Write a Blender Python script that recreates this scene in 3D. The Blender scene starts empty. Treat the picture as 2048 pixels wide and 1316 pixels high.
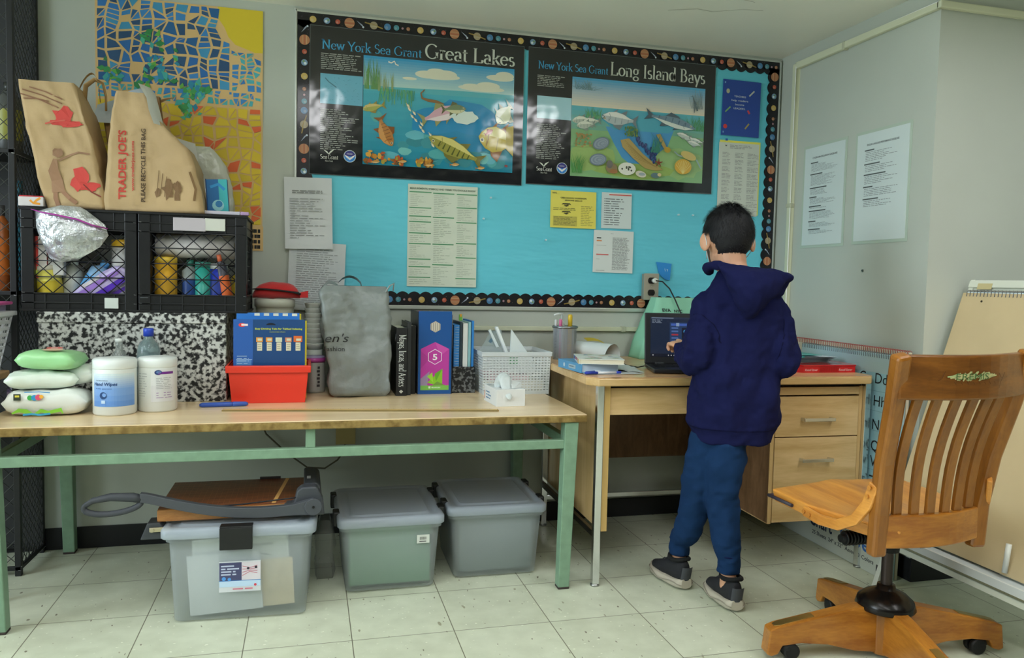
import bpy, bmesh, math, random
from mathutils import Vector, Matrix
random.seed(7)
SC = bpy.context.scene
COL = SC.collection
PI = math.pi
# ------------------------------------------------------------------ camera
CAM_Z, CAM_Y = 1.0613, -3.2583
pitch, yaw, roll = .0599, .2582, .0222
fw = Vector((math.sin(yaw)*math.cos(pitch), math.cos(yaw)*math.cos(pitch), -math.sin(pitch)))
rt0 = Vector((math.cos(yaw), -math.sin(yaw), 0)); up0 = rt0.cross(fw)
rt = rt0*math.cos(roll) + up0*math.sin(roll); up = -rt0*math.sin(roll) + up0*math.cos(roll)
cd = bpy.data.cameras.new('camera'); cam = bpy.data.objects.new('camera', cd); COL.objects.link(cam)
cam.matrix_world = Matrix(((rt.x, up.x, -fw.x, 0), (rt.y, up.y, -fw.y, CAM_Y), (rt.z, up.z, -fw.z, CAM_Z), (0, 0, 0, 1)))
cd.sensor_width = 36; cd.lens = 1548.5/2048*36; cd.clip_start = .05
SC.camera = cam
# ------------------------------------------------------------------ world, exposure
w = bpy.data.worlds.new('World'); SC.world = w; w.use_nodes = True
w.node_tree.nodes['Background'].inputs[0].default_value = (.75, .9, 1, 1)
w.node_tree.nodes['Background'].inputs[1].default_value = .35
SC.view_settings.view_transform = 'Standard'; SC.view_settings.look = 'None'
SC.view_settings.gamma = 1; SC.view_settings.exposure = EXPOSURE = 0.09
LIGHT_W = 11.5           # strength of the fluorescent diffusers
LIGHT_C = (.97, .98, .99)
DAY_W = 170
# ------------------------------------------------------------------ helpers
def lin(h):
    h = h.lstrip('#'); v = [int(h[i:i+2], 16)/255 for i in (0, 2, 4)]
    return tuple(c/12.92 if c <= .04045 else ((c+.055)/1.055)**2.4 for c in v)
GAIN = 1.3
def P(h, g=1.0):
    """albedo of a surface that reads as this colour under the room's light"""
    return tuple(min(.88, c*GAIN*g) for c in lin(h))
_m = {}
def nodes(name, rough, metal=0, spec=.5, coat=0, trans=0, alpha=1, ior=1.45):
    m = bpy.data.materials.new(name); m.use_nodes = True
    nt = m.node_tree; bs = nt.nodes['Principled BSDF']
    I = bs.inputs
    I['Roughness'].default_value = rough; I['Metallic'].default_value = metal
    I['Specular IOR Level'].default_value = spec; I['Coat Weight'].default_value = coat
    I['Transmission Weight'].default_value = trans; I['Alpha'].default_value = alpha; I['IOR'].default_value = ior
    I['Coat Roughness'].default_value = .08
    return m, nt, bs
def bumpit(nt, bs, scale, strength, dist=.002, detail=3, kind='noise', coords='Object', stretch=None):
    tc = nt.nodes.new('ShaderNodeTexCoord'); src = tc.outputs[coords]
    if stretch:
        mp = nt.nodes.new('ShaderNodeMapping'); mp.inputs['Scale'].default_value = stretch
        nt.links.new(src, mp.inputs[0]); src = mp.outputs[0]
    n = nt.nodes.new('ShaderNodeTexNoise'); n.inputs['Scale'].default_value = scale; n.inputs['Detail'].default_value = detail
    nt.links.new(src, n.inputs['Vector'])
    bp = nt.nodes.new('ShaderNodeBump'); bp.inputs['Strength'].default_value = strength; bp.inputs['Distance'].default_value = dist
    nt.links.new(n.outputs['Fac'], bp.inputs['Height']); nt.links.new(bp.outputs['Normal'], bs.inputs['Normal'])
    if bs.inputs['Coat Weight'].default_value > 0: nt.links.new(bp.outputs['Normal'], bs.inputs['Coat Normal'])
def A(rough=.5, metal=0, bump=None, var=None, spec=.5, coat=0, trans=0, alpha=1, sheen=0, sss=0, name='painted'):
    """material whose colour is the mesh's own colour attribute; var=(scale, amount) mottles it"""
    k = (rough, metal, bump, var, spec, coat, trans, alpha, sheen, sss)
    if k in _m: return _m[k]
    m, nt, bs = nodes(name, rough, metal, spec, coat, trans, alpha)
    at = nt.nodes.new('ShaderNodeVertexColor'); at.layer_name = 'Col'
    out = at.outputs['Color']
    if var:
        tc = nt.nodes.new('ShaderNodeTexCoord')
        n = nt.nodes.new('ShaderNodeTexNoise'); n.inputs['Scale'].default_value = var[0]; n.inputs['Detail'].default_value = 5
        nt.links.new(tc.outputs['Object'], n.inputs['Vector'])
        mr = nt.nodes.new('ShaderNodeMapRange'); mr.inputs[1].default_value = .3; mr.inputs[2].default_value = .7
        mr.inputs[3].default_value = 1-var[1]; mr.inputs[4].default_value = 1+var[1]*.5
        nt.links.new(n.outputs['Fac'], mr.inputs[0])
        mx = nt.nodes.new('ShaderNodeVectorMath'); mx.operation = 'SCALE'
        nt.links.new(out, mx.inputs[0]); nt.links.new(mr.outputs[0], mx.inputs['Scale']); out = mx.outputs[0]
    nt.links.new(out, bs.inputs['Base Color'])
    if sheen: bs.inputs['Sheen Weight'].default_value = sheen; bs.inputs['Sheen Roughness'].default_value = .5
    if sss: bs.inputs['Subsurface Weight'].default_value = sss; bs.inputs['Subsurface Scale'].default_value = .01
    if bump: bumpit(nt, bs, *bump)
    _m[k] = m; return m
def wood(c1, c2, scale=(2, 14, 14), rough=.4, coat=.15, name='wood', dist=3.0, wave=3.0):
    m, nt, bs = nodes(name, rough, coat=coat)
    tc = nt.nodes.new('ShaderNodeTexCoord'); mp = nt.nodes.new('ShaderNodeMapping'); mp.inputs['Scale'].default_value = scale
    nt.links.new(tc.outputs['Object'], mp.inputs[0])
    n = nt.nodes.new('ShaderNodeTexNoise'); n.inputs['Scale'].default_value = wave; n.inputs['Detail'].default_value = 8; n.inputs['Distortion'].default_value = dist*.3
    nt.links.new(mp.outputs[0], n.inputs['Vector'])
    n2 = nt.nodes.new('ShaderNodeTexNoise'); n2.inputs['Scale'].default_value = wave*9; n2.inputs['Detail'].default_value = 4
    nt.links.new(mp.outputs[0], n2.inputs['Vector'])
    ad = nt.nodes.new('ShaderNodeMath'); ad.operation = 'MULTIPLY_ADD'; ad.inputs[1].default_value = .35
    nt.links.new(n2.outputs['Fac'], ad.inputs[0]); nt.links.new(n.outputs['Fac'], ad.inputs[2])
    r = nt.nodes.new('ShaderNodeValToRGB'); r.color_ramp.elements[0].position = .5; r.color_ramp.elements[1].position = .85
    r.color_ramp.elements[0].color = (*c1, 1); r.color_ramp.elements[1].color = (*c2, 1)
    nt.links.new(ad.outputs[0], r.inputs[0]); nt.links.new(r.outputs[0], bs.inputs['Base Color'])
    return m
def spots(name, base, dark, scale, lo, hi, rough=.4, kind='noise', detail=2, coat=0, coords='Object'):
    m, nt, bs = nodes(name, rough, coat=coat)
    tc = nt.nodes.new('ShaderNodeTexCoord')
    n = nt.nodes.new('ShaderNodeTexNoise'); n.inputs['Scale'].default_value = scale; n.inputs['Detail'].default_value = detail
    nt.links.new(tc.outputs[coords], n.inputs['Vector'])
    r = nt.nodes.new('ShaderNodeValToRGB'); r.color_ramp.elements[0].position = lo; r.color_ramp.elements[1].position = hi
    r.color_ramp.elements[0].color = (*dark, 1); r.color_ramp.elements[1].color = (*base, 1)
    nt.links.new(n.outputs['Fac'], r.inputs[0]); nt.links.new(r.outputs[0], bs.inputs['Base Color'])
    return m
_txt = {}
def textmesh(s, bold=False):
    k = (s, bold)
    if k not in _txt:
        cu = bpy.data.curves.new('t', 'FONT'); cu.body = s; cu.size = 1; cu.resolution_u = 3
        if bold: cu.offset = .022
        ob = bpy.data.objects.new('t', cu); COL.objects.link(ob)
        me = bpy.data.meshes.new_from_object(ob.evaluated_get(bpy.context.evaluated_depsgraph_get()))
        _txt[k] = ([(v.co.x, v.co.y) for v in me.vertices], [list(p.vertices) for p in me.polygons])
        bpy.data.objects.remove(ob); bpy.data.meshes.remove(me); bpy.data.curves.remove(cu)
    return _txt[k]
# a small serif alphabet drawn as broad-nib strokes: l = line, a = arc, s = serif
GL = {'N': (.66, 'l .1 0 .1 .66;l .1 .66 .52 0 b;l .52 0 .52 .66;s .1 0;s .06 .66;s .52 .66'), 'e': (.4, 'a .2 .21 .16 .2 -40 -355;l .06 .24 .35 .24'),
 'w': (.58, 'l .05 .42 .17 0;l .17 0 .29 .4;l .29 .4 .41 0;l .41 0 .53 .42;s .05 .42;s .53 .42;s .29 .42'), 'Y': (.54, 'l .04 .66 .27 .3;l .27 .3 .5 .66;l .27 .3 .27 0;s .04 .66;s .5 .66;s .27 0'),
 'o': (.43, 'a .21 .21 .17 .2 0 360'), 'r': (.3, 'l .1 0 .1 .42;a .21 .27 .11 .14 180 50;s .1 0;s .08 .42 h'), 'k': (.43, 'l .1 0 .1 .7;l .11 .17 .34 .42;l .18 .25 .38 0 b;s .1 0;s .34 .42;s .38 0;s .08 .7 h'),
 'S': (.46, 'a .23 .5 .14 .155 35 270;a .23 .18 .16 .17 90 -145'), 's': (.33, 'a .165 .315 .095 .1 40 270;a .165 .11 .11 .11 90 -140'), 'a': (.39, 'a .18 .29 .12 .13 155 0;l .3 .3 .3 .04;a .18 .12 .12 .12 70 360;s .33 .01 h'),
 'G': (.68, 'a .34 .33 .28 .33 42 325;l .57 .28 .57 .06;s .57 .29'), 'n': (.47, 'l .1 0 .1 .42;a .23 .28 .13 .14 180 0;l .36 .28 .36 0;s .1 0;s .36 0;s .08 .42 h'), 't': (.28, 'l .13 .54 .13 .09;a .21 .09 .08 .09 180 290;l .03 .41 .26 .41'),
 'L': (.52, 'l .12 0 .12 .66;l .12 .015 .45 .015;l .45 .015 .47 .15;s .12 .66;s .12 0'), 'g': (.41, 'a .19 .28 .13 .14 0 360;a .2 -.07 .15 .1 0 360;l .3 .37 .4 .4'), 'I': (.27, 'l .13 0 .13 .66;s .13 0;s .13 .66'),
 'l': (.22, 'l .1 0 .1 .7;s .1 0;s .08 .7 h'), 'd': (.46, 'a .2 .21 .16 .21 0 360;l .36 0 .36 .7;s .33 .7 h;s .39 0 h'), 'B': (.54, 'l .12 0 .12 .66;a .22 .51 .16 .15 90 -90;a .24 .18 .2 .18 90 -90;l .12 .66 .22 .66;l .12 .36 .24 .36;l .12 0 .24 0;s .1 0;s .1 .66'),
 'y': (.42, 'l .05 .42 .21 .02 b;l .38 .42 .15 -.2;s .05 .42;s .38 .42'), 'M': (.8, 'l .12 0 .12 .66;l .12 .66 .4 .08 b;l .4 .08 .67 .66;l .67 0 .67 .66;s .12 0;s .67 0;s .08 .66;s .7 .66'), 'c': (.38, 'a .2 .21 .16 .21 45 315'),
 'z': (.38, 'l .05 .41 .33 .41;l .33 .41 .05 .01;l .05 .01 .34 .01'), 'A': (.62, 'l .06 0 .31 .66;l .31 .66 .56 0 b;l .14 .22 .48 .22;s .06 0;s .56 0'), ',': (.18, 'l .1 .05 .05 -.1'), ' ': (.24, '')}
class B:
    def __init__(s, col='888888'):
        s.bm = bmesh.new(); s.cl = s.bm.loops.layers.float_color.new('Col'); s.c(col); s.M = None
    def c(s, col, g=1.0):
        s.col = (*(P(col, g) if isinstance(col, str) else col), 1); return s
    def v(s, p):
        p = Vector(p)
        return s.bm.verts.new(s.M @ p if s.M else p)
    def f(s, vs, smooth=False):
        try: fa = s.bm.faces.new(vs)
        except ValueError: return
        fa.smooth = smooth
        for l in fa.loops: l[s.cl] = s.col
        return fa
    def poly(s, pts): return s.f([s.v(p) for p in pts])
    def box(s, x0, x1, y0, y1, z0, z1):
        vs = [s.v((x, y, z)) for z in (z0, z1) for x, y in ((x0, y0), (x1, y0), (x1, y1), (x0, y1))]
        for q in ((3, 2, 1, 0), (4, 5, 6, 7), (0, 1, 5, 4), (1, 2, 6, 5), (2, 3, 7, 6), (3, 0, 4, 7)): s.f([vs[i] for i in q])
        return s
    def cbox(s, c, d): return s.box(c[0]-d[0]/2, c[0]+d[0]/2, c[1]-d[1]/2, c[1]+d[1]/2, c[2]-d[2]/2, c[2]+d[2]/2)
    def hexa(s, lo, hi):
        """solid between two quads (4 points each, same order)"""
        vs = [s.v(p) for p in lo] + [s.v(p) for p in hi]
        for q in ((3, 2, 1, 0), (4, 5, 6, 7), (0, 1, 5, 4), (1, 2, 6, 5), (2, 3, 7, 6), (3, 0, 4, 7)): s.f([vs[i] for i in q])
        return s
    def loft(s, rings, cap=True, smooth=True, closed=True):
        R_ = [[s.v(p) for p in r] for r in rings]; n = len(R_[0])
        for a, b in zip(R_, R_[1:]):
            for i in range(n if closed else n-1):
                j = (i+1) % n; s.f([a[i], a[j], b[j], b[i]], smooth)
        if cap and closed: s.f(R_[0][::-1]); s.f(R_[-1])
        return s
    def tube(s, pts, r, n=8, smooth=True, cap=True, sq=None):
        pts = [Vector(p) for p in pts]; rings = []; prev = None
        for i, p in enumerate(pts):
            d = (pts[min(i+1, len(pts)-1)] - pts[max(i-1, 0)]).normalized()
            if prev is None: a = d.orthogonal().normalized() if abs(d.z) > .9 else d.cross(Vector((0, 0, 1))).normalized()
            else: a = (prev - d*prev.dot(d)).normalized()
            prev = a; b = d.cross(a)
            rr = r[i] if isinstance(r, (list, tuple)) else r
            rings.append([p + a*math.cos(2*PI*k/n)*rr + b*math.sin(2*PI*k/n)*rr*(sq or 1) for k in range(n)])
        return s.loft(rings, cap, smooth)
    def lathe(s, prof, c=(0, 0, 0), n=24, smooth=True, axis='z', cap=True, sx=1, sy=1):
        def q(r, h, t):
            a, b = r*math.cos(t)*sx, r*math.sin(t)*sy
            return {'z': (c[0]+a, c[1]+b, c[2]+h), 'x': (c[0]+h, c[1]+a, c[2]+b), 'y': (c[0]+b, c[1]+h, c[2]+a)}[axis]
        return s.loft([[q(max(r, 1e-4), h, 2*PI*k/n) for k in range(n)] for r, h in prof], cap, smooth)
    def grid(s, fn, nu, nv, smooth=True, th=0):
        G = [[s.v(fn(i/nu, j/nv)) for j in range(nv+1)] for i in range(nu+1)]
        for i in range(nu):
            for j in range(nv): s.f([G[i][j], G[i+1][j], G[i+1][j+1], G[i][j+1]], smooth)
        return s
    def prism(s, pts, y0, y1, plane='xz'):
        g = {'xz': lambda a, b, h: (a, h, b), 'xy': lambda a, b, h: (a, b, h), 'yz': lambda a, b, h: (h, a, b)}[plane]
        return s.loft([[g(a, b, y0) for a, b in pts], [g(a, b, y1) for a, b in pts]], True, False)
    # ---- flat printing on a plane
    def plane(s, O, U=(1, 0, 0), V=(0, 0, 1), off=.0006, step=3e-5):
        s.O, s.U, s.V = Vector(O), Vector(U).normalized(), Vector(V).normalized(); s.N = s.U.cross(s.V); s.h = off; s.st = step; return s
    clip = None; surf = None
    def at(s, x, y, dh=0):
        if s.clip: x = min(max(x, s.clip[0]), s.clip[2]); y = min(max(y, s.clip[1]), s.clip[3])
        if s.surf: return s.surf(x, y, s.h+dh)
        return s.O + s.U*x + s.V*y + s.N*(s.h+dh)
    def up(s, n=1): s.h += s.st*n; return s
    def pp(s, pts, col=None, g=1.0):
        if col is not None: s.c(col, g)
        s.up(); s.f([s.v(s.at(*p)) for p in pts]); return s
    def rect(s, x0, y0, x1, y1, col=None, up=True):
        if col is not None: s.c(col)
        if up: s.up()
        s.f([s.v(s.at(*p)) for p in ((x0, y0), (x1, y0), (x1, y1), (x0, y1))]); return s
    def disc(s, x, y, r, col=None, ry=None, n=20, rot=0, a0=0, a1=360):
        if col is not None: s.c(col)
        s.up(); ry = ry or r; cr, sr = math.cos(rot), math.sin(rot); L = []
        for k in range(n if a1-a0 >= 360 else n+1):
            t = math.radians(a0+(a1-a0)*k/n); a, b = r*math.cos(t), ry*math.sin(t); L.append(s.v(s.at(x+a*cr-b*sr, y+a*sr+b*cr)))
        s.f(L); return s
    def line(s, pts, wd, col=None, up=True):
        if col is not None: s.c(col)
        if up: s.up()
        L = []; R_ = []
        for i, p in enumerate(pts):
            a = pts[max(i-1, 0)]; b = pts[min(i+1, len(pts)-1)]; dx, dy = b[0]-a[0], b[1]-a[1]; m = math.hypot(dx, dy) or 1
            ww = wd[i] if isinstance(wd, (list, tuple)) else wd
            nx, ny = -dy/m*ww/2, dx/m*ww/2
            L.append(s.v(s.at(p[0]+nx, p[1]+ny))); R_.append(s.v(s.at(p[0]-nx, p[1]-ny)))
        for i in range(len(pts)-1): s.f([R_[i], R_[i+1], L[i+1], L[i]])
        return s
    def text(s, t, x, y, h, col=None, bold=False, rot=0, w=None, shear=0):
        """h = cap height; w = total width to fit"""
        if col is not None: s.c(col)
        s.up(); V_, F_ = textmesh(t, bold)
        if not V_: return s
        k = h/.73; kx = k; x0 = min(v[0] for v in V_)
        if w: kx = w/(max(v[0] for v in V_)-x0)
        cr, sr = math.cos(rot), math.sin(rot); vs = []
        for a, b in V_:
            a = (a-x0)*kx + b*k*shear; b *= k
            vs.append(s.v(s.at(x+a*cr-b*sr, y+a*sr+b*cr)))
        for q in F_: s.f([vs[i] for i in q])
        return s
    def serif(s, t, x, y, h, w, col=None, rot=0, heavy=1.0):
        if col is not None: s.c(col)
        s.up(); k = h/.66; tot = sum(GL[ch][0] for ch in t)*k; kx = k*w/tot
        cr, sr = math.cos(rot), math.sin(rot); cx = 0; TK, TN = .088*heavy, .032*heavy
        def put(pts, bold=False):
            L = []
            for i, (px, py) in enumerate(pts):
                a = pts[max(i-1, 0)]; b = pts[min(i+1, len(pts)-1)]; dx, dy = b[0]-a[0], b[1]-a[1]; m = math.hypot(dx, dy) or 1
                th = TN + (TK-TN)*abs(dy/m)**1.5
                if bold: th = TK
                nx, ny = -dy/m*th/2, dx/m*th/2; L.append(((px+nx, py+ny), (px-nx, py-ny)))
            for (a, b), (c_, d) in zip(L, L[1:]): quad([b, d, c_, a])
        def quad(q):
            vs = []
            for a, b in q:
                a = (cx+a)*kx; b *= k; vs.append(s.v(s.at(x+a*cr-b*sr, y+a*sr+b*cr)))
            s.f(vs)
        for ch in t:
            adv, d = GL[ch]
            for st in filter(None, d.split(';')):
                q = st.split(); n = [float(z) for z in q[1:] if z not in 'bh']
                if q[0] == 'l': put([(n[0], n[1]), (n[2], n[3])], q[-1] == 'b')
                elif q[0] == 'a':
                    N_ = 20; put([(n[0]+n[2]*math.cos(math.radians(n[4]+(n[5]-n[4])*i/N_)), n[1]+n[3]*math.sin(math.radians(n[4]+(n[5]-n[4])*i/N_))) for i in range(N_+1)])
                else:
                    l_, r_ = (.085, .085) if q[-1] != 'h' else (.07, .03)
                    quad([(n[0]-l_, n[1]-.013), (n[0]+r_, n[1]-.013), (n[0]+r_, n[1]+.013), (n[0]-l_, n[1]+.013)])
            cx += adv
        return s
    def dashes(s, x0, y0, x1, y1, n, th=.35, col='777777', seed=1, ragged=.35, words=True):
        """rows of unreadable small print between y1 (top) and y0"""
        R_ = random.Random(seed); s.c(col); s.up(); dy = (y1-y0)/n
        for i in range(n):
            y = y1-dy*(i+.7); xe = x1-(x1-x0)*ragged*R_.random(); x = x0
            while x < xe:
                wl = min(xe-x, dy*R_.uniform(1.2, 4.5)) if words else xe-x
                if wl > 1e-4: s.rect(x, y, x+wl, y+dy*th, up=False)
                x += wl+dy*.55
        return s
    # ---- finish
    def o(s, name, mat, parent=None, loc=None, label=None, cat=None, group=None, bev=0, kind=None, sub=0, weld=True, rotz=0, seg=2, autos=None):
        me = bpy.data.meshes.new(name)
        if weld: bmesh.ops.remove_doubles(s.bm, verts=s.bm.verts, dist=1e-6)
        bmesh.ops.recalc_face_normals(s.bm, faces=s.bm.faces) if weld else None
        off = Vector(loc) if loc is not None else (Vector(parent['wloc']) if parent is not None and 'wloc' in parent else Vector((0, 0, 0)))
        if not (parent is not None and parent.get('local')): bmesh.ops.translate(s.bm, verts=s.bm.verts, vec=-off)
        s.bm.to_mesh(me); s.bm.free()
        ob = bpy.data.objects.new(name, me); COL.objects.link(ob)
        me.materials.append(mat)
        if parent is not None: ob.parent = parent; ob['wloc'] = tuple(off)
        else: ob.location = off; ob['wloc'] = tuple(off)
        if parent is not None and parent.get('local'): ob['local'] = 1
        if label: ob['label'] = label
        if cat: ob['category'] = cat
        if group: ob['group'] = group
        if kind: ob['kind'] = kind
        if bev:
            m = ob.modifiers.new('bevel', 'BEVEL'); m.width = bev; m.segments = seg; m.limit_method = 'ANGLE'; m.angle_limit = .6; m.harden_normals = False
        if sub: m = ob.modifiers.new('sub', 'SUBSURF'); m.levels = m.render_levels = sub
        return ob
def thing(name, label, cat, loc, group=None, rotz=0, local=False, rx=0, ry=0):
    o = bpy.data.objects.new(name, None); COL.objects.link(o); o.empty_display_size = .05
    o.location = loc; o.rotation_euler = (rx, ry, rotz); o['label'] = label; o['category'] = cat; o['wloc'] = tuple(loc)
    if local or rotz or rx or ry: o['local'] = 1; o['wloc'] = (0, 0, 0)
    if group: o['group'] = group
    return o
def dup(o, loc=None, rotz=None, label=None, group=None):
    def cp(x, par):
        c = x.copy(); COL.objects.link(c); c.parent = par
        for ch in list(x.children): cp(ch, c)
        return c
    r = cp(o, None)
    if loc is not None: r.location = loc
    if rotz is not None: r.rotation_euler = (0, 0, rotz)
    if label: r['label'] = label
    if group: r['group'] = group
    return r
def struct(name, b, mat, **k): return b.o(name, mat, kind='structure', **k)
def mix(a, b, t): return tuple(a[i]*(1-t)+b[i]*t for i in range(len(a)))
from mathutils import noise as MN
def nz(x, y, z=0, k=1.0): return MN.noise(Vector((x*k, y*k, z)))
def bag_loft(b, levels, n=8, amp=.006, k=9, seed=0, cap=False, m=24, fine=0):
    """crumpled sack: levels = (z, x0, x1, y0, y1); returns surface function for its front (low y) side"""
    def lv(z):
        for a, c in zip(levels, levels[1:]):
            if z <= c[0] or c is levels[-1]:
                t = max(0, min(1, (z-a[0])/((c[0]-a[0]) or 1))); return [a[i]*(1-t)+c[i]*t for i in range(5)]
    zs = [levels[0][0]+(levels[-1][0]-levels[0][0])*i/m for i in range(m+1)]; rings = []
    def d(x, y, z): return amp*(nz(x, z, seed+y*4, k)+.6*nz(x, z, seed+5+y*4, k*2.3)+.8*abs(nz(x*1.2, z*.5, seed+9+y*3, k*1.2)))+fine*(.5-abs(nz(x+z*.5, z*.35, seed+y*6, k*3.2))*1.8-abs(nz(x*.8-z*.5, z, seed+2+y*7, k*5))*1.1)
    for z in zs:
        _, x0, x1, y0, y1 = lv(z); r = []
        e = min(1, (z-zs[0])/.02) if z == zs[0] else 1
        for i in range(n): x = x0+(x1-x0)*i/n; r.append((x, y0-d(x, y0, z)*e, z))
        for i in range(n): y = y0+(y1-y0)*i/n; r.append((x1+d(x1, y, z)*e, y, z))
        for i in range(n): x = x1-(x1-x0)*i/n; r.append((x, y1+d(x, y1, z)*e, z))
        for i in range(n): y = y1-(y1-y0)*i/n; r.append((x0-d(x0, y, z)*e, y, z))
        rings.append(r)
    b.loft(rings, False, True); b.f([b.v(p) for p in rings[0][::-1]])
    if cap: b.f([b.v(p) for p in rings[-1]])
    def surf(x, z, h):
        q = lv(z); y0 = q[3]; t = (x-q[1])/(q[2]-q[1])*n; i = max(0, min(n-1, int(t))); xa = q[1]+(q[2]-q[1])*i/n; xb = q[1]+(q[2]-q[1])*(i+1)/n; t -= i
        return Vector((x, y0-(d(xa, y0, z)*(1-t)+d(xb, y0, z)*t)-.0016-h, z))
    return surf
def pillow(b, c, L, W, H, rz=0, n=16, seed=0, amp=.004, ends=True, tilt=0):
    """soft pack with crimped ends, long axis x"""
    R = Matrix.Rotation(rz, 4, 'Z') @ Matrix.Rotation(tilt, 4, 'Y'); rings = []
    for i in range(n+1):
        u = -1+2*i/n; s = max(.04, (1-abs(u)**5)**.5); hh = H/2*s; ww = W/2*(.9+.1*s if ends else s); r = []
        for k in range(16):
            t = 2*PI*k/16; a, c_ = math.cos(t), math.sin(t)
            y = ww*abs(a)**.55*(1 if a > 0 else -1); z = hh*abs(c_)**.6*(1 if c_ > 0 else -1)
            z = max(z, -H/2)+(amp*nz(u*3, k*.9, seed) if c_ > -.2 else 0)
            p = R @ Vector((u*L/2, y+amp*nz(u*2, k, seed+3), z)); r.append((c[0]+p.x, c[1]+p.y, c[2]+p.z))
        rings.append(r)
    b.loft(rings, True, True)
PRINT = A(.55, var=None); GLOSS = A(.22, coat=.6, bump=(9, .35, .004)); SATIN = A(.38); MATTE = A(.8); PLASTIC = A(.32, spec=.5); RUBBER = A(.6)
CHROME = A(.16, 1.0, name='chrome'); STEEL = A(.35, 1.0, name='steel'); CARD = A(.75, bump=(60, .15, .001)); CLOTH = A(.9, sheen=.3, bump=(500, .3, .0006))
# ------------------------------------------------------------------ the room
XR, YC, ZC = 2.14, -.95, 2.135     # right wall, face of the pier, soffit
def plaster(name, hexc, amt=.05, bump=.12):
    m, nt, bs = nodes(name, .42, spec=.45)
    tc = nt.nodes.new('ShaderNodeTexCoord')
    n = nt.nodes.new('ShaderNodeTexNoise'); n.inputs['Scale'].default_value = 2.2; n.inputs['Detail'].default_value = 6
    nt.links.new(tc.outputs['Object'], n.inputs['Vector'])
    r = nt.nodes.new('ShaderNodeValToRGB'); c = P(hexc)
    r.color_ramp.elements[0].position = .35; r.color_ramp.elements[1].position = .65
    r.color_ramp.elements[0].color = (*[x*(1-amt) for x in c], 1); r.color_ramp.elements[1].color = (*c, 1)
    nt.links.new(n.outputs['Fac'], r.inputs[0]); nt.links.new(r.outputs[0], bs.inputs['Base Color'])
    bumpit(nt, bs, 140, bump, .0012, 4)
    return m
WALL = plaster('wall_paint', 'AAAFA6'); CEIL = plaster('ceiling_paint', 'D6D6CC')
DIM = plaster('unseen_wall_low_fill', '54564E')  # for the unseen walls, darkened to cut the fill light they bounce
def floor_mat():
    m, nt, bs = nodes('vinyl_tile', .33, spec=.5)
    L = nt.links.new; N = nt.nodes.new
    geo = N('ShaderNodeNewGeometry'); mp = N('ShaderNodeMapping')
    mp.inputs['Location'].default_value = (.1733, 3.2583-2.2589, 0)
    L(geo.outputs['Position'], mp.inputs[0])
    sc = N('ShaderNodeVectorMath'); sc.operation = 'SCALE'; sc.inputs['Scale'].default_value = 1/.3048; L(mp.outputs[0], sc.inputs[0])
    fl = N('ShaderNodeVectorMath'); fl.operation = 'FLOOR'; L(sc.outputs[0], fl.inputs[0])
    fr = N('ShaderNodeVectorMath'); fr.operation = 'FRACTION'; L(sc.outputs[0], fr.inputs[0])
    wn = N('ShaderNodeTexWhiteNoise'); wn.noise_dimensions = '2D'; L(fl.outputs[0], wn.inputs['Vector'])
    sep = N('ShaderNodeSeparateXYZ'); L(fr.outputs[0], sep.inputs[0])
    def edge(o):
        s = N('ShaderNodeMath'); s.operation = 'SUBTRACT'; s.inputs[1].default_value = .5; L(o, s.inputs[0])
        a = N('ShaderNodeMath'); a.operation = 'ABSOLUTE'; L(s.outputs[0], a.inputs[0]); return a.outputs[0]
    mx = N('ShaderNodeMath'); mx.operation = 'MAXIMUM'; L(edge(sep.outputs[0]), mx.inputs[0]); L(edge(sep.outputs[1]), mx.inputs[1])
    g = N('ShaderNodeMapRange'); g.inputs[1].default_value = .4935; g.inputs[2].default_value = .4975; L(mx.outputs[0], g.inputs[0])
    # base colour per tile with soft mottling
    n1 = N('ShaderNodeTexNoise'); n1.inputs['Scale'].default_value = 14; n1.inputs['Detail'].default_value = 6; L(geo.outputs['Position'], n1.inputs['Vector'])
    ad = N('ShaderNodeMath'); ad.operation = 'MULTIPLY_ADD'; ad.inputs[1].default_value = .15; L(wn.outputs['Value'], ad.inputs[0]); L(n1.outputs['Fac'], ad.inputs[2])
    r = N('ShaderNodeValToRGB'); r.color_ramp.elements[0].position = .35; r.color_ramp.elements[1].position = 1
    r.color_ramp.elements[0].color = (*P('AEB39E'), 1); r.color_ramp.elements[1].color = (*P('C2C7B3'), 1); L(ad.outputs[0], r.inputs[0])
    # chips: dark and light flecks stretched along one direction
    def fleck(scale, lo, hi, stretch):
        m2 = N('ShaderNodeMapping'); m2.inputs['Scale'].default_value = stretch; m2.inputs['Rotation'].default_value = (0, 0, .5); L(geo.outputs['Position'], m2.inputs[0])
        n = N('ShaderNodeTexNoise'); n.inputs['Scale'].default_value = scale; n.inputs['Detail'].default_value = 1; L(m2.outputs[0], n.inputs['Vector'])
        q = N('ShaderNodeMapRange'); q.inputs[1].default_value = lo; q.inputs[2].default_value = hi; L(n.outputs['Fac'], q.inputs[0]); return q.outputs[0]
    def mixc(fac, a, b):
        x = N('ShaderNodeMix'); x.data_type = 'RGBA'; L(fac, x.inputs[0])
        for i, v in ((6, a), (7, b)):
            if isinstance(v, tuple): x.inputs[i].default_value = (*v, 1)
            else: L(v, x.inputs[i])
        return x.outputs[2]
    c = mixc(fleck(70, .735, .76, (1, .45, 1)), r.outputs[0], P('6E6A58'))
    c = mixc(fleck(110, .715, .75, (.6, 1, 1)), c, P('D2D5C4'))
    c = mixc(fleck(34, .745, .765, (1, .5, 1)), c, P('8B8A72'))
    c = mixc(g.outputs[0], c, P('62604E'))
    L(c, bs.inputs['Base Color'])
    bp = N('ShaderNodeBump'); bp.inputs['Strength'].default_value = .25; bp.inputs['Distance'].default_value = .001; bp.invert = True
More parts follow.
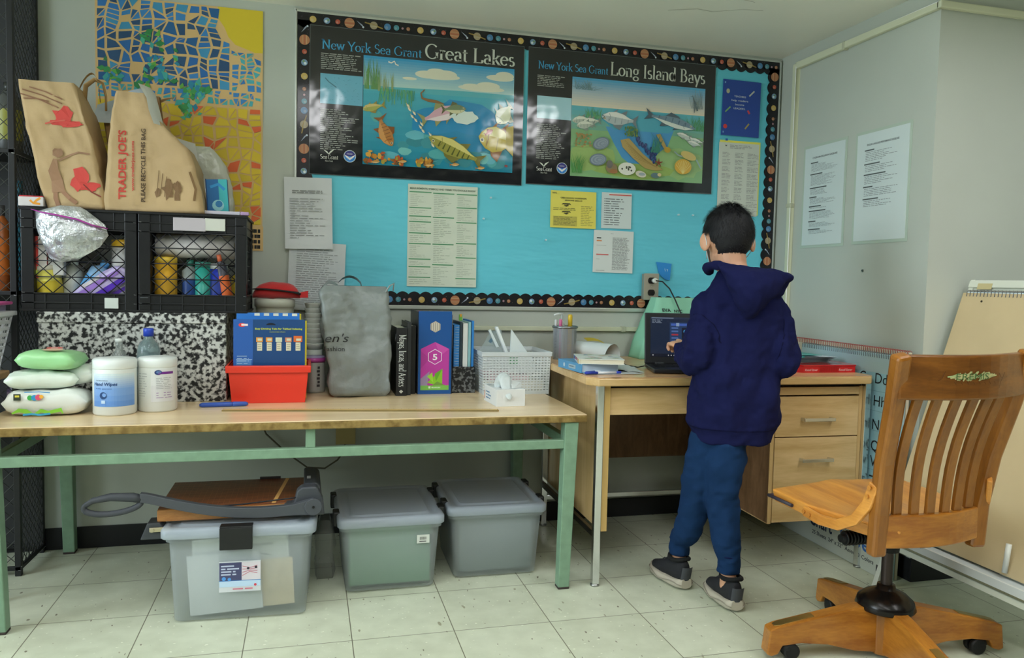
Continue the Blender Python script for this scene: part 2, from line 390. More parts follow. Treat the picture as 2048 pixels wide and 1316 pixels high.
    L(g.outputs[0], bp.inputs['Height']); L(bp.outputs[0], bs.inputs['Normal'])
    rr = N('ShaderNodeMapRange'); rr.inputs[3].default_value = .28; rr.inputs[4].default_value = .5; L(n1.outputs['Fac'], rr.inputs[0]); L(rr.outputs[0], bs.inputs['Roughness'])
    return m
struct('floor', B().box(-4, 5, -8, .12, -.1, 0), floor_mat())
b = B(); b.box(-4.1, XR, 0, .12, 0, 3); struct('wall_back', b, WALL)
b = B(); b.box(XR, XR+.001+.9, YC, .12, 0, 3); struct('wall_right', b, WALL)
b = B(); b.box(XR+.9, 5, YC, YC+.12, 0, 3); struct('wall_pier', b, WALL)
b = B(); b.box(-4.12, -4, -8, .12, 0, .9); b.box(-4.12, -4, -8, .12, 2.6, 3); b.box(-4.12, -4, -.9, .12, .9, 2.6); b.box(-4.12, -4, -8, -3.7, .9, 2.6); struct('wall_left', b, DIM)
b = B('D8D8D0')
for k in range(3): b.box(-4.1, -4.05, -3.7+1.4*k-.03, -3.7+1.4*k+.03, .9, 2.6)
b.box(-4.1, -4.05, -3.7, -.9, 1.7, 1.74); struct('window_1', b, SATIN)
WA = bpy.data.lights.new('window_daylight', 'AREA'); WA.shape = 'RECTANGLE'; WA.size = 2.6; WA.size_y = 1.7; WA.energy = DAY_W; WA.color = (.78, .92, 1.0)
wo = bpy.data.objects.new('window_daylight', WA); COL.objects.link(wo); wo.location = (-4.02, -2.3, 1.75); wo.rotation_euler = (0, -PI/2, 0)
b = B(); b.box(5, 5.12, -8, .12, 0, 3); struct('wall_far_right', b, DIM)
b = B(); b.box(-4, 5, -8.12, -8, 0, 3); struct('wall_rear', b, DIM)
b = B(); b.box(-4, 5, -1.35, .12, ZC, ZC+.1); b.box(-4, 5, -1.4, -1.35, ZC, 2.8); b.box(-4, 5, -8, -1.35, 2.78, 2.9); struct('ceiling', b, CEIL)
# hairline crack in the ceiling is modelled as a thin seam strip
b = B('7C7A6C'); b.plane((0, 0, ZC-.0003), (1, 0, 0), (0, -1, 0), off=.0004)
b.line([(1.35, .42), (1.45, .47), (1.52, .46), (1.62, .52), (1.7, .53)], .0025); b.line([(1.2, .62), (1.45, .63), (1.62, .6)], .002)
struct('trim_3', b, MATTE)
BASE = A(.45, name='black_vinyl')
b = B('17181A').box(-4, XR, -.006, 0, 0, .085); struct('baseboard_back', b, BASE, bev=.002)
b = B('17181A').box(XR-.006, XR, YC, -.006, 0, .085); struct('baseboard_right', b, BASE, bev=.002)
b = B('17181A').box(XR-.006, 5, YC-.006, YC, 0, .1); struct('baseboard_pier', b, BASE, bev=.002)
# surface raceways
RACE = A(.45, name='raceway_paint')
b = B('B4B7A0').box(.3, 1.37, -.02, 0, .853, .872); b.c('9EA08C').box(1.365, 1.385, -.024, 0, .85, .875).c('B4B7A0').box(1.385, 1.7, -.02, 0, .853, .872); struct('trim_1', b, RACE, bev=.003)
b = B('BDBFA6'); b.box(XR-.022, XR, -.142, -.117, .75, 2.075); b.box(XR-.022, XR, YC-.012, -.142, 2.05, 2.075); b.box(XR-.022, 5, YC-.022, YC, 2.05, 2.075)
b.c('A9AB94').box(XR-.025, XR, -.147, -.112, 1.43, 1.45).box(XR-.025, XR, -.47, -.455, 2.045, 2.08); struct('trim_2', b, RACE, bev=.004)
# fluorescent fixtures (behind the camera, they light the room and shine in the laminated posters)
def emis():
    m = bpy.data.materials.new('lit_diffuser'); m.use_nodes = True; nt = m.node_tree; nt.nodes.clear()
    e = nt.nodes.new('ShaderNodeEmission'); e.inputs[0].default_value = (*LIGHT_C, 1); e.inputs[1].default_value = LIGHT_W
    o = nt.nodes.new('ShaderNodeOutputMaterial'); nt.links.new(e.outputs[0], o.inputs[0]); return m
EM = emis()
t0 = thing('ceiling_light', 'fluorescent ceiling fixture in the nearer row, leftmost of three', 'ceiling light', (0, 0, 2.78), group='fluorescent ceiling fixtures', local=True)
B('C8C8C0').box(-.2, .2, -.95, .95, -.09, 0).o('housing', SATIN, t0, bev=.006)
B('FFFFFF').box(-.175, .175, -.93, .93, -.1, -.0905).o('diffuser', EM, t0)
first = True
for yy in (-2.5, -4.3):
    for xx in (-2.3, -.05, 2.06, 4.1):
        if xx == 4.1: continue
        if first: t0.location = (xx, yy, 2.78); first = False
        else: dup(t0, (xx, yy, 2.78), label='fluorescent ceiling fixture in the %s row, %s of three' % ('nearer' if yy > -3 else 'farther', {-2.3: 'leftmost', -.05: 'middle', 2.06: 'rightmost'}[xx]))
# ------------------------------------------------------------------ bulletin board
BX0, BX1, BZ0, BZ1 = -.056, 2.131, .947, 2.122
T = thing('bulletin_board', 'wide bulletin board covered in sky blue paper on the back wall', 'bulletin board', ((BX0+BX1)/2, 0, BZ0))
m, nt, bs = nodes('blue_backing_paper', .5, spec=.4)
bs.inputs['Base Color'].default_value = (*P('5DB7C9'), 1)
bumpit(nt, bs, 5, .5, .02, 3, stretch=(.6, 1, 2.2))
b = B(); b.grid(lambda u, v: (BX0+.01+(BX1-BX0-.02)*u, -.008-.0018*math.sin(u*31+v*9)*math.exp(-((v-.13)/.12)**2)-.001*math.sin(u*13+v*17), BZ0+.01+(BZ1-BZ0-.02)*v), 90, 50)
b.o('backing_paper', m, T)
b = B('B9BDB6')
for q in ((BX0, BX1, BZ0-.006, BZ0+.01), (BX0, BX1, BZ1-.01, BZ1), (BX0, BX0+.008, BZ0, BZ1), (BX1-.008, BX1, BZ0, BZ1)): b.box(q[0], q[1], -.014, 0, q[2], q[3])
b.o('frame', A(.35, .6), T, bev=.002)
SPACE = A(.35, coat=.3, bump=(6, .2, .003))
def border(x0, z0, dx, dz, L, name, label, ph=0, inv=1, seed=1):
    """scalloped card strip; runs along (dx,dz), scallops on the +normal side"""
    b = B(); O = Vector((x0, -.0115, z0)); U = Vector((dx, 0, dz)); V = Vector((-dz, 0, dx))*inv
    b.plane(O, U, V, off=0, step=2e-5)
    if b.N.y > 0: b.N = -b.N
    b.c('121116'); n = int(L/.0025); top = []; pk = .0485
    for i in range(n+1):
        s = L*i/n; top.append((s, .0495+.0125*abs(math.cos(PI*(s+ph)/pk))**.75))
    vs0 = [b.v(b.at(s, .002)) for s, _ in top]; vs1 = [b.v(b.at(*t)) for t in top]
    bk0 = [b.v(b.at(s, .002, -.0016)) for s, _ in top]; bk1 = [b.v(b.at(*t, -.0016)) for t in top]
    for i in range(n):
        b.f([vs0[i], vs0[i+1], vs1[i+1], vs1[i]]); b.f([vs1[i], vs1[i+1], bk1[i+1], bk1[i]]); b.f([vs0[i], vs0[i+1], bk0[i+1], bk0[i]])
    R_ = random.Random(seed)
    for i in range(int(L*130)):
        b.disc(R_.uniform(0, L), R_.uniform(.005, .047), R_.uniform(.0004, .0011), R_.choice(['6A5A6E', '8A7468', '4A3E5A', '7A6A8A']), n=5)
    seq = [(0, .013, 'B59A58'), (.0535, .0125, 'e'), (.096, .0095, 'A8503C'), (.142, .020, 'j'), (.185, 0, 'm'), (.238, .0155, 's'), (.293, .0135, '46759F'), (.329, .011, '47808F'), (.354, .0045, 'A07A84'), (.377, .0075, '9C6B4C')]
    per = .427; s = -per+ph*3
    while s < L:
        for d, r, k in seq:
            x = s+d; y = .028
            if not (.014 < x < L-.014): continue
            if k == 'e':
                b.disc(x, y, r, '6E8AA6'); b.disc(x-.003, y+.003, r*.45, 'C9D3D6', n=7); b.disc(x+.005, y-.003, r*.35, '6E8E5A', n=6)
            elif k == 'j':
                b.disc(x, y, r, 'A5714F', n=24)
                for yy, cc in ((.4, 'B3906E'), (.05, '9E5740'), (-.35, 'AB8462')):
                    hw = math.sqrt(1-yy*yy)*r*.96; b.rect(x-hw, y+yy*r-.0016, x+hw, y+yy*r+.0016, cc)
            elif k == 'm':
                b.pp([(x-.016, y-.013), (x+.004, y+.006), (x+.014, y+.014), (x+.008, y+.002)], '8E96A8'); b.disc(x+.011, y+.011, .004, 'B8C0CC', n=8)
            elif k == 's':
                b.line([(x-.036, y-.009), (x, y-.001), (x+.036, y+.009)], .005, '86703A'); b.disc(x, y, r, '978A70'); b.rect(x-r*.9, y+.002, x+r*.9, y+.005, 'A89C80'); b.line([(x-.022, y-.0075), (x, y-.004), (x+.022, y+.004)], .0025, '9A8244')
            else:
                b.disc(x, y, r, k); b.disc(x-r*.25, y+r*.25, r*.45, mix(P(k), (.6, .6, .55), .25), n=10)
        s += per
    return b.o(name, SPACE, None, loc=(x0+dx*L/2, -.012, z0+dz*L/2), label=label, cat='border trim', group='scalloped planet border strips')
W_, H_ = BX1-BX0-.02, BZ1-BZ0-.02
border(BX0+.06, BZ0+.006, 1, 0, W_-.07, 'border_trim', 'scalloped black border strip with planets along the board bottom edge', .01, 1, 1)
border(BX0+.008, BZ1-.008, 1, 0, W_, 'border_trim', 'scalloped black border strip with planets along the board top edge', .02, -1, 2)
border(BX0+.008, 1.42, 0, 1, BZ1-1.46, 'border_trim', 'scalloped planet border strip down the left edge of the board', .005, -1, 3)
border(BX1-.008, BZ0+.01, 0, 1, BZ1-BZ0-.05, 'border_trim', 'scalloped planet border strip down the right edge of the board', .03, 1, 4)

def blob(b, cx, cy, rx, ry, col, seed=0, n=18, jit=.15, rot=0):
    R_ = random.Random(seed); pts = []
    for k in range(n):
        t = 2*PI*k/n; q = 1+R_.uniform(-jit, jit); a, c = rx*q*math.cos(t), ry*q*math.sin(t)
        pts.append((cx+a*math.cos(rot)-c*math.sin(rot), cy+a*math.sin(rot)+c*math.cos(rot)))
    b.pp(pts, col)
def fish(b, x, y, L, h, rot, body, belly, fin, stripe=None, ns=0, eye=True, bend=0):
    """head at +x before rotation"""
    def q(u, v):
        v += bend*u*u; a, c = u*L, v*h; return (x+a*math.cos(rot)-c*math.sin(rot), y+a*math.sin(rot)+c*math.cos(rot))
    b.pp([q(-.36, .05), q(-.56, .55), q(-.49, .0), q(-.56, -.5), q(-.36, -.08)], fin)
    b.pp([q(-.15, .35), q(-.05, .8), q(.12, .62), q(.18, .38)], fin); b.pp([q(-.2, -.3), q(-.22, -.68), q(-.02, -.38)], fin); b.pp([q(.1, -.35), q(.04, -.72), q(.22, -.35)], fin)
    up_ = [(.5, 0), (.44, .18), (.3, .38), (.1, .48), (-.12, .38), (-.3, .16), (-.42, .09)]
    b.pp([q(*p) for p in up_]+[q(p[0], -p[1]) for p in up_[::-1]], body)
    b.pp([q(.46, -.08), q(.2, -.1), (q(-.3, -.05)), q(-.38, -.08), q(-.3, -.15), q(-.12, -.36), q(.1, -.46), q(.3, -.37)], belly)
    for i in range(ns):
        u = -.28+.55*i/max(ns-1, 1); s = .38*(1-abs(u)*1.3); b.pp([q(u, s), q(u+.03, s), q(u+.015, -s*.2), q(u, -s*.3)], stripe)
    b.line([q(.28, .3), q(.24, 0), q(.28, -.3)], h*.03, fin)
    if eye: b.disc(*q(.4, .1), h*.085, 'D8D2B0', n=8); b.disc(*q(.4, .1), h*.05, '101010', n=8)
def grass(b, x, y, w_, h_, n, col, seed, lean=.15):
    R_ = random.Random(seed)
    for i in range(n):
        a = x+R_.uniform(-w_, w_)/2; hh = h_*R_.uniform(.5, 1); l = R_.uniform(-lean, lean)*hh
        b.line([(a, y), (a+l*.4, y+hh*.6), (a+l, y+hh)], [.0032, .0022, .0004], col)
def logos(b, x, y):
    b.line([(x-.02, y+.03), (x-.008, y+.022), (x, y+.014), (x+.008, y+.024), (x+.022, y+.034)], [.001, .006, .004, .007, .001], 'C9CCC2')
    b.serif('Sea', x-.034, y-.006, .017, .028, 'D6D8CE'); b.serif('Grant', x-.003, y-.006, .017, .04, 'D6D8CE'); b.serif('New York', x-.014, y-.017, .0065, .03, 'B8BAB0')
    x += .083; y += .01
    b.disc(x, y, .0245, 'C9D4DC', n=28); b.disc(x, y, .0225, '3E7EC2', n=28); b.disc(x, y, .0225, '3B3A7E', n=28, a0=0, a1=180)
    b.line([(x-.022, y+.005), (x-.011, y-.003), (x, y-.011), (x+.011, y-.003), (x+.022, y+.006)], [.001, .007, .009, .007, .001], 'E2E6E2')
    b.text('NOAA', x-.011, y+.007, .0055, 'D8DCE0')
def poster_base(x0, z0, w_, h_):
    b = B('15161A'); b.box(x0, x0+w_, -.0135, -.012, z0, z0+h_)
    b.plane((x0, -.0135, z0), off=.0002, step=2.2e-5)
    # thin pale lamination lip around the sheet
    for q in ((0, 0, w_, .003), (0, h_-.002, w_, h_), (0, 0, .002, h_), (w_-.002, 0, w_, h_)): b.rect(*q, '50575A')
    return b
LAM = A(.13, spec=.6, coat=.7, bump=(7, .28, .012, 2), name='laminated_print')
# ---- poster one
b = poster_base(0, 1.478, .885, .588)
b.serif('New York Sea Grant', .047, .499, .036, .40, '3A93C0'); b.serif('Great Lakes', .459, .5, .058, .385, 'B9BDB2', heavy=1.15)
b.dashes(.044, .418, .205, .484, 9, .45, '8E908A', 1, .3); b.dashes(.043, .1, .197, .265, 21, .42, '8E908A', 2, .5)
b.rect(.042, .284, .209, .402, '5FA0B8')
R2 = random.Random(4)
for i in range(40):
    xx, yy = R2.uniform(.055, .19), R2.uniform(.29, .39); b.line([(xx, yy), (xx+.006, yy+R2.uniform(-.003, .003))], .0012, '4A8499')
b.line([(.06, .385), (.075, .37), (.09, .36), (.105, .35)], .004, '3E6E80')
logos(b, .077, .07)
X0, X1, Z0, Z1 = .211, .842, .052, .488; b.clip = (X0, Z0, X1, Z1)
def grad(b, x0, x1, za, zb, ca, cb, n, wob=0):
    for i in range(n):
        b.rect(x0, za+(zb-za)*i/n, x1, za+(zb-za)*(i+1)/n, mix(P(ca), P(cb), i/(n-1)), up=(i == 0))
grad(b, X0, X1, .365, Z1, 'A9C4BE', '2F8FBE', 12)
for cx, cy, rx, ry in ((.518, .43, .09, .014), (.47, .433, .05, .016), (.55, .44, .045, .017), (.51, .447, .04, .014), (.398, .411, .03, .006), (.78, .445, .06, .013), (.8, .455, .04, .018), (.7, .395, .1, .013), (.73, .408, .05, .016), (.66, .402, .04, .01)):
    if cx+rx > X1: rx = X1-cx
    b.disc(cx, cy, rx, 'CFCDB8', ry, 24)
grad(b, X0, X1, Z0, .37, '1F7C96', '3E9DB0', 10)
b.pp([(X0, .368), (.4, .372), (.6, .378), (X1, .378), (X1, .36), (.6, .355), (X0, .35)], '4FA3AE')
blob(b, .6, .24, .18, .09, '1A7FB0', 5); blob(b, .62, .16, .12, .05, '177AA6', 6)
for i in range(26):
    xx = R2.uniform(X0+.03, X1-.05); yy = R2.uniform(Z0+.03, Z0+.08+.16*max(0, 1-(xx-X0)/.35)); blob(b, xx, yy, R2.uniform(.022, .045), R2.uniform(.014, .024), R2.choice(['4C9B9E', '3A8791', '6AB0AE', '2F7C88', '5BA6B4']), i, 12, .1)
grass(b, .25, .355, .07, .13, 26, '5C8A50', 1); grass(b, .3, .35, .06, .08, 16, '8A9A6A', 2)
for i in range(44): xx = .28+.14*R2.random(); b.line([(xx, .362), (xx+R2.uniform(-.01, .01), .362-R2.uniform(.02, .07))], .0025, R2.choice(['4E9A5C', '5E9E6E', '3E8A6A']))
b.line([(.31, .47), (.322, .466), (.335, .474), (.34, .462), (.352, .458)], .005, 'D8DACA')
fish(b, .25, .283, .095, .032, PI+.25, '9A9A4E', 'C2B070', '8A7A3A')
fish(b, .298, .185, .125, .058, -1.15, 'A8703A', 'C08A50', '7C4A24', '7A5230', 6, bend=.5)
b.line([(.46, .37), (.445, .355), (.45, .335), (.475, .328), (.51, .325), (.54, .318)], [.004, .006, .008, .012, .012, .005], '7E5A34')
fish(b, .53, .275, .17, .062, .35, 'C49AA6', 'D8C8C8', '8A8A5A', '9A7A8A', 0); blob(b, .63, .27, .06, .028, 'C9D4CC', 9)
fish(b, .585, .3, .1, .04, .1, '6A7A5A', 'C4C09A', '5A5A3A')
for i in range(12): fish(b, .38+.012*i*(.5+.5*R2.random())+.02*R2.random(), .3-.014*i, .022, .008, -.9, 'D2C8A0', 'E0DCC8', 'A09A7A', eye=False)
fish(b, .59, .135, .24, .072, PI-.38, '8F8A3E', 'C8BC70', '6E6A2E', '4E5426', 7)
fish(b, .775, .185, .17, .115, PI-.12, 'B8A23E', 'D8CC90', '8A5A2A', '9A8632', 3); b.pp([(.81, .24), (.842, .25), (.842, .12), (.81, .15)], 'A8943A')
fish(b, .8, .295, .1, .07, -2.2, 'C9CCA8', 'E0DCC4', '9AA08A'); fish(b, .735, .215, .04, .02, .6, 'C4707A', 'E0A0A0', 'A05A5A')
for i in range(60):
    xx = R2.choice([R2.uniform(.215, .37), R2.uniform(.43, .5)]); blob(b, xx, R2.uniform(.055, .085)+(.03 if xx < .3 else 0)*R2.random(), R2.uniform(.004, .011), R2.uniform(.004, .014), R2.choice(['B07A34', '8A5A2A', 'C9963E', '9A8A3A', '6E4A2A', 'A8502E']), i, 7, .35)
for i in range(5): fish(b, .26+.11*i, .063+.008*(i % 2), .04, .012, .1, 'B88A4A', 'D0B080', '8A6030', eye=False)
blob(b, .812, .078, .008, .006, '7A3A3A', 3, 8)
b.o('poster', LAM, loc=(.44, -.013, 1.478), label='laminated black Great Lakes fish poster on the left of the board', cat='poster')
# ---- poster two
b = poster_base(.903, 1.487, .888, .581)
b.serif('New York Sea Grant', .045, .494, .032, .32, '3A93C0'); b.serif('Long Island Bays', .374, .494, .056, .462, 'B9BDB2', heavy=1.15)
b.dashes(.042, .418, .17, .468, 7, .45, '8E908A', 1, .3); b.dashes(.044, .11, .183, .262, 19, .42, '8E908A', 2, .4)
b.rect(.043, .284, .199, .379, '9CC4D0'); logos(b, .08, .066)
X0, X1, Z0, Z1 = .2, .838, .046, .472; b.clip = (X0, Z0, X1, Z1)
grad(b, X0, X1, .345, Z1, 'D6C9B4', '4E9AC4', 12)
b.rect(X0, Z0, X1, .35, '7FA878'); grad(b, X0, X1, .25, .35, '6FA08C', '5AA6B4', 5)
b.pp([(.36, .27), (.69, .28), (.66, .2), (.62, .14), (.56, .1), (.5, .1), (.44, .14), (.4, .2)], '4C8FC0'); b.pp([(.4, .345), (.7, .345), (.74, .3), (.66, .26), (.4, .26), (.34, .3)], '4F9EB4')
blob(b, .3, .13, .11, .06, '93AE6A', 11, 20, .12); blob(b, .72, .13, .12, .07, '8FAF76', 12, 20, .12); blob(b, .5, .085, .2, .035, '8FA85E', 13)
grass(b, .8, .28, .08, .07, 40, '4E8E62', 3, .4); grass(b, .3, .3, .07, .05, 30, '5A9A6A', 4, .4)
R2 = random.Random(9)
for i in range(40):
    xx = R2.uniform(.21, .3); b.line([(xx, .42), (xx+R2.uniform(-.03, .04), .42+R2.uniform(.01, .045))], .0014, '6E8C94')
for i in range(26):
    xx = R2.uniform(.77, .83); b.line([(xx, .38), (xx+R2.uniform(-.02, .01), .38+R2.uniform(.02, .085))], .0014, '7C8C8C')
b.line([(.785, .36), (.79, .4), (.78, .42), (.775, .435), (.765, .432)], [.002, .012, .005, .003, .001], '5C6A70')
b.line([(.795, .39), (.8, .37)], .008, '5C6A70')
for q in ((.245, .29), (.29, .285), (.265, .27)): fish(b, q[0], q[1], .085, .035, PI+.15, 'A8B0A4', 'CFD2C4', '7E8A80', '8A9488', 4)
fish(b, .42, .306, .165, .06, PI-.08, 'A9B2B4', 'DADCD2', '6E7A80', '8A949A', 4); b.line([(.34, .318), (.352, .312), (.343, .3)], .003, '3A4248')
fish(b, .675, .312, .24, .05, -.2, '6E8494', 'CCD2CC', '4A5A66', '5A6E7E', 5)
for q in ((.76, .245), (.8, .235), (.735, .255), (.79, .222)): fish(b, q[0], q[1], .07, .022, PI-.2, 'B4BEB8', 'DADCD0', '8A948E')
b.pp([(.43, .215), (.47, .225), (.54, .16), (.6, .12), (.64, .095), (.6, .09), (.55, .098), (.49, .14), (.44, .185)], 'A8915A')
for i in range(7): b.line([(.45+.008*i, .215-.012*i), (.55+.01*i, .135-.005*i)], .0016, '8A7444')
b.pp([(.6, .25), (.62, .255), (.655, .195), (.64, .19)], 'A8915A')
for i in range(22):
    a = R2.uniform(.505, .6); c_ = .24-(a-.505)*1.0+R2.uniform(-.02, .02); b.disc(a, c_, .0125, '2E3A66', .007, 12, rot=R2.uniform(1, 2.2)); b.disc(a+.002, c_+.001, .008, '4A5A8A', .0035, 8, rot=1.5)
for i in range(70): blob(b, .45+.06*R2.random(), .235+.04*R2.random(), .004, .005, R2.choice(['5E7E4A', '7A8A4E', '4A6E46']), i, 6, .3)
grass(b, .6, .17, .05, .09, 26, '3E7E6E', 6, .5); grass(b, .23, .06, .05, .1, 22, '4E8A4A', 7, .5)
for i in range(30): blob(b, R2.uniform(.22, .29), R2.uniform(.17, .23), .006, .004, '9A7A4A', i, 6, .4)
for cx, cy, rr in ((.337, .193, .35), (.325, .122, .15)):
    b.disc(cx, cy, .04, '6E7A88', .026, 20, rot=rr)
    for k in range(5): b.disc(cx+.002*k, cy, .034-.006*k, ['8E9AA6', '7E8A98'][k % 2], .021-.004*k, 16, rot=rr)
b.disc(.39, .088, .028, '8A7A5C', .022, 14); b.disc(.38, .105, .015, '6E6A66', .018, 12); b.disc(.4, .075, .02, '9A6E4A', .01, 10)
b.disc(.463, .09, .042, 'DADACC', .028, 16)
for i in range(9): b.disc(.435+.055*R2.random(), .078+.026*R2.random(), .0045, '4A4E44', n=6)
b.disc(.53, .07, .026, 'C9C4B4', .014, 14, rot=-.2); b.disc(.535, .07, .016, '9AA4A8', .007, 10); b.disc(.6, .068, .022, '5E7478', .012, 12); b.disc(.62, .072, .01, 'C9B88A', .008, 8)
for k in range(5):
    t = 2*PI*k/5+.3; b.line([(.615, .125), (.615+.02*math.cos(t), .125+.02*math.sin(t))], [.009, .002], '7E3E30')
b.disc(.735, .115, .042, 'C9A048', .034, 20)
for k in range(9): b.line([(.735, .083), (.7+.009*k, .142-.0012*(k-4)**2)], .002, 'E0C880')
b.disc(.76, .165, .04, 'C4AE6A', .018, 14, rot=-.3); b.line([(.8, .15), (.825, .11)], .006, '8AA0A8'); b.line([(.69, .18), (.71, .165), (.73, .16)], .006, '8A9A9A'); b.disc(.655, .185, .016, 'B8963E', .013, 10)
b.o('poster', LAM, loc=(1.347, -.013, 1.487), label='laminated black Long Island Bays shells poster right of the other poster', cat='poster')
# ---- small signs and papers on the board
def sheet(x0, z0, w_, h_, col, skew=(0, 0, 0, 0), y=-.012, curl=.003, th=.0006, tilt=0):
    """paper with slightly lifted lower edge; returns builder with plane set on its face"""
    b = B(col); ct, st = math.cos(tilt), math.sin(tilt)
    def q(u, v, d=0):
        a, c = (u-.5)*w_, v*h_; return (x0+w_/2+a*ct-c*st, y-d-curl*(1-v)**2*(.6+.4*u), z0+a*st+c*ct)
    b.grid(lambda u, v: q(u, v, th), 6, 6, True); b.grid(lambda u, v: q(u, v, 0), 6, 6, True)
    b.U = Vector((ct, 0, st)); b.V = (Vector(q(0, 1, 0))-Vector(q(0, 0, 0))).normalized(); b.O = Vector(q(0, 0, th)); b.N = Vector((0, -1, 0)); b.h = .0004+curl*.25; b.st = 2e-5
    return b
PAPER = A(.7)
def paper_o(b, label, loc, name='paper_notice', cat='notice', group=None, mat=None): return b.o(name, mat or PAPER, loc=loc, label=label, cat=cat, group=group, weld=False)
# Teachers sign
b = B('1D3E8E').box(0, .194, -.004, 0, 0, .252); b.plane((0, -.004, 0), off=.0003)
for t, y_, w_ in (('TEACHERS', .175, .06), ('help readers', .157, .085), ('become', .139, .045), ('LEADERS.', .121, .06)): b.text(t, .045+(.085-w_)/2, y_, .0085, 'C9CFD6', w=w_)
b.disc(.025, .2, .009, 'A8A88A', .011, 10); b.disc(.018, .04, .01, 'C0302E'); b.line([(.135, .185), (.16, .21)], .007, 'A8ACA8'); b.line([(.015, .105), (.04, .13)], .006, '6E9A5A')
b.line([(.13, .12), (.14, .105)], .009, 'B83A4A'); b.line([(.12, .035), (.14, .06)], .007, '9A8A4A')
b.rect(.006, .01, .012, .018, '6E9AC4'); b.rect(.006, .234, .012, .242, '6E9AC4')
o_ = b.o('wall_sign', A(.3, coat=.4, bump=(8, .2, .003)), label='dark blue laminated sign about teachers and leaders, beside the right poster', cat='sign', loc=(0, 0, 0), bev=.001)
o_.location = (1.828, -.013, 1.76); o_.rotation_euler = (0, .01, 0)
b = B('E0D05A').box(1.826, 2.036, -.0125, -.0115, 1.4, 1.738); b.c('BDC2B8').box(1.822, 2.03, -.0135, -.0126, 1.395, 1.728)
b.plane((1.822, -.0135, 1.395)); b.text('w', .03, .315, .01, '222222', True); b.dashes(.055, .305, .17, .325, 3, .4, '8A8A88', 3, .4)
for c_ in range(3):
    for r in range(9): b.dashes(.018+.065*c_, .29-.032*(r+1)+.006, .018+.065*c_+(.045 if c_ < 2 else .06), .29-.032*r, 4, .35, '8F8F8D', r*3+c_, .4)
b.rect(.03, .34, .042, .35, '2E5CA8')
paper_o(b, 'printed class list on yellow backing below the blue sign', (1.93, -.012, 1.4))
b = sheet(1.018, 1.306, .211, .161, 'CFC45A', curl=.004)
b.text('NYC', .008, .147, .007, '33332A', True); b.text('OPEN SCHOOL WORKSHOPS', .045, .127, .0065, '44442E', True, w=.12); b.text('SESSIONS 2022-23', .065, .117, .0058, '44442E', True, w=.08)
for z_, t in ((.1, 'DAY 1'), (.066, 'DAY 2')):
    b.pp([(.05, z_), (.062, z_+.003), (.062, z_-.004), (.072, z_-.008), (.082, z_-.004), (.082, z_+.003), (.094, z_), (.088, z_+.007), (.056, z_+.007)], '2E2C22'); b.text(t, .063, z_-.002, .0045, 'CFC45A', True)
b.rect(.012, .008, .122, .05, 'ADA34E'); b.dashes(.016, .01, .12, .049, 7, .4, '6E6A3A', 5, .3); b.dashes(.012, .075, .12, .088, 2, .4, '77733F', 6, .1); b.dashes(.14, .01, .2, .1, 12, .3, '9A9350', 7, .4)
paper_o(b, 'yellow workshop flyer under the right hand poster', (1.12, -.012, 1.306))
b = sheet(1.255, 1.312, .143, .158, 'BCC6C6', curl=.002); b.rect(.035, .146, .141, .151, 'C2574E')
b.dashes(.018, .012, .11, .135, 12, .3, '5E6466', 8, .5); b.dashes(.012, .012, .016, .135, 12, .3, '5E6466', 9, .1, False)
paper_o(b, 'white list with a red heading right of the yellow flyer', (1.33, -.012, 1.312))
b = sheet(1.221, 1.115, .19, .187, 'C2C8C6', curl=.002, tilt=-.01)
b.dashes(.09, .012, .175, .158, 28, .4, '7A7C7C', 10, .3); b.rect(.014, .15, .035, .155, '2A2A2A'); b.rect(.014, .138, .038, .142, 'D07A3A'); b.rect(.014, .077, .072, .082, 'C0605E')
b.rect(.014, .119, .06, .121, 'A0A4A2'); b.rect(.014, .058, .03, .06, 'A0A4A2'); b.rect(.014, .007, .055, .01, 'A0A4A2'); b.text('Notes', .08, .172, .004, '6E6E6E')
paper_o(b, 'white page of dense text below the list, above the outlet', (1.31, -.012, 1.115))
b = B('2A7EC2'); b.O = Vector((0, 0, 0))
pts = [(1.527, 1.169), (1.603, 1.163), (1.597, 1.088), (1.575, 1.09), (1.553, 1.105), (1.54, 1.125)]
b.prism(pts, -.014, -.0125); b.plane((1.527, -.014, 1.09)); b.line([(.043, .05), (.046, .038)], .002, 'B8D0E0'); b.line([(.052, .048), (.058, .046), (.056, .038)], .002, 'B8D0E0')
paper_o(b, 'torn bright blue paper scrap pinned above the outlet', (1.565, -.013, 1.09), 'paper_scrap', 'paper scrap')
# measurement chart
b = sheet(.398, 1.037, .295, .424, 'BCC3B4', curl=.003)
b.text('MEASUREMENTS, SYMBOLS AND TERMS YOU SHOULD KNOW', .008, .403, .0075, '5A6A5A', True, w=.278)
cols = [(.006, .098, [.39, .325, .29, .267, .22, .176, .112, .08, .036]), (.105, .195, [.388, .288, .176, .09]), (.205, .292, [.388, .332, .27, .182, .122, .034])]
for x0, x1, L_ in cols:
    for i, z_ in enumerate(L_):
        zb = L_[i+1]+.008 if i+1 < len(L_) else .008
        b.rect(x0, z_, x1, z_+.004, '4E8A62')
        if z_-zb > .012: b.dashes(x0+.004, zb, x1-.01, z_-.004, max(2, int((z_-zb)/.0075)), .2, '98A093', i+int(x0*100), .7)
paper_o(b, 'measurement chart with green rules in the middle of the blue board', (.545, -.012, 1.037))
b = sheet(-.083, .93, .222, .275, 'B7BCBE', curl=.006, tilt=-.035, y=-.0155)
b.dashes(.03, .02, .2, .25, 26, .28, '8C9092', 12, .35)
paper_o(b, 'lower of two white pages overlapping the board left edge', (.03, -.02, .935))
b = sheet(-.09, 1.178, .185, .285, 'BCBFC2', curl=.014, tilt=.02, y=-.019)
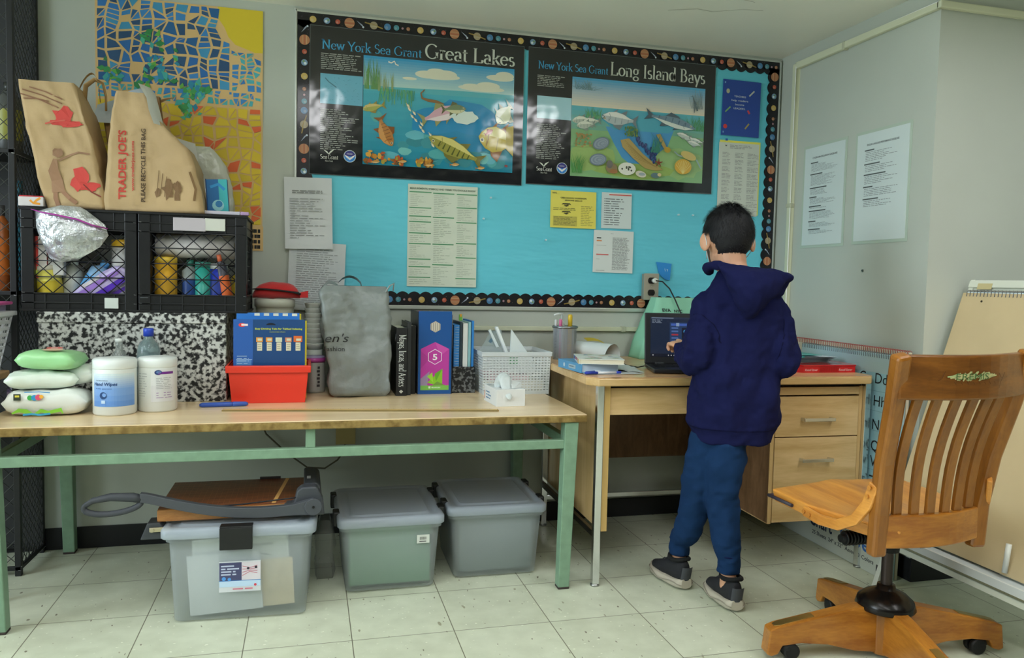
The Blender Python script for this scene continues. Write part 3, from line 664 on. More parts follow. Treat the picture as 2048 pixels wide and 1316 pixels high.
b.dashes(.03, .22, .15, .235, 2, .5, '77797A', 13, .1); b.dashes(.02, .04, .16, .205, 17, .26, '85888A', 14, .8)
paper_o(b, 'upper of two white pages overlapping the board left edge', (0, -.02, 1.178))
# push pins
for i, (x_, z_) in enumerate(((.72, 1.33), (.02, 1.2), (1.628, 1.386), (1.7, 1.387), (1.0, 1.25), (.75, 1.42))):
    b = B('A9C4C9').lathe([(.0045, 0), (.004, .003), (.0025, .004), (.0025, .009), (.004, .0105)], (x_, -.012, z_), 10, axis='y')
    for v_ in b.bm.verts: v_.co.y = -.024-v_.co.y
    b.o('push_pin', PLASTIC, loc=(x_, -.012, z_), label=('clear push pin in the blue board between chart and yellow flyer', 'clear push pin in the blue board below the upper white page', 'clear push pin in the blue board left of the child\'s head', 'clear push pin in the blue board just beside the child\'s hair', 'clear push pin in the blue board below the yellow flyer\'s left corner', 'clear push pin just under the left poster, right of the measurement chart')[i], cat='push pin', group='clear push pins in the blue board')
# outlet on the board
T = thing('wall_outlet', 'steel duplex electrical outlet at the bottom of the blue board', 'outlet', (1.493, -.012, 1.057))
B('8A8578').box(1.459, 1.527, -.04, -.011, .999, 1.114).o('outlet_box', A(.45, .3), T, bev=.003)
B('A39E90').box(1.457, 1.529, -.043, -.04, .997, 1.116).o('cover_plate', A(.4, .5), T, bev=.001)
for z_ in (1.084, 1.03):
    s_ = B('151515').prism([(1.493+.017*math.cos(t*PI/12), z_+max(-.0135, min(.0135, .017*math.sin(t*PI/12)))) for t in range(24)], -.046, -.0425).o('socket', PLASTIC, T)
    b = B('050505'); b.plane((1.493, -.046, z_)); b.rect(-.007, 0, -.005, .007).rect(.005, 0, .007, .007).disc(0, -.006, .0025); b.o('slots', PLASTIC, s_)
B('C8C8C0').lathe([(.003, 0), (.002, .002)], (1.493, -.0455, 1.057), 8, axis='y').o('screw', STEEL, T)
b = B('C9CBC4').lathe([(.0095, -.03), (.012, -.02), (.009, 0)], (1.5, -.046, 1.084), 12, axis='y')
T = thing('power_cord', 'black laptop charger cord hanging from the outlet to the laptop', 'power cord', (1.5, -.06, 1.084))
b.o('plug', PLASTIC, T)
B('141416').tube([(1.5, -.074, 1.084), (1.52, -.1, 1.08), (1.545, -.12, 1.05), (1.565, -.14, 1.0), (1.585, -.16, .94), (1.6, -.2, .87), (1.6, -.26, .8), (1.56, -.3, .745), (1.5, -.33, .742)], .0032, 8).o('cable', RUBBER, T)
# papers in sleeves on the right wall
SLEEVE = A(.3, alpha=1, coat=.3)
def sleeve(y0, y1, z0, z1, label, rows, seed, hd):
    T = thing('sleeved_notice', label, 'notice', (XR-.001, (y0+y1)/2, z0))
    b = B('A3B0A2').box(XR-.002, XR-.0006, y1-.012, y0+.012, z0-.012, z1+.012); b.o('sleeve', SLEEVE, T)
    b = B('B9C3C2').box(XR-.0035, XR-.0022, y1, y0, z0, z1)
    w_, h_ = y0-y1, z1-z0
    b.plane((XR-.0035, y0, z0), (0, -1, 0), (0, 0, 1), off=.0003)
    b.text(hd, w_*.2, h_*.885, .0075, '555A5A', True, w=w_*.62)
    zz = h_*.85; rh = .0050 if len(rows) > 6 else .0066
    for i, n in enumerate(rows):
        b.rect(w_*.16, zz-.006, w_*(.35+.12*((i*7) % 3)), zz-.001, '4E5454'); zz -= .008
        b.dashes(w_*.18, zz-n*rh, w_*.84, zz, n, .32, '7A8080', seed+i, .5); zz -= n*rh+.007
    b.o('page', PAPER, T, bev=0)
sleeve(-.215, -.48, 1.255, 1.68, 'sleeved page of dense guidelines taped left on the side wall', (7, 9, 5, 5, 1, 6, 4, 3), 20, 'CLASSROOM DISCUSSION GUIDELINES')
sleeve(-.555, -.835, 1.258, 1.68, 'sleeved page with half blank sheet taped nearest the wall corner', (6, 4, 5, 5, 4), 40, 'ENGLISH LANGUAGE PERFORMANCE GUIDELINES')
B('5A5A52').lathe([(.005, 0), (.004, .003), (.001, .004)], (XR-.006, -.62, 1.14), 10, axis='x').o('nail', STEEL, loc=(XR-.003, -.62, 1.14), label='small nail head in the side wall below the notices', cat='nail')
# ------------------------------------------------------------------ paper mosaic on the left
T = thing('mosaic_artwork', 'cut paper mosaic with yellow sun and blue sky beside the board', 'artwork', (-.47, 0, 1.29))
MX0, MX1, MZ0, MZ1 = -.775, -.178, 1.262, 2.1
b = B('C9A873').box(MX0, MX1, -.004, -.001, MZ0, MZ1)
b.plane((MX0, -.004, MZ0), off=.0004, step=4e-6); mw, mh = MX1-MX0, MZ1-MZ0
R_ = random.Random(12)
b.clip = (0, 0, mw, mh)
blob(b, mw-.01, mh-.01, .155, .15, 'C9B22E', 3, 26, .06)
def tile(cx, cy, s, col, asp=1, n=None):
    n = n or R_.choice([4, 4, 5, 3, 4]); rot = R_.uniform(0, PI); pts = []
    for k in range(n):
        t = 2*PI*(k+R_.uniform(-.18, .18))/n; a, c = s*math.cos(t)*asp, s*math.sin(t)
        pts.append((min(mw-.001, max(.001, cx+a*math.cos(rot)-c*math.sin(rot))), min(mh-.001, max(.001, cy+a*math.sin(rot)+c*math.cos(rot)))))
    b.pp(pts, col)
def cells(x0, x1, y0, y1, st, pal, shrink, pd=.06):
    nx, ny = max(1, round((x1-x0)/st)), max(1, round((y1-y0)/st))
    V2 = {}
    for i in range(nx+1):
        for j_ in range(ny+1):
            jx = 0 if i in (0, nx) else R_.uniform(-.33, .33); jy = 0 if j_ in (0, ny) else R_.uniform(-.33, .33)
            V2[i, j_] = (x0+(x1-x0)*(i+jx)/nx, y0+(y1-y0)*(j_+jy)/ny)
    for i in range(nx):
        for j_ in range(ny):
            q = [V2[i, j_], V2[i+1, j_], V2[i+1, j_+1], V2[i, j_+1]]; r = R_.random()
            parts = [q] if r < .55 else ([[q[0], q[1], q[2]], [q[0], q[2], q[3]]] if r < .78 else ([q[:2]+[((q[1][0]+q[2][0])/2, (q[1][1]+q[2][1])/2), ((q[0][0]+q[3][0])/2, (q[0][1]+q[3][1])/2)], [((q[0][0]+q[3][0])/2, (q[0][1]+q[3][1])/2), ((q[1][0]+q[2][0])/2, (q[1][1]+q[2][1])/2)]+q[2:]]))
            for t in parts:
                cx, cy = sum(a for a, _ in t)/len(t), sum(c for _, c in t)/len(t)
                if (cx-mw+.01)**2+(cy-mh+.01)**2 < .0285 or R_.random() < pd: continue
                k = shrink*R_.uniform(.9, 1.04); b.pp([(cx+(a-cx)*k, cy+(c-cy)*k) for a, c in t], R_.choice(pal))
BL = ['2E6AA8', '24588A', '3A7AB4', '2C4F74', '2A62A0', '3F88B0', '2A4A6E']
cells(.004, mw-.12, .52, mh-.004, .041, BL, .8); cells(mw-.118, mw-.004, .52, mh-.004, .026, ['3A7AB4', '4A9AA8', '2E6AA8', '4AA0A8', '3E90A0'], .72, .12); cells(.004, mw-.004, .462, .518, .026, ['3E9AA0', '4AA0A8', '3A7AB4'], .7, .15)
cells(.004, mw-.004, .004, .458, .042, ['C9AE2E', 'D0B434', 'C9AE2E', 'C4AA30', 'C9AE2E', 'D2633A', 'CE5F34'], .84, .05)
for cx, cy, n in ((.2, .68, 12), (.19, .6, 10), (.06, .56, 14), (.23, .56, 8), (.33, .5, 20), (.36, .53, 12), (.31, .44, 18), (.27, .62, 6), (.17, .53, 8)):
    for i in range(n): tile(cx+R_.gauss(0, .02), cy+R_.gauss(0, .018), R_.uniform(.006, .013), R_.choice(['3E9A94', '4AA88E', '3A8A4E', '2E7A46', '5EA044', '2A7E9A']), 1.6)
b.clip = None
b.o('mosaic_sheet', A(.6), T, weld=False)
b = B('C9A873').box(-.23, -.175, -.004, -.001, 1.165, MZ0); b.plane((-.23, -.004, 1.165))
for i in range(12): b.rect(.006+.013*(i % 3)+.003*(i % 2), .008+.021*(i//3), .014+.013*(i % 3)+.004, .022+.021*(i//3), '1A1A1A')
b.o('black_strip', A(.6), T)
# ------------------------------------------------------------------ green steel table
ZT = .617
GRN = A(.42, var=(30, .12), name='green_enamel')
T = thing('work_table', 'long work table with green steel frame and worn beige laminate top', 'table', (0, -.4, 0))
m = wood(P('C9B08A'), P('D6C19C'), (1.5, 12, 12), .3, .25, 'beige_laminate', wave=1.5)
B().box(-.935, .925, -.785, -.02, ZT-.0035, ZT).o('table_top', m, T, bev=.001)
m = spots('worn_plywood_edge', P('8A7442'), P('665024'), 40, .35, .65, .7)
B().box(-.937, .927, -.787, -.018, ZT-.027, ZT-.0036).o('edge_band', m, T, bev=.003)
def legq(x0, y0, x1, y1, s, e, z1): # tapering post
    return [(x0-s, y0-s, 0), (x0+s, y0-s, 0), (x0+s, y0+s, 0), (x0-s, y0+s, 0)], [(x1-e, y1-e, z1), (x1+e, y1-e, z1), (x1+e, y1+e, z1), (x1-e, y1+e, z1)]
for x0, y0, x1, y1 in ((-.868, -.735, -.885, -.755), (.866, -.742, .875, -.755), (-.868, -.045, -.878, -.05), (.885, -.045, .878, -.05)):
    lo, hi = legq(x0, y0, x1, y1, .02, .0245, ZT-.027)
    L_ = B('6F8C74').hexa([(p[0], p[1], .007) for p in lo], hi).o('leg', GRN, T, bev=.003)
    B('3A3230').hexa([(p[0], p[1], 0) for p in lo], [(p[0], p[1], .008) for p in lo]).o('foot', A(.6, .4), L_, bev=.002)
B('6F8C74').box(-.86, .855, -.77, -.745, .497, .528).o('front_rail', GRN, T, bev=.003)
B('6F8C74').box(-.86, .86, -.06, -.04, .497, .528).o('rear_rail', GRN, T, bev=.003)
B('6F8C74').box(-.005, .025, -.768, -.747, .528, .59).o('centre_post', GRN, T, bev=.002)
for s in (-1, 1): B('5F7C66').box(s*.877-.012, s*.877+.012, -.74, -.06, .495, .53).o('side_rail', GRN, T, bev=.003)
# ------------------------------------------------------------------ on the table
# yardstick and blue marker
import itertools
a_, b_ = Vector((-.271, -.56, ZT)), Vector((.644, -.677, ZT)); d_ = (b_-a_); an = math.atan2(d_.y, d_.x)
b = B('B79A5E').box(0, .914, -.0145, .0145, 0, .004); b.c('6A5A34').box(0, .914, -.0152, -.0145, 0, .0042); b.plane((0, -.0145, .004), (1, 0, 0), (0, 1, 0))
for i in range(36): b.rect(.0254*i, .022, .0254*i+.001, .029, '3A2E1A')
b.c('8A6A30').box(.9141, .918, -.0145, .0145, 0, .004)
o_ = b.o('yardstick', A(.5, var=(20, .15)), label='thin worn wooden yardstick lying along the front of the table', cat='ruler', loc=(0, 0, 0)); o_.location = a_; o_.rotation_euler = (0, 0, an)
T = thing('marker', 'long blue plastic marker lying beside the yardstick by the red bin', 'marker', (-.275, -.478, ZT+.008), rotz=.09)
B('2A4A9A').lathe([(.004, -.078), (.008, -.07), (.0085, .02), (.0075, .03)], n=14, axis='x').o('barrel', PLASTIC, T); B('33509E').lathe([(.0085, .028), (.009, .03), (.008, .07), (.004, .078)], n=14, axis='x').o('cap', PLASTIC, T)
# composition patterned carton
m = spots('marbled_board', P('B0B2AE'), P('141516'), 70, .44, .56, .5, detail=6)
T = thing('storage_carton', 'large black and white marbled carton under the two crates', 'box', (-.57, -.2, ZT))
b = B(); b.box(-.873, -.279, -.355, -.04, ZT, .893); b.o('carton_body', m, T, bev=.003)
B().box(-.877, -.277, -.36, -.036, .893, .93).o('lid', m, T, bev=.003)
# canisters with curved labels
def label_surf(cx, cy, r):
    return lambda x, z, h: Vector((cx+(r+h)*math.sin(x/r), cy-(r+h)*math.cos(x/r), z))
def canister(cx, cy, r, h, lab, cat, prints, a=1.25, view=.1):
    T = thing('wipes_canister', lab, cat, (cx, cy, ZT))
    B('C6CBC8').lathe([(r*.93, 0), (r, .006), (r, h*.8), (r*.965, h*.83)], (cx, cy, ZT), 36).o('tub', A(.35, spec=.5), T)
    B('C9CECC').lathe([(r*1.0, h*.81), (r*1.015, h*.82), (r*1.015, h*.955), (r*.93, h*.985), (r*.5, h), (0, h)], (cx, cy, ZT), 36).o('lid', A(.3), T)
    b = B('C8CDCB'); b.surf = label_surf(cx, cy, r); b.h = .0008; b.st = 6e-5; b.O = b.U = b.V = Vector()
    prints(b, r); b.o('label_wrap', A(.3), T, weld=False)
def gridrect(b, x0, z0, x1, z1, c0, c1, nx=14, nz_=6):
    b.up()
    for j in range(nz_):
        b.c(mix(P(c0), P(c1), j/max(nz_-1, 1)))
        for i in range(nx): b.rect(x0+(x1-x0)*i/nx, z0+(z1-z0)*j/nz_, x0+(x1-x0)*(i+1)/nx, z0+(z1-z0)*(j+1)/nz_, up=False)
def pr1(b, r):
    b.h = .0008; gridrect(b, -r*.9, ZT+.03, r*1.25, ZT+.082, '5B86C4', '6E93C8', 16, 3); gridrect(b, -r*.9, ZT+.082, r*1.25, ZT+.133, '6E93C8', 'BBC9CE', 16, 8)
    b.h = .0016; b.text('ANTIBACTERIAL', -.045, ZT+.11, .004, '5A6A7A', w=.04); b.text('Hand Wipes', -.052, ZT+.096, .0105, '1E3A6A', True, w=.072, shear=.15); b.text('Kills germs', -.045, ZT+.085, .0035, '2E4A7A', w=.05); b.disc(-.02, ZT+.065, .011, '24406E'); b.disc(-.017, ZT+.067, .006, '6E93C8'); b.rect(-.026, ZT+.04, -.014, ZT+.05, 'A9C0DC')
def pr2(b, r):
    gridrect(b, -.01, ZT+.035, r*1.1, ZT+.14, 'C2C4C6', 'C8CBCC', 12, 2); b.h = .0017
    b.up()
    for i in range(8): b.rect(.012+.006*i, ZT+.124, .018+.006*i, ZT+.132, '6A2E82', up=False)
    b.disc(.012, ZT+.13, .011, '2A3A6E', .008); b.disc(.013, ZT+.131, .007, '5A7AA8', .004)
    b.dashes(.006, ZT+.075, .055, ZT+.115, 7, .25, '8A8F92', 3, .3); b.dashes(.006, ZT+.045, .055, ZT+.068, 3, .25, '8A6A9A', 5, .1); b.dashes(-.055, ZT+.05, -.02, ZT+.13, 10, .2, '9AA0A2', 4, .3)
canister(-.594, -.565, .0635, .18, 'white hand wipes canister with a blue label at the table front', 'wipes canister', pr1)
canister(-.477, -.514, .0595, .178, 'white canister with a purple band label beside the hand wipes', 'wipes canister', pr2)
# clear bottle with blue cap
T = thing('bottle', 'clear plastic bottle with blue cap behind the wipes canisters', 'bottle', (-.522, -.415, ZT))
B('8FA9AC').lathe([(.034, 0), (.037, .01), (.037, .15), (.036, .19), (.03, .21), (.016, .225), (.013, .232), (.013, .242)], (-.522, -.415, ZT), 24).o('bottle_body', A(.12, trans=.6, alpha=.7), T)
B('2440A8').lathe([(.0165, .236), (.0165, .26), (.014, .263), (0, .263)], (-.522, -.415, ZT), 20).o('cap', PLASTIC, T)
T = thing('glass_jar', 'small empty clear bottle behind the hand wipes canister', 'bottle', (-.61, -.43, ZT))
B('B8C2C0').lathe([(.024, 0), (.025, .14), (.022, .175), (.011, .19), (.011, .215), (.008, .22)], (-.61, -.43, ZT), 20).o('jar_body', A(.1, trans=.7, alpha=.6), T)
B('C8CCC8').lathe([(.012, .216), (.012, .228), (0, .23)], (-.61, -.43, ZT), 16).o('cap', PLASTIC, T)
# wipe packs
FOIL = A(.28, bump=(30, .5, .003), spec=.6)
T = thing('wipes_pack', 'white baby wipes pack with green and blue waves, lowest of the pile', 'wipes pack', (-.79, -.56, ZT))
b = B('C9CEC8'); pillow(b, (-.785, -.55, ZT+.041), .235, .12, .082, seed=1, amp=.007); b.o('wrapper', FOIL, T)
b = B(); b.plane((-.895, -.613, ZT), (1, 0, 0), (0, 0, 1), off=.001, step=1e-4)
b.rect(.03, .052, .05, .072, '2E3A2E'); b.rect(.034, .062, .046, .068, 'C9C24A'); b.disc(.075, .06, .008, '3EA04A', n=12); b.disc(.087, .06, .009, '2E86B8', n=12); b.disc(.098, .061, .009, 'C94A6A', n=12); b.disc(.106, .063, .006, 'D9A03A', n=12)
b.line([(.025, .012), (.045, .022), (.065, .018), (.085, .008), (.105, .02), (.125, .014), (.16, .022), (.165, .01)], [.004, .012, .014, .006, .012, .01, .012, .004], '7AB83A')
b.line([(.055, .008), (.08, .01), (.1, .007), (.13, .01)], .006, '3A96C0'); b.line([(.06, .077), (.1, .078), (.13, .075)], .003, '4A86B8')
b.o('wrapper_print', FOIL, T)
T = thing('wipes_pack', 'plain white wipes pack squashed under the green one, left side', 'wipes pack', (-.79, -.54, ZT+.082), )
b = B('BFC9BE'); pillow(b, (-.8, -.545, ZT+.11), .2, .12, .056, rz=.15, seed=4, amp=.008); b.o('wrapper', FOIL, T)
T = thing('wipes_pack', 'plain white wipes pack touching the hand wipes canister', 'wipes pack', (-.73, -.5, ZT+.085))
b = B('C9CFC9'); pillow(b, (-.735, -.5, ZT+.116), .18, .11, .062, rz=-.15, seed=6, amp=.008, tilt=-.12); b.o('wrapper', FOIL, T)
T = thing('wipes_pack', 'light green wipes pack with red badge on top of the pile', 'wipes pack', (-.77, -.55, ZT+.14))
b = B('86B882'); pillow(b, (-.775, -.55, ZT+.172), .175, .12, .06, rz=-.12, seed=8, tilt=.03); b.o('wrapper', FOIL, T)
b = B(); b.plane((-.81, -.6, ZT+.199), (1, -.12, 0), (.1, .95, .12), off=.004, step=1e-4); b.disc(.04, .045, .024, 'C23A34', .014); b.disc(.045, .02, .03, 'C9A88A', .016); b.rect(.03, .04, .05, .048, 'D8C8C0'); b.o('badge_print', FOIL, T)
# red bin with divider packs
T = thing('storage_bin', 'open red plastic bin holding blue divider packs', 'bin', (-.13, -.3, ZT))
b = B('CE3626')
def tub(b, x0, x1, y0, y1, z0, z1, tx, th=.004, fl=.004):
    """open tapered tub: outer + inner walls"""
    q = lambda e, z: [(x0-e, y0-e, z), (x1+e, y0-e, z), (x1+e, y1+e, z), (x0-e, y1+e, z)]
    b.loft([q(0, z0), q(tx, z1), q(tx-th, z1), q(-th, z0+fl)], False, False)
    b.f([b.v(p) for p in q(0, z0)[::-1]]); b.f([b.v(p) for p in q(-th, z0+fl)])
tub(b, -.256, -.008, -.415, -.215, ZT, .748, .012); b.o('bin_body', A(.3, spec=.5), T, bev=.002)
b = B('CE3626'); q = lambda e, z: [(-.256-e, -.415-e, z), (-.008+e, -.415-e, z), (-.008+e, -.215+e, z), (-.256-e, -.215+e, z)]
b.loft([q(.011, .728), q(.019, .726), q(.020, .75), q(.011, .752)], False, False); b.f([]) if 0 else None
b.o('rim', A(.3, spec=.5), T, bev=.002)
def pack(x0, x1, y0, z1, face, lab, tilt, detail):
    T = thing('divider_pack', lab, 'divider pack', (0.5*(x0+x1), y0+.012, ZT+.012), rx=tilt, local=True)
    w_ = (x1-x0)/2; h_ = z1-ZT-.012
    B('C9BE3A').box(-w_+.004, w_+.006, 0, .012, 0, h_-.004).o('index_cards', CARD, T)
    b = B('1B4070').box(-w_, w_, -.008, -.0005, 0, h_); b.plane((-w_, -.008, 0)); detail(b, w_*2, h_); b.o('cover', SATIN, T, bev=.001)
def det1(b, w_, h_):
    b.rect(0, 0, w_*.27, h_, '28549A'); b.rect(w_*.27, 0, w_, h_*.16, '2E3F7E'); b.disc(w_*.12, h_*.93, .012, 'C23A3A', .007); b.rect(w_*.11, h_*.92, w_*.2, h_*.945, 'D8C8C8')
    b.text('Easy Dividing Tabs for Tabbed Indexing', w_*.3, h_*.875, .006, 'B9C43A', True, w=w_*.66); b.text('customize them', w_*.5, h_*.84, .004, 'B9C43A', w=w_*.22)
    b.disc(w_*.52, h_*.93, .016, '101828', .008, a0=0, a1=180)
    for i in range(5):
        x = w_*(.36+.135*i); s = 1.35 if i == 4 else 1
        b.rect(x-.011*s, h_*.72, x+.011*s, h_*.72+.016*s, ['C98A3A', 'C98A3A', 'B9C0A8', 'B97A5A', 'C0602E'][i]); b.rect(x-.006, h_*.735, x+.008*s, h_*.75+.004, 'B8BAA4'); b.rect(x-.008, h_*.61, x+.009, h_*.715, 'C0BCA4')
        b.dashes(x-.006, h_*.63, x+.007, h_*.7, 3, .3, '8A8676', i, .1)
    b.rect(w_*.04, h_*.43, w_*.25, h_*.5, '4A78B0'); b.dashes(w_*.05, h_*.44, w_*.24, h_*.56, 4, .25, '9AB4C9', 6, .3); b.rect(w_*.04, h_*.5, w_*.26, h_*.505, '9AB4D0')
def det2(b, w_, h_):
    b.rect(0, h_*.8, w_, h_, '2F6FC0'); b.disc(w_*.5, h_*.86, w_*.45, '2A5FA8', .012)
    for i in range(5): b.rect(w_*(.28+.15*i), h_*.965, w_*(.28+.15*i)+.018, h_*.995, 'C9CCC0')
pack(-.252, -.01, -.405, .912, None, 'blue divider pack with picture row standing in the red bin, front', .0, det1)
pack(-.245, -.03, -.355, .934, None, 'blue divider pack behind the front one in the red bin', .02, det2)
# white tubs, pencil case
T = thing('bucket', 'tall white round bucket behind the red bin, under the pencil case', 'bucket', (-.125, -.105, ZT))
B('B9BCAE').lathe([(.066, 0), (.07, .31), (.072, .33), (.076, .331), (.076, .358), (.07, .362), (0, .362)], (-.125, -.105, ZT), 32).o('bucket_body', A(.35), T)
T = thing('paper_cups', 'tall narrow stack of white cups right of the red bin', 'cup stack', (.024, -.072, ZT))
b = B('B9BEB8')
for i in range(9): b.lathe([(.031+.0, .16+.02*i), (.037, .182+.02*i), (.0375, .185+.02*i), (.034, .1852+.02*i)], (.024, -.072, ZT), 24)
b.lathe([(.028, 0), (.033, .16)], (.024, -.072, ZT), 24).o('cup_stack', A(.5), T)
T = thing('plastic_jar', 'clear jar with pinkish purple lid between red bin and grey bag', 'jar', (.026, -.152, ZT))
B('A8ACA6').lathe([(.038, 0), (.040, .01), (.040, .115), (.038, .12)], (.026, -.152, ZT), 28).o('jar_body', A(.25, alpha=.85), T)
B('9A93B4').lathe([(.041, .135), (.038, .142), (0, .143)], (.026, -.152, ZT), 28).o('lid_top', A(.3), T); B('B04A9A').lathe([(.042, .12), (.042, .136)], (.026, -.152, ZT), 28).o('lid', A(.3), T)
b = B('3A3A3C'); b.surf = label_surf(.026, -.152, .041); b.h = .001; b.st = 5e-5; b.O = b.U = b.V = Vector()
for i in range(6): b.rect(.008+.003*(i % 2), ZT+.025+.014*i, .02, ZT+.034+.014*i, up=False)
b.o('label_wrap', SATIN, T, weld=False)
T = thing('pencil_case', 'red zip pencil case with black zipper on the white bucket', 'pencil case', (-.12, -.13, .981))
b = B('B52A2C'); rings = []
for i in range(15):
    u = -1+2*i/14; s = max(.06, (1-abs(u)**3.2))**.5; r = []
    for k in range(18):
        t = 2*PI*k/18; z = .981+.031*s+.031*s*math.sin(t)*(1+.12*nz(u*3, k*.7, 2)); r.append((-.118+.088*u, -.135+.042*s*math.cos(t), z))
    rings.append(r)
b.loft(rings); b.c('B52A2C').hexa([(-.03, -.172, .985), (.0, -.172, .986), (.0, -.14, .986), (-.03, -.14, .985)], [(-.03, -.172, 1.005), (.0, -.172, 1.012), (.0, -.14, 1.012), (-.03, -.14, 1.005)])
b.o('pouch', CLOTH, T)
b = B('141416'); b.tube([(-.205, -.15, 1.015), (-.19, -.172, 1.016), (-.15, -.179, 1.015), (-.1, -.18, 1.011), (-.06, -.178, 1.006), (-.038, -.172, 1.003), (-.028, -.172, .998)], [.004, .006, .007, .007, .007, .01, .008], 8, sq=.5); b.o('zipper', RUBBER, T)
# grey shopping bag
T = thing('shopping_bag', 'full crumpled grey plastic shopping bag in front of the board edge', 'plastic bag', (.19, -.22, ZT))
b = B('727876')
sf = bag_loft(b, [(ZT, .1, .29, -.3, -.14), (.635, .08, .302, -.314, -.12), (.66, .075, .306, -.316, -.11), (.72, .08, .304, -.31, -.1), (.85, .062, .300, -.30, -.09), (.95, .055, .298, -.29, -.1), (1.01, .045, .296, -.28, -.14), (1.035, .06, .296, -.26, -.16)], 22, .016, 7, 3, m=54, fine=.0055)
b.o('sack', A(.38, bump=(26, .8, .006, 3), name='grey_plastic'), T)
b = B('727876'); b.loft([[(.045+.07*u+.004*math.sin(9*u), -.262+.06*v, 1.01+.045*math.sin(PI*u)**.5*(.7+.3*v)) for u in [k/8 for k in range(9)]] for v in (0, .5, 1)], closed=False)
b.loft([[(.10+.11*u, -.20+.05*v-.02*u, 1.0+.075*math.sin(PI*u)**.4*(1-.12*v)) for u in [k/8 for k in range(9)]] for v in (0, .3, .7, 1)], closed=False); b.o('bag_handles', A(.35, bump=(26, .8, .006, 3), name='grey_plastic2'), T)
B('8A9090').tube([(.285, -.285, 1.015), (.3, -.28, 1.038), (.318, -.27, 1.048), (.316, -.26, 1.02)], .003, 6).o('tie_loop', SATIN, T)
b = B('16181A'); b.surf = sf; b.O = b.U = b.V = Vector(); b.h = .0015; b.st = 1e-4
b.text("en's", .058, .8255, .032, '16181A', shear=.35, w=.085); b.text('Fashion', .058, .792, .018, '16181A', w=.075); b.o('bag_print', SATIN, T, weld=False)
b = B('1A1C1E'); b.tube([(.323, -.3, .85), (.338, -.28, .87), (.341, -.255, .86), (.338, -.26, .835), (.325, -.29, .825), (.321, -.312, .835), (.325, -.305, .852)], .0022, 6); b.o('bag_print', SATIN, T)
# books and holders
def slab(x0, x1, y0, y1, z0, z1, cov, lab, name='book', cat='book', page='C6C0AC', det=None, bev=.0015):
    T = thing(name, lab, cat, ((x0+x1)/2, (y0+y1)/2, z0))
    B(page).box(x0+.003, x1-.003, y0+.003, y1-.002, z0+.003, z1-.004).o('pages', CARD, T)
    b = B(cov).box(x0, x0+.003, y0, y1, z0, z1).box(x1-.003, x1, y0, y1, z0, z1).box(x0, x1, y0-.001, y0+.003, z0, z1)
    b.plane((x0, y0-.001, z0)); det and det(b); b.o('cover', A(.4), T, bev=bev); return T
def det(b): b.serif('Mayas, Incas, and Aztecs', .011, .236, .026, .2, 'B9BEBA', rot=-PI/2, heavy=1.1); b.pp([(.012, .018), (.02, .024), (.028, .018), (.02, .01)], 'A8A8A0')
slab(.327, .369, -.297, -.09, ZT, .88, '17181A', 'thick black book with large white spine title beside the grey bag', det=det)
slab(.371, .386, -.28, -.08, ZT, .9, '2A2C2E', 'thin dark binder between the black book and the blue holder', 'binder', 'binder', '8A8E8C')
slab(.388, .408, -.25, -.03, ZT, .885, '121314', 'black folder hidden in shade against the blue holder', 'folder', 'folder')
T = thing('magazine_holder', 'blue magazine holder with magenta hexagon and number 5', 'magazine holder', (.483, -.15, ZT))
b = B('1A4A86'); b.box(.417, .548, -.258, -.255, ZT, .943); b.c('22262E').box(.414, .417, -.256, -.03, ZT, .94).box(.548, .551, -.256, -.03, ZT, .93).box(.417, .548, -.06, -.03, ZT, .85).box(.414, .551, -.256, -.03, ZT, ZT+.003)
b.plane((.417, -.258, ZT)); cx, cz, rr = .0655, .147, .064
hx = lambda r, x=cx, z=cz, s=1: [(x+r*math.sin(math.radians(60*k))*s, z+r*math.cos(math.radians(60*k))) for k in range(6)]
b.pp([(cx-.056, .025), (cx+.056, .025), (cx+.056, .178-.0), (cx, .205), (cx-.056, .178)], 'A8388E')
for pts, c_ in (([(cx-.056, .1), (cx-.02, .14), (cx-.056, .17)], '9A3484'), ([(cx, .205), (cx+.056, .178), (cx+.02, .15)], 'B84A9C'), ([(cx-.056, .06), (cx-.02, .09), (cx-.03, .03), (cx-.056, .03)], '8A7A94'), ([(cx-.03, .045), (cx+.03, .1), (cx+.03, .03)], '7AB02E'), ([(cx-.03, .07), (cx-.005, .045), (cx-.01, .085)], '8CC23A'), ([(cx, .08), (cx+.03, .1), (cx+.005, .05)], '5A9A2A'), ([(cx-.025, .02), (cx+.01, .05), (cx+.05, .03), (cx+.05, .02)], '6A8A3E')): b.pp(pts, c_)
b.pp(hx(.031), 'D0CCD4'); b.pp(hx(.0285), 'A8388E'); b.text('5', cx-.009, cz-.012, .024, 'D8D6DC', True, w=.018)
b.rect(cx-.056, .016, cx+.056, .034, '6FA84A'); b.text('PEARSON', cx-.012, .0235, .005, 'C9D8C0', True, w=.034); b.rect(cx-.024, .0225, cx-.016, .0305, 'C9D8C0')
b.pp(hx(.0225, cx, .265), 'A8A296')
for i in range(9): b.rect(cx-.017+.004*i, .25, cx-.0155+.004*i, .28, ['7A7468', 'C9C4B4'][i % 2])
b.o('holder_shell', A(.35), T, bev=.001)
b = B('A8A294')
for i in range(8): b.c(['B9B4A4', 'A86A8A', '9A9C9C', 'C0BCAC'][i % 4]).box(.422+.0155*i, .433+.0155*i, -.25, -.065, ZT+.004, .925+.012*((i*5) % 3)/2)
b.o('papers', CARD, T)
T = thing('magazine_holder', 'low black marbled holder full of notebooks right of the blue one', 'magazine holder', (.602, -.14, ZT))
m = spots('black_marble', P('5A5C5C'), P('101112'), 60, .5, .56, .5, detail=4)
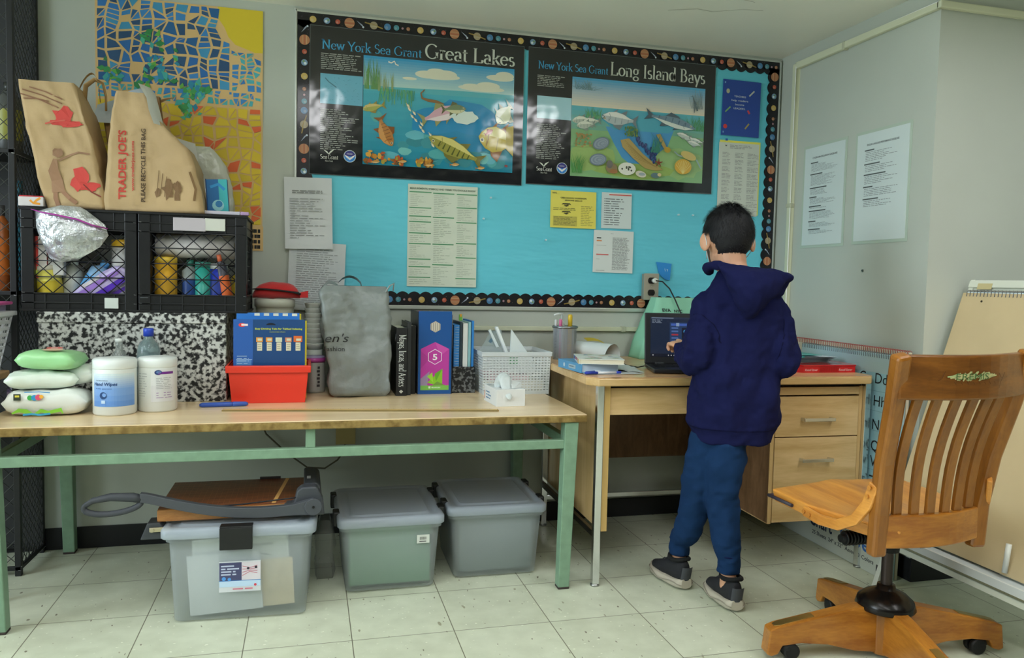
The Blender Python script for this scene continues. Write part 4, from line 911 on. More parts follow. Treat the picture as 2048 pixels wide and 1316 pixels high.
b = B(); b.box(.559, .645, -.24, -.235, ZT, .722); b.box(.556, .559, -.24, -.03, ZT, .722).box(.645, .648, -.24, -.03, ZT, .722).box(.556, .648, -.035, -.03, ZT, .85).box(.556, .648, -.24, -.03, ZT, ZT+.003); b.o('holder_shell', m, T, bev=.001)
def nb(x0, x1, z1, c_, lab, name, spiral=False, y0=-.23):
    b = B(c_).box(x0, x1, y0, -.04, ZT+.004, z1)
    T = None
    if spiral:
        T = thing(name, lab, name.replace('_', ' '), ((x0+x1)/2, -.14, ZT+.004)); b.o('pages', CARD, T); s = B('C0C4C8')
        for i in range(24): z = ZT+.02+(z1-ZT-.03)*i/23; s.tube([(x0+.002, y0+.004, z), (x0+.003, y0-.004, z+.001), (x1-.003, y0-.005, z+.002), (x1-.002, y0+.004, z+.002)], .0009, 5)
        s.o('spiral_wire', STEEL, T)
    else: b.o(name, A(.45), loc=((x0+x1)/2, -.14, ZT+.004), label=lab, cat=name.replace('_', ' '), bev=.001)
nb(.562, .584, .888, '3A7EC0', 'blue spiral notebook in the marbled holder', 'spiral_notebook', True)
nb(.587, .597, .9, '2A3A44', 'dark folder between spiral notebook and white papers', 'folder', y0=-.226)
nb(.599, .618, .895, 'BFC4C2', 'sheaf of white papers standing in the marbled holder', 'paper_sheaf')
nb(.620, .631, .9, '7AA4A8', 'pale teal workbook in the marbled holder', 'workbook')
nb(.634, .643, .905, '2A72B4', 'bright blue folder at the right end of the marbled holder', 'folder')
b = B('5E9E3E').box(.585, .597, -.215, -.205, .905, .93).c('C9843A').box(.588, .594, -.216, -.2049, .92, .931); b.o('tab_marker', SATIN, loc=(.59, -.21, .9), label='green and orange index tab sticking up from the notebooks', cat='index tab')
b = B('B83A7A'); b.loft([[(.555, -.2, .93), (.575, -.21, .905)], [(.55, -.16, .945), (.57, -.16, .92)]], closed=False, cap=False); b.loft([[(.555, -.2, .931), (.575, -.21, .906)], [(.55, -.16, .946), (.57, -.16, .921)]], closed=False, cap=False); b.o('card_flap', SATIN, loc=(.56, -.19, .92), label='pink card corner curling up beside the blue holder', cat='card')
# white perforated basket
def lattice(b, fn, nu, nv, gu, gv):
    """perforated sheet: strips mapped by fn(u,v); gu/gv = share of the cell that is open"""
    for j in range(nv+1):
        v0, v1 = (j-.5*(1-gv))/nv, (j+.5*(1-gv))/nv; v0, v1 = max(0, v0), min(1, v1); k = 6
        for i in range(k): b.f([b.v(fn(a, c)) for a, c in ((i/k, v0), ((i+1)/k, v0), ((i+1)/k, v1), (i/k, v1))])
    for i in range(nu+1):
        u0, u1 = max(0, (i-.5*(1-gu))/nu), min(1, (i+.5*(1-gu))/nu)
        for j in range(nv):
            v0, v1 = (j+.5*(1-gv))/nv, (j+1-.5*(1-gv))/nv; b.f([b.v(fn(a, c)) for a, c in ((u0, v0), (u1, v0), (u1, v1), (u0, v1))])
T = thing('plastic_basket', 'translucent white perforated basket holding sleeves near the desk', 'basket', (.8, -.17, ZT))
BASK = A(.35, alpha=.78, name='frosted_plastic')
b = B('C2CACC'); e = .004
x0, x1, y0, y1, z1 = .668, .94, -.3, -.04, .782
b2 = [((x0, y0), (x1, y0)), ((x1, y0), (x1, y1)), ((x1, y1), (x0, y1)), ((x0, y1), (x0, y0))]
for (ax, ay), (cx_, cy_) in b2:
    nxx, nyy = (cy_-ay), -(cx_-ax); l_ = math.hypot(nxx, nyy); nxx /= l_; nyy /= l_
    lattice(b, lambda u, v: (ax+(cx_-ax)*u+nxx*e*v+(u-.5)*2*e*v*(cx_-ax)/l_, ay+(cy_-ay)*u+nyy*e*v+(u-.5)*2*e*v*(cy_-ay)/l_, ZT+.012+(z1-ZT-.025)*v), int(l_/.0125), 13, .55, .3)
b.box(x0, x1, y0, y1, ZT, ZT+.012); b.o('basket_wall', BASK, T, weld=False)
b = B('C9D0D2'); q = lambda d, z: [(x0-d, y0-d, z), (x1+d, y0-d, z), (x1+d, y1+d, z), (x0-d, y1+d, z)]
b.loft([q(.004, z1-.014), q(.008, z1-.012), q(.009, z1+.004), q(.004, z1+.005), q(.002, z1-.01)], False, False); b.o('rim', BASK, T, bev=.001)
CLR = A(.12, alpha=.35, spec=.6, name='clear_plastic')
b = B('C4CCCC').prism([(.79, .873), (.783, .70), (.89, .70), (.885, .745)], -.262, -.252); b.o('envelope', SATIN, loc=(.82, -.26, .7), label='large white folded envelope leaning in the plastic basket', cat='envelope', weld=False)
b = B('BCC6C8').prism([(.795, .85), (.80, .71), (.90, .71), (.893, .74)], -.25, -.244); b.o('paper_sheet', SATIN, loc=(.85, -.247, .7), label='white sheet right behind the folded envelope in the basket', cat='paper', weld=False)
b = B('D0D6D6').prism([(.730, .880), (.739, .884), (.786, .775), (.775, .772)], -.236, -.214); b.o('binder_strip', SATIN, loc=(.74, -.22, .71), label='thick white strip slanting left of the envelope in the basket', cat='strip')
b = B('C4CCCC').prism([(.708, .865), (.716, .870), (.752, .80), (.742, .796)], -.21, -.195); b.o('binder_strip', SATIN, loc=(.72, -.2, .71), label='shorter white strip, leftmost in the basket', cat='strip')
b = B('B0C0C2').prism([(.672, .775), (.775, .775), (.765, .868), (.72, .862)], -.19, -.1895); b.c('4A90B4').prism([(.712, .82), (.724, .836), (.734, .828), (.722, .812)], -.1905, -.190); b.o('sheet_protector', CLR, loc=(.74, -.19, .7), label='clear sheet protector with blue tape at the basket\'s back', cat='sheet protector')
B('2A8A4A').box(.772, .81, -.291, -.288, .735, .765).o('green_card', SATIN, loc=(.79, -.289, .735), label='small green card behind the basket front', cat='card')
b = B('C9C4B4').box(.68, .92, -.28, -.06, ZT+.014, ZT+.05).c('B9929C').box(.7, .86, -.285, -.09, ZT+.052, ZT+.075); b.o('paper_stack', CARD, loc=(.8, -.17, ZT+.014), label='stack of papers in the bottom of the basket', cat='papers')
# glove box
T = thing('glove_box', 'open white box of disposable gloves at the table front', 'glove box', (.70, -.505, ZT), rotz=.05)
b = B('C6CACA').box(-.052, .056, -.085, .08, 0, .062); b.plane((-.052, .08, 0), (0, -1, 0), (0, 0, 1)); b.rect(.008, .008, .016, .04, 'B87A5A'); b.dashes(.03, .012, .1, .045, 3, .4, '5A7A9A', 2, .3)
b.plane((-.052, -.085, .062), (1, 0, 0), (0, 1, 0)); b.disc(.054, .08, .034, '3A3E40', .05); b.dashes(.002, .11, .04, .155, 4, .3, '8A9296', 3, .3); b.o('carton', A(.5), T, bev=.001)
b = B('C6CACA').hexa([(.01, -.08, .063), (.054, -.05, .063), (.05, -.045, .064), (.006, -.076, .064)], [(.02, -.03, .085), (.055, -.03, .08), (.054, -.028, .081), (.019, -.028, .086)]); b.o('flap', A(.5), T)
b = B('B4BCBC'); rings = []
for i in range(12):
    t = i/11; c = Vector((-.01+.004*t, -.01-.09*t+.01*math.sin(3*t), .062+.03*math.sin(PI*min(1, t*1.3))-.035*max(0, t-.55)*2)); r_ = .026*(1-t)**.7+.007
    rings.append([c+Vector((math.cos(2*PI*k/14)*r_*(1+.35*nz(k*.8, i*.5, 3)), .3*r_*math.sin(2*PI*k/14), math.sin(2*PI*k/14)*r_*.9*(1+.35*nz(k*.8, i*.5, 8)))) for k in range(14)])
b.loft(rings); b.o('glove', A(.35, bump=(60, .6, .003)), T, sub=1)
# ------------------------------------------------------------------ milk crates on the carton
ZK = .9305
CRT = A(.38, spec=.5, name='black_crate_plastic')
def crate_parts():
    T = thing('milk_crate', 'black milk crate with white sticker at its lower edge, left one', 'crate', (-.745, -.2, ZK), group='black milk crates on the marbled carton', local=True)
    W_, D_, H_ = .352, .31, .345; x0, x1, y0, y1 = -W_/2, W_/2, -D_/2, D_/2
    b = B('111214')
    for sx in (-1, 1):
        for sy in (-1, 1): b.cbox((sx*(W_/2-.019), sy*(D_/2-.019), H_/2), (.038, .038, H_-.004))
    for z, h in ((.033, .054), (H_-.036, .06)):
        b.box(x0+.02, x1-.02, y0+.004, y0+.01, z-h/2, z+h/2).box(x0+.02, x1-.02, y1-.01, y1-.004, z-h/2, z+h/2).box(x0+.004, x0+.01, y0+.02, y1-.02, z-h/2, z+h/2).box(x1-.01, x1-.004, y0+.02, y1-.02, z-h/2, z+h/2)
    b.box(x0+.008, x1-.008, y0+.008, y1-.008, .006, .01); b.o('frame', CRT, T, bev=.002)
    for nm, zz_ in (('lower_ribs', (.004, .03, .061)), ('upper_ribs', (H_-.068, H_-.037, H_-.004))):
      b = B('111214')
      for z in zz_:
        h = .0075 if z in (.004, H_-.004) else .004; e = .004 if z in (.004, H_-.004) else .0
        for q in ((x0-e, x1+e, y0-e, y0+.012), (x0-e, x1+e, y1-.012, y1+e), (x0-e, x0+.012, y0, y1), (x1-.012, x1+e, y0, y1)): b.box(*q, z-h/2, z+h/2)
      for i in range(1, 5):
        x = x0+W_*i/5; b.box(x-.002, x+.002, y0+.001, y0+.006, min(zz_)+.002, max(zz_)-.002)
      b.o(nm, CRT, T, bev=.0008)
    b = B('15161A')
    ox0, ox1, oz0, oz1 = x0+.036, x1-.036, .062, H_-.068
    def net(f, a0, a1):
        n = round((a1-a0)/.055); st = (a1-a0)/n; hh = oz1-oz0; m = 4
        for i in range(1, m): z = oz0+hh*i/m; b.tube([f(a0-.02, z), f(a1+.02, z)], .002, 4)
        zs = hh/m
        for i in range(n):
            for j in range(m):
                a, c = a0+st*i, a0+st*(i+1); z, zz = oz0+zs*j, oz0+zs*(j+1)
                b.tube([f(a, z), f(c, zz)], .0017, 4); b.tube([f(a, zz), f(c, z)], .0017, 4)
    net(lambda a, z: (a, y0+.007, z), ox0, ox1); net(lambda a, z: (a, y1-.007, z), ox0, ox1)
    net(lambda a, z: (x0+.007, a, z), y0+.036, y1-.036); net(lambda a, z: (x1-.007, a, z), y0+.036, y1-.036)
    b.o('mesh_panel', CRT, T)
    return T
c1 = crate_parts()
c2 = dup(c1, (-.388, -.2, ZK), label='black milk crate with blank label strip along its top, right one')
c1['local'] = c2['local'] = 1
B('B4BAB6').box(.075, .118, -.1575, -.153, .012, .048).o('sticker', SATIN, c1, bev=.001)
b = B('A49EA4').box(-.065, .04, -.156, -.1515, H_+.0 if False else .285, .33).c('B4B6AE').box(.04, .105, -.156, -.1515, .288, .33); b.o('label_strip', SATIN, c2, bev=.001)
B('5A5E62').box(-.17, -.145, -.1582, -.1575, .05, .052).o('scratch', SATIN, c2)
def bottle(name, x, y, z, r, h, col, capc, lab, cat='bottle', tilt=0, group=None, band=None, neck=True, yaw=0):
    T = thing(name, lab, cat, (x, y, z), local=True, ry=tilt, rotz=yaw, group=group)
    top = [(r, h*.78), (r*.6, h*.84), (r*.38, h*.87), (r*.38, h*.9)] if neck else [(r, h*.88)]
    b = B(col).lathe([(r*.9, 0), (r, .006), *top], (0, 0, 0), 20); b.o('bottle_body', A(.35), T)
    B(capc).lathe([(r*.42, h*.88), (r*.42, h), (0, h)] if neck else [(r*1.02, h*.88), (r*1.02, h*.99), (0, h)], (0, 0, 0), 16).o('cap', PLASTIC, T)
    if band: B(band).lathe([(r*1.01, h*.2), (r*1.01, h*.62)], (0, 0, 0), 20, cap=False).o('label_band', SATIN, T)
    return T
z0 = ZK+.0105
bottle('wipes_canister', -.487, -.29, z0, .037, .185, 'C9982A', 'C9A83A', 'yellow wipes canister inside the right crate, leftmost', 'wipes canister', band='B88C28', neck=False)
bottle('bottle', -.408, -.28, z0, .028, .175, '7A8280', '1E5E50', 'grey bottle with green cap beside the yellow canister in the crate', band='24407A')
bottle('bottle', -.362, -.31, z0, .026, .17, '2A8C80', '2A6A60', 'teal bottle in the middle of the right crate', neck=False)
bottle('spray_can', -.315, -.29, z0, .034, .165, '24349A', 'A8AEB0', 'dark blue spray can standing inside the right crate', 'spray can', band='2E3E8E', neck=False)
bottle('spray_can', -.27, -.31, z0+.0, .019, .2, '3A3A44', 'B85A3A', 'slim dark can leaning right inside the right crate', 'spray can', tilt=-.2, band='C9602E')
bottle('bottle', -.247, -.24, z0, .026, .15, 'C9B23A', 'B8B83A', 'yellow green bottle at the right side of the right crate')
T = thing('paper_roll', 'long white paper towel roll lying on top inside the right crate', 'paper roll', (-.39, -.27, z0+.2))
B('B2AFAE').lathe([(.018, 0), (.042, .001), (.042, .26), (.018, .261)], (-.52, -.27, ZK+.235), 28, axis='x').o('roll', A(.85), T)
B('8A7A6A').lathe([(.0175, -.001), (.0175, .262)], (-.52, -.27, ZK+.235), 16, axis='x').o('core', CARD, T)
# left crate contents
T = thing('snack_pack', 'red and white pack standing at the left of the left crate', 'pack', (-.87, -.31, z0+.1))
b = B('B03A34').box(-.895, -.85, -.335, -.32, z0+.1, z0+.24); b.plane((-.895, -.335, z0+.1)); b.rect(.02, .0, .045, .14, 'B8B4B0'); b.disc(.022, .02, .012, 'A8B84A'); b.o('carton', SATIN, T, bev=.002)
b = B('B8B8B4').box(-.85, -.8, -.33, -.3, z0+.11, z0+.22); b.o('wipes_pack', SATIN, loc=(-.825, -.31, z0+.11), label='white pack behind the silver zip bag in the left crate', cat='pack', bev=.004)
bottle('wipes_canister', -.625, -.29, z0, .036, .24, 'B4B4B4', 'C9A02A', 'white canister with yellow lid at the right of the left crate', 'wipes canister', neck=False, band='9A9A9E')
def roll_pack(x, z, L, W_, H_, rz, c_, lab, stripes=(), tilt=0, y=-.315, seed=0):
    T = thing('wipes_pack', lab, 'pack', (x, y, z), local=True, ry=tilt)
    b = B(c_); pillow(b, (0, 0, 0), L, W_, H_, seed=seed, amp=.005); b.o('wrapper', FOIL, T)
    if stripes:
        b = B(); b.plane((-L/2, -W_/2, -H_/2), (1, 0, 0), (0, 0, 1), off=.0015, step=1e-4)
        for a, c, e, f, k in stripes: b.rect(a*L, c*H_, e*L, f*H_, k)
        b.o('wrapper_print', FOIL, T)
roll_pack(-.69, z0+.075, .21, .05, .075, 0, 'A89CC4', 'white and purple striped pack lying diagonally in the left crate', ((.05, .1, .9, .35, '4A2A9A'), (.1, .55, .9, .75, '8A6AB4'), (.3, .8, .6, .95, 'C9C4CC')), tilt=-.6, seed=3)
roll_pack(-.655, z0+.05, .17, .05, .05, 0, 'B4B0B8', 'white pack at the lower right corner of the left crate', ((.1, .3, .8, .55, '5A3AA4'),), tilt=-.55, y=-.3, seed=5)
bottle('bottle', -.755, -.29, z0+.02, .034, .16, '7FA4C4', '4A86B8', 'pale blue bottle lying at the middle of the left crate', tilt=.5, band='4A8EC4')
bottle('wipes_canister', -.845, -.3, z0+.004, .04, .14, 'C4BC5A', 'B8B4A4', 'yellow labelled round tub at lower left of the left crate', 'wipes canister', tilt=-.12, band='B8A42E', neck=False)
bottle('bottle', -.8, -.265, z0, .03, .17, 'B4B8B0', 'C4C8C4', 'white bottle behind the yellow tub in the left crate', tilt=.1)
# zip bag hanging out of the left crate
T = thing('zip_bag', 'silver zip bag with magenta seal hanging over the left crate front', 'zip bag', (-.8, -.37, 1.1))
b = B('B4B8BA'); out = [(-.875, 1.262), (-.80, 1.285), (-.74, 1.282), (-.72, 1.27), (-.665, 1.225), (-.655, 1.19), (-.68, 1.15), (-.75, 1.105), (-.80, 1.095), (-.835, 1.11), (-.86, 1.17), (-.872, 1.21)]
cx, cz = -.77, 1.19; n = len(out); rings = []
for k in range(6):
    s = 1-k/5; rings.append([(cx+(x-cx)*s, -.362-.03*(1-s**2)-.012*nz(x*s, z*s, k, 22), cz+(z-cz)*s) for x, z in out])
b.loft(rings, False, True); b.loft([[(x, -.358, z) for x, z in out], rings[0]], True)
b.o('foil_bag', A(.24, .55, bump=(26, 1.0, .014, 5), spec=.8, var=(22, .45), name='crinkled_foil'), T)
b = B('9A2E8E'); b.tube([(-.885, -.366, 1.268), (-.85, -.38, 1.258), (-.80, -.388, 1.25), (-.74, -.392, 1.238), (-.70, -.386, 1.222), (-.655, -.372, 1.212)], [.003, .006, .007, .007, .006, .005], 8, sq=.4); b.o('seal', A(.3), T)
# ---- things on top of the crates
ZB = 1.2775
KRAFT = A(.75, bump=(18, .5, .006, 4), var=(6, .1), name='kraft_paper')
def pbag(lab, levels, seed, amp=.008, col='A88F6A'):
    T = thing('paper_bag', lab, 'paper bag', ((levels[0][1]+levels[0][2])/2, (levels[0][3]+levels[0][4])/2, levels[0][0]))
    b = B(col); sf = bag_loft(b, levels, 18, amp, 7, seed, m=44, fine=.004); b.o('sack', KRAFT, T)
    p = B(); p.surf = sf; p.O = p.U = p.V = Vector(); p.h = .0012; p.st = 4e-5
    return T, p
T, p = pbag('brown grocery bag leaning left with red maple leaves and a figure print', [(ZB, -.845, -.672, -.335, -.16), (1.35, -.868, -.682, -.335, -.15), (1.5, -.895, -.708, -.335, -.14), (1.62, -.92, -.74, -.33, -.15), (1.7, -.935, -.77, -.31, -.19)], 2)
blob(p, -.795, 1.585, .03, .032, 'B8403A', 3, 16, .35); blob(p, -.775, 1.56, .05, .013, 'B8403A', 4, 14, .4); p.line([(-.85, 1.555), (-.82, 1.565), (-.79, 1.57)], .005, 'B8564A')
blob(p, -.745, 1.375, .026, .034, 'B8403A', 5, 14, .35); blob(p, -.72, 1.355, .032, .016, 'B03A34', 6, 14, .4)
for a, c in (((-.92, 1.665), (-.80, 1.625)), ((-.925, 1.65), (-.81, 1.61)), ((-.90, 1.675), (-.80, 1.64)), ((-.915, 1.635), (-.84, 1.63))): p.line([a, ((a[0]+c[0])/2, (a[1]+c[1])/2+.004), c], .004, '7E5A44')
blob(p, -.812, 1.46, .018, .017, '8A6A52', 7, 12, .2); p.line([(-.82, 1.44), (-.825, 1.40), (-.815, 1.37), (-.81, 1.33)], [.012, .03, .034, .04], '8F6E54'); p.line([(-.81, 1.435), (-.775, 1.455), (-.75, 1.465), (-.715, 1.462)], .006, '8A6A52')
p.line([(-.82, 1.34), (-.82, 1.31), (-.812, 1.285)], .014, '8A664E'); p.line([(-.80, 1.335), (-.775, 1.31), (-.755, 1.295)], .013, '8A664E'); p.line([(-.735, 1.36), (-.71, 1.335), (-.68, 1.32)], .004, '6E2E24')
p.o('bag_print', KRAFT, T, weld=False)
b = B('9A7C50'); b.loft([[(-.79+.075*u+.012*math.sin(PI*u), -.20+.05*v, 1.665+.1*math.sin(PI*u)**.6*(1-.15*v)) for u in [k/10 for k in range(11)]] for v in (0, .25)], closed=False)
b.tube([(-.765, -.2, 1.66), (-.762, -.19, 1.72), (-.735, -.185, 1.745), (-.71, -.18, 1.735), (-.70, -.18, 1.69), (-.70, -.18, 1.64)], .009, 8, sq=.4); b.o('bag_handle', KRAFT, T)
T, p = pbag('brown grocery bag hidden behind the two front paper bags', [(ZB, -.70, -.60, -.15, -.06), (1.5, -.70, -.60, -.15, -.06), (1.64, -.72, -.55, -.15, -.06), (1.66, -.72, -.56, -.14, -.07)], 4, .003, '94764C'); blob(p, -.66, 1.5, .02, .04, '6E2A24', 3); p.o('bag_print', KRAFT, T, weld=False)
T, p = pbag('brown TRADER JOE\'S grocery bag with vertical red lettering, pointed top', [(ZB, -.668, -.352, -.345, -.15), (1.31, -.672, -.362, -.345, -.15), (1.44, -.662, -.385, -.34, -.15), (1.50, -.658, -.41, -.34, -.15), (1.56, -.652, -.475, -.33, -.16), (1.62, -.648, -.52, -.325, -.17), (1.685, -.635, -.55, -.31, -.2)], 6)
p.text("TRADER JOE'S", -.604, 1.315, .024, 'B03A30', True, rot=PI/2, w=.235); p.text('www.traderjoes.com', -.578, 1.345, .01, 'B0463A', True, rot=PI/2, w=.17); p.text('PLEASE RECYCLE THIS BAG', -.543, 1.31, .014, '4A3A2A', True, rot=PI/2, w=.25)
for i in range(5): p.line([(-.505+.012*i, 1.33+.01*(i % 2)), (-.503+.012*i, 1.37), (-.50+.013*i, 1.42-.01*i)], .0025, '6E5638')
blob(p, -.47, 1.36, .018, .03, '6E5438', 3, 14, .5); blob(p, -.44, 1.35, .012, .026, '6E5438', 5, 12, .5); blob(p, -.505, 1.345, .008, .016, '6E5438', 6, 10, .4); p.line([(-.385, 1.32), (-.38, 1.36), (-.40, 1.42)], .008, '6A5030')
p.o('bag_print', KRAFT, T, weld=False)
B('7E5E38').loft([[(-.60, -.19, 1.66), (-.56, -.19, 1.655), (-.50, -.19, 1.69), (-.475, -.19, 1.70)], [(-.60, -.18, 1.68), (-.56, -.18, 1.68), (-.50, -.18, 1.70), (-.475, -.18, 1.705)]], False, closed=False).o('bag_handle', KRAFT, T)
b = B('7A5C3A'); b.hexa([(-.54, -.2, 1.5), (-.5, -.2, 1.5), (-.5, -.17, 1.5), (-.54, -.17, 1.5)], [(-.555, -.2, 1.7), (-.522, -.2, 1.7), (-.522, -.17, 1.7), (-.555, -.17, 1.7)]); b.o('gusset', KRAFT, T)
WP = A(.55, bump=(14, .5, .006))
b = B('B0BAC4'); b.loft([[(-.75, -.165, 1.60), (-.68, -.17, 1.60), (-.62, -.175, 1.60), (-.56, -.18, 1.60), (-.53, -.19, 1.57)], [(-.735, -.15, 1.665), (-.68, -.155, 1.685), (-.625, -.16, 1.722), (-.567, -.165, 1.738), (-.54, -.18, 1.70)], [(-.73, -.14, 1.66), (-.68, -.145, 1.68), (-.625, -.15, 1.718), (-.567, -.155, 1.732), (-.54, -.17, 1.695)]], False, closed=False)
b.o('paper_sheet', WP, loc=(-.6, -.18, 1.6), label='bluish white sheet sticking up behind the lettered paper bag', cat='paper', weld=False)
b = B('BDBFBA'); b.loft([[(-.552, -.352, 1.69), (-.535, -.356, 1.66), (-.528, -.358, 1.62), (-.512, -.36, 1.575)], [(-.565, -.335, 1.712), (-.528, -.33, 1.70), (-.512, -.335, 1.64), (-.497, -.34, 1.575)], [(-.55, -.28, 1.70), (-.52, -.28, 1.69), (-.505, -.28, 1.63), (-.49, -.28, 1.565)]], False, closed=False); b.o('paper_sheet', WP, loc=(-.53, -.32, 1.6), label='white sheet folded over the lettered bag\'s right shoulder', cat='paper', weld=False)
b = B('B4B6B0').hexa([(-.47, -.17, 1.44), (-.39, -.17, 1.44), (-.39, -.168, 1.44), (-.47, -.168, 1.44)], [(-.482, -.17, 1.565), (-.405, -.17, 1.545), (-.405, -.168, 1.545), (-.482, -.168, 1.565)]); b.o('paper_sheet', WP, loc=(-.44, -.17, 1.44), label='small white sheet standing right behind the lettered paper bag', cat='paper', weld=False)
T = thing('plastic_wrap', 'crumpled clear plastic wrap with white packs right of lettered bag', 'plastic wrap', (-.4, -.2, ZB))
b = B('AEB0A4'); bag_loft(b, [(ZB+.001, -.37, -.275, -.13, -.06), (1.4, -.42, -.285, -.13, -.05), (1.48, -.46, -.31, -.13, -.05), (1.53, -.475, -.345, -.13, -.05), (1.545, -.47, -.36, -.12, -.06)], 6, .01, 14, 8); b.o('wrap', A(.25, bump=(22, .8, .006), name='milky_wrap'), T)
b = B('1F5A8E').box(-.345, -.275, -.3, -.27, ZB+.002, 1.405); b.plane((-.345, -.3, ZB)); b.rect(.04, .004, .069, .127, '3A9AA0'); b.disc(.035, .035, .02, '7FB0B8', n=14); b.disc(.038, .04, .012, '2A6A9A', n=12); b.line([(.012, .1), (.04, .11), (.06, .09)], .01, '2A7AB0')
b.c('1A3A6A').box(-.348, -.345, -.302, -.268, ZB+.001, 1.407); o_ = b.o('book', SATIN, label='blue and teal activity book standing at the crate\'s right end', cat='book', loc=(-.31, -.285, ZB), bev=.001); o_.rotation_euler = (0, -.06, 0)
b = B('B4B0BA').box(-.385, -.235, -.335, -.308, ZB+.001, ZB+.013).c('A88AAE').box(-.234, -.206, -.335, -.308, ZB+.001, ZB+.013); b.o('craft_sticks', SATIN, loc=(-.3, -.32, ZB), label='flat white and pink packet lying on the right crate edge', cat='packet', bev=.002)
b = B('BCB8B8').box(-.93, -.855, -.345, -.29, ZB+.002, ZB+.033); b.c('B0303A').box(-.928, -.857, -.343, -.292, ZB+.033, ZB+.037); b.plane((-.93, -.345, ZB)); b.line([(.035, .022), (.045, .012), (.055, .022), (.066, .03)], .007, 'CE8A2E'); b.line([(.045, .012), (.065, .01)], .007, 'CE8A2E')
b.o('candy_box', SATIN, loc=(-.89, -.32, ZB), label='small white box with orange mark at the left crate corner', cat='box', bev=.003)
# ------------------------------------------------------------------ left edge: wire mesh locker, desk, basket
T = thing('mesh_locker', 'tall dark wire mesh locker against the wall at far left', 'locker', (-1.3, -.13, 0))
LX1, LX0, LY0, LY1 = -.962, -1.75, -.27, -.012
b = B('222324')
for x in (LX0, LX1-.02):
    for y in (LY0, LY1-.02): b.box(x, x+.02, y, y+.02, 0, 2.1)
for z in (.02, .5, .98, 1.46, 2.08): b.box(LX0, LX1, LY0, LY0+.012, z, z+.015).box(LX0, LX1, LY1-.012, LY1, z, z+.015).box(LX1-.012, LX1, LY0, LY1, z, z+.015).box(LX0, LX0+.012, LY0, LY1, z, z+.015)
b.o('frame', A(.5, .3), T, bev=.002)
B('2A2B2C').box(LX0+.02, LX1-.02, LY1-.006, LY1-.003, .03, 2.08).o('back_panel', A(.6), T)
b = B('3A3C38')
def dmesh(f, a0, a1, z0, z1, st=.03):
    n = int((a1-a0+z1-z0)/st)
    for i in range(1, n):
        for s in (0, 1):
            c = i*st; p0 = max(0, c-(z1-z0)); p1 = min(a1-a0, c)
            if p1-p0 < .005: continue
            A0 = (a0+p0, z0+c-p0); A1 = (a0+p1, z0+c-p1)
            if s: A0, A1 = (a1-p0, A0[1]), (a1-p1, A1[1])
            b.tube([f(*A0), f(*A1)], .0016, 3, cap=False)
dmesh(lambda a, z: (LX1-.004, a, z), LY0+.012, LY1-.012, .03, 2.08, .034)
b.o('side_mesh', A(.5, .4), T, weld=False)
b = B('3A3C38'); dmesh(lambda a, z: (a, LY0+.004, z), LX1-.3, LX1-.015, .03, 2.08, .05); b.o('front_mesh', A(.5, .4), T, weld=False)
for z in (.5, .98, 1.46): B('1C1D1E').box(LX0+.02, LX1-.02, LY0+.02, LY1-.02, z, z+.006).o('shelf', A(.6), T)
def lb(x, y, z, r, h, c_, cap_, lab, band=None): bottle('bottle', x, y, z, r, h, c_, cap_, lab, band=band)
lb(-1.015, -.15, 1.467, .04, .25, '4A4C4A', '2A2C2A', 'dark bottle with yellow green label on the locker\'s top shelf', '8A8A3A')
lb(-1.01, -.2, .987, .03, .2, '24302E', '3A6A7A', 'dark bottle inside the locker beside the leaning bag', '3A3A3C')
lb(-1.02, -.225, 1.215 if False else .987, .028, .3, '8A4A1E', '3A3A3C', 'orange labelled can inside the mesh locker', 'A85A1E')
lb(-1.01, -.08, .987, .03, .4, '2A4A5A', '2A5A6A', 'dark teal tall bottle at the back of the locker', '2A6A7A')
lb(-1.01, -.12, .507, .035, .2, '3A2E44', '5A2A2A', 'dark purple bottle on the locker\'s middle shelf', '6A5A6A')
# student desk at far left
T = thing('student_desk', 'small wooden desk corner at the far left holding a basket', 'desk', (-1.25, -.65, 0))
B().box(-1.55, -.965, -.95, -.335, .708, .732).o('desk_top', wood(P('9A7A4E'), P('B8966A'), (10, 2, 10)), T, bev=.004)
for x, y in ((-.99, -.5), (-1.5, -.9), (-.99, -.9), (-1.5, -.4)):
    L_ = B('A8ACA4').tube([(x, y, .708), (x+.02, y-.0, .02)], .012, 12).o('leg', A(.3, .6), T); B('6A5A48').lathe([(.014, 0), (.02, .004), (.02, .012), (.01, .02)], (x+.02, y, 0), 12).o('foot', RUBBER, L_)
T = thing('plastic_basket', 'white slotted basket with a pink lid on the far left desk', 'basket', (-1.1, -.5, .733))
b = B('D4DEE2'); x0, x1, y0, y1, z1 = -1.25, -.985, -.6, -.36, .93; e = .03
for (ax, ay), (cx_, cy_) in [((x0, y0), (x1, y0)), ((x1, y0), (x1, y1)), ((x1, y1), (x0, y1)), ((x0, y1), (x0, y0))]:
    nxx, nyy = (cy_-ay), -(cx_-ax); l_ = math.hypot(nxx, nyy); nxx /= l_; nyy /= l_
    lattice(b, lambda u, v: (ax+(cx_-ax)*u+nxx*e*v+(u-.5)*2*e*v*(cx_-ax)/l_, ay+(cy_-ay)*u+nyy*e*v+(u-.5)*2*e*v*(cy_-ay)/l_, .745+(z1-.76)*v), 14, 8, .5, .5)
b.box(x0, x1, y0, y1, .733, .745); b.o('basket_wall', BASK, T, weld=False)
q = lambda d, z: [(x0-d, y0-d, z), (x1+d, y0-d, z), (x1+d, y1+d, z), (x0-d, y1+d, z)]
b = B('D4DEE2'); b.loft([q(e, z1-.016), q(e+.01, z1-.014), q(e+.01, z1), q(e, z1)], False, False); b.o('rim', BASK, T, bev=.002)
T = thing('shallow_tray', 'clear tray with pink rim resting on the slotted basket', 'tray', (-1.1, -.48, z1+.001))
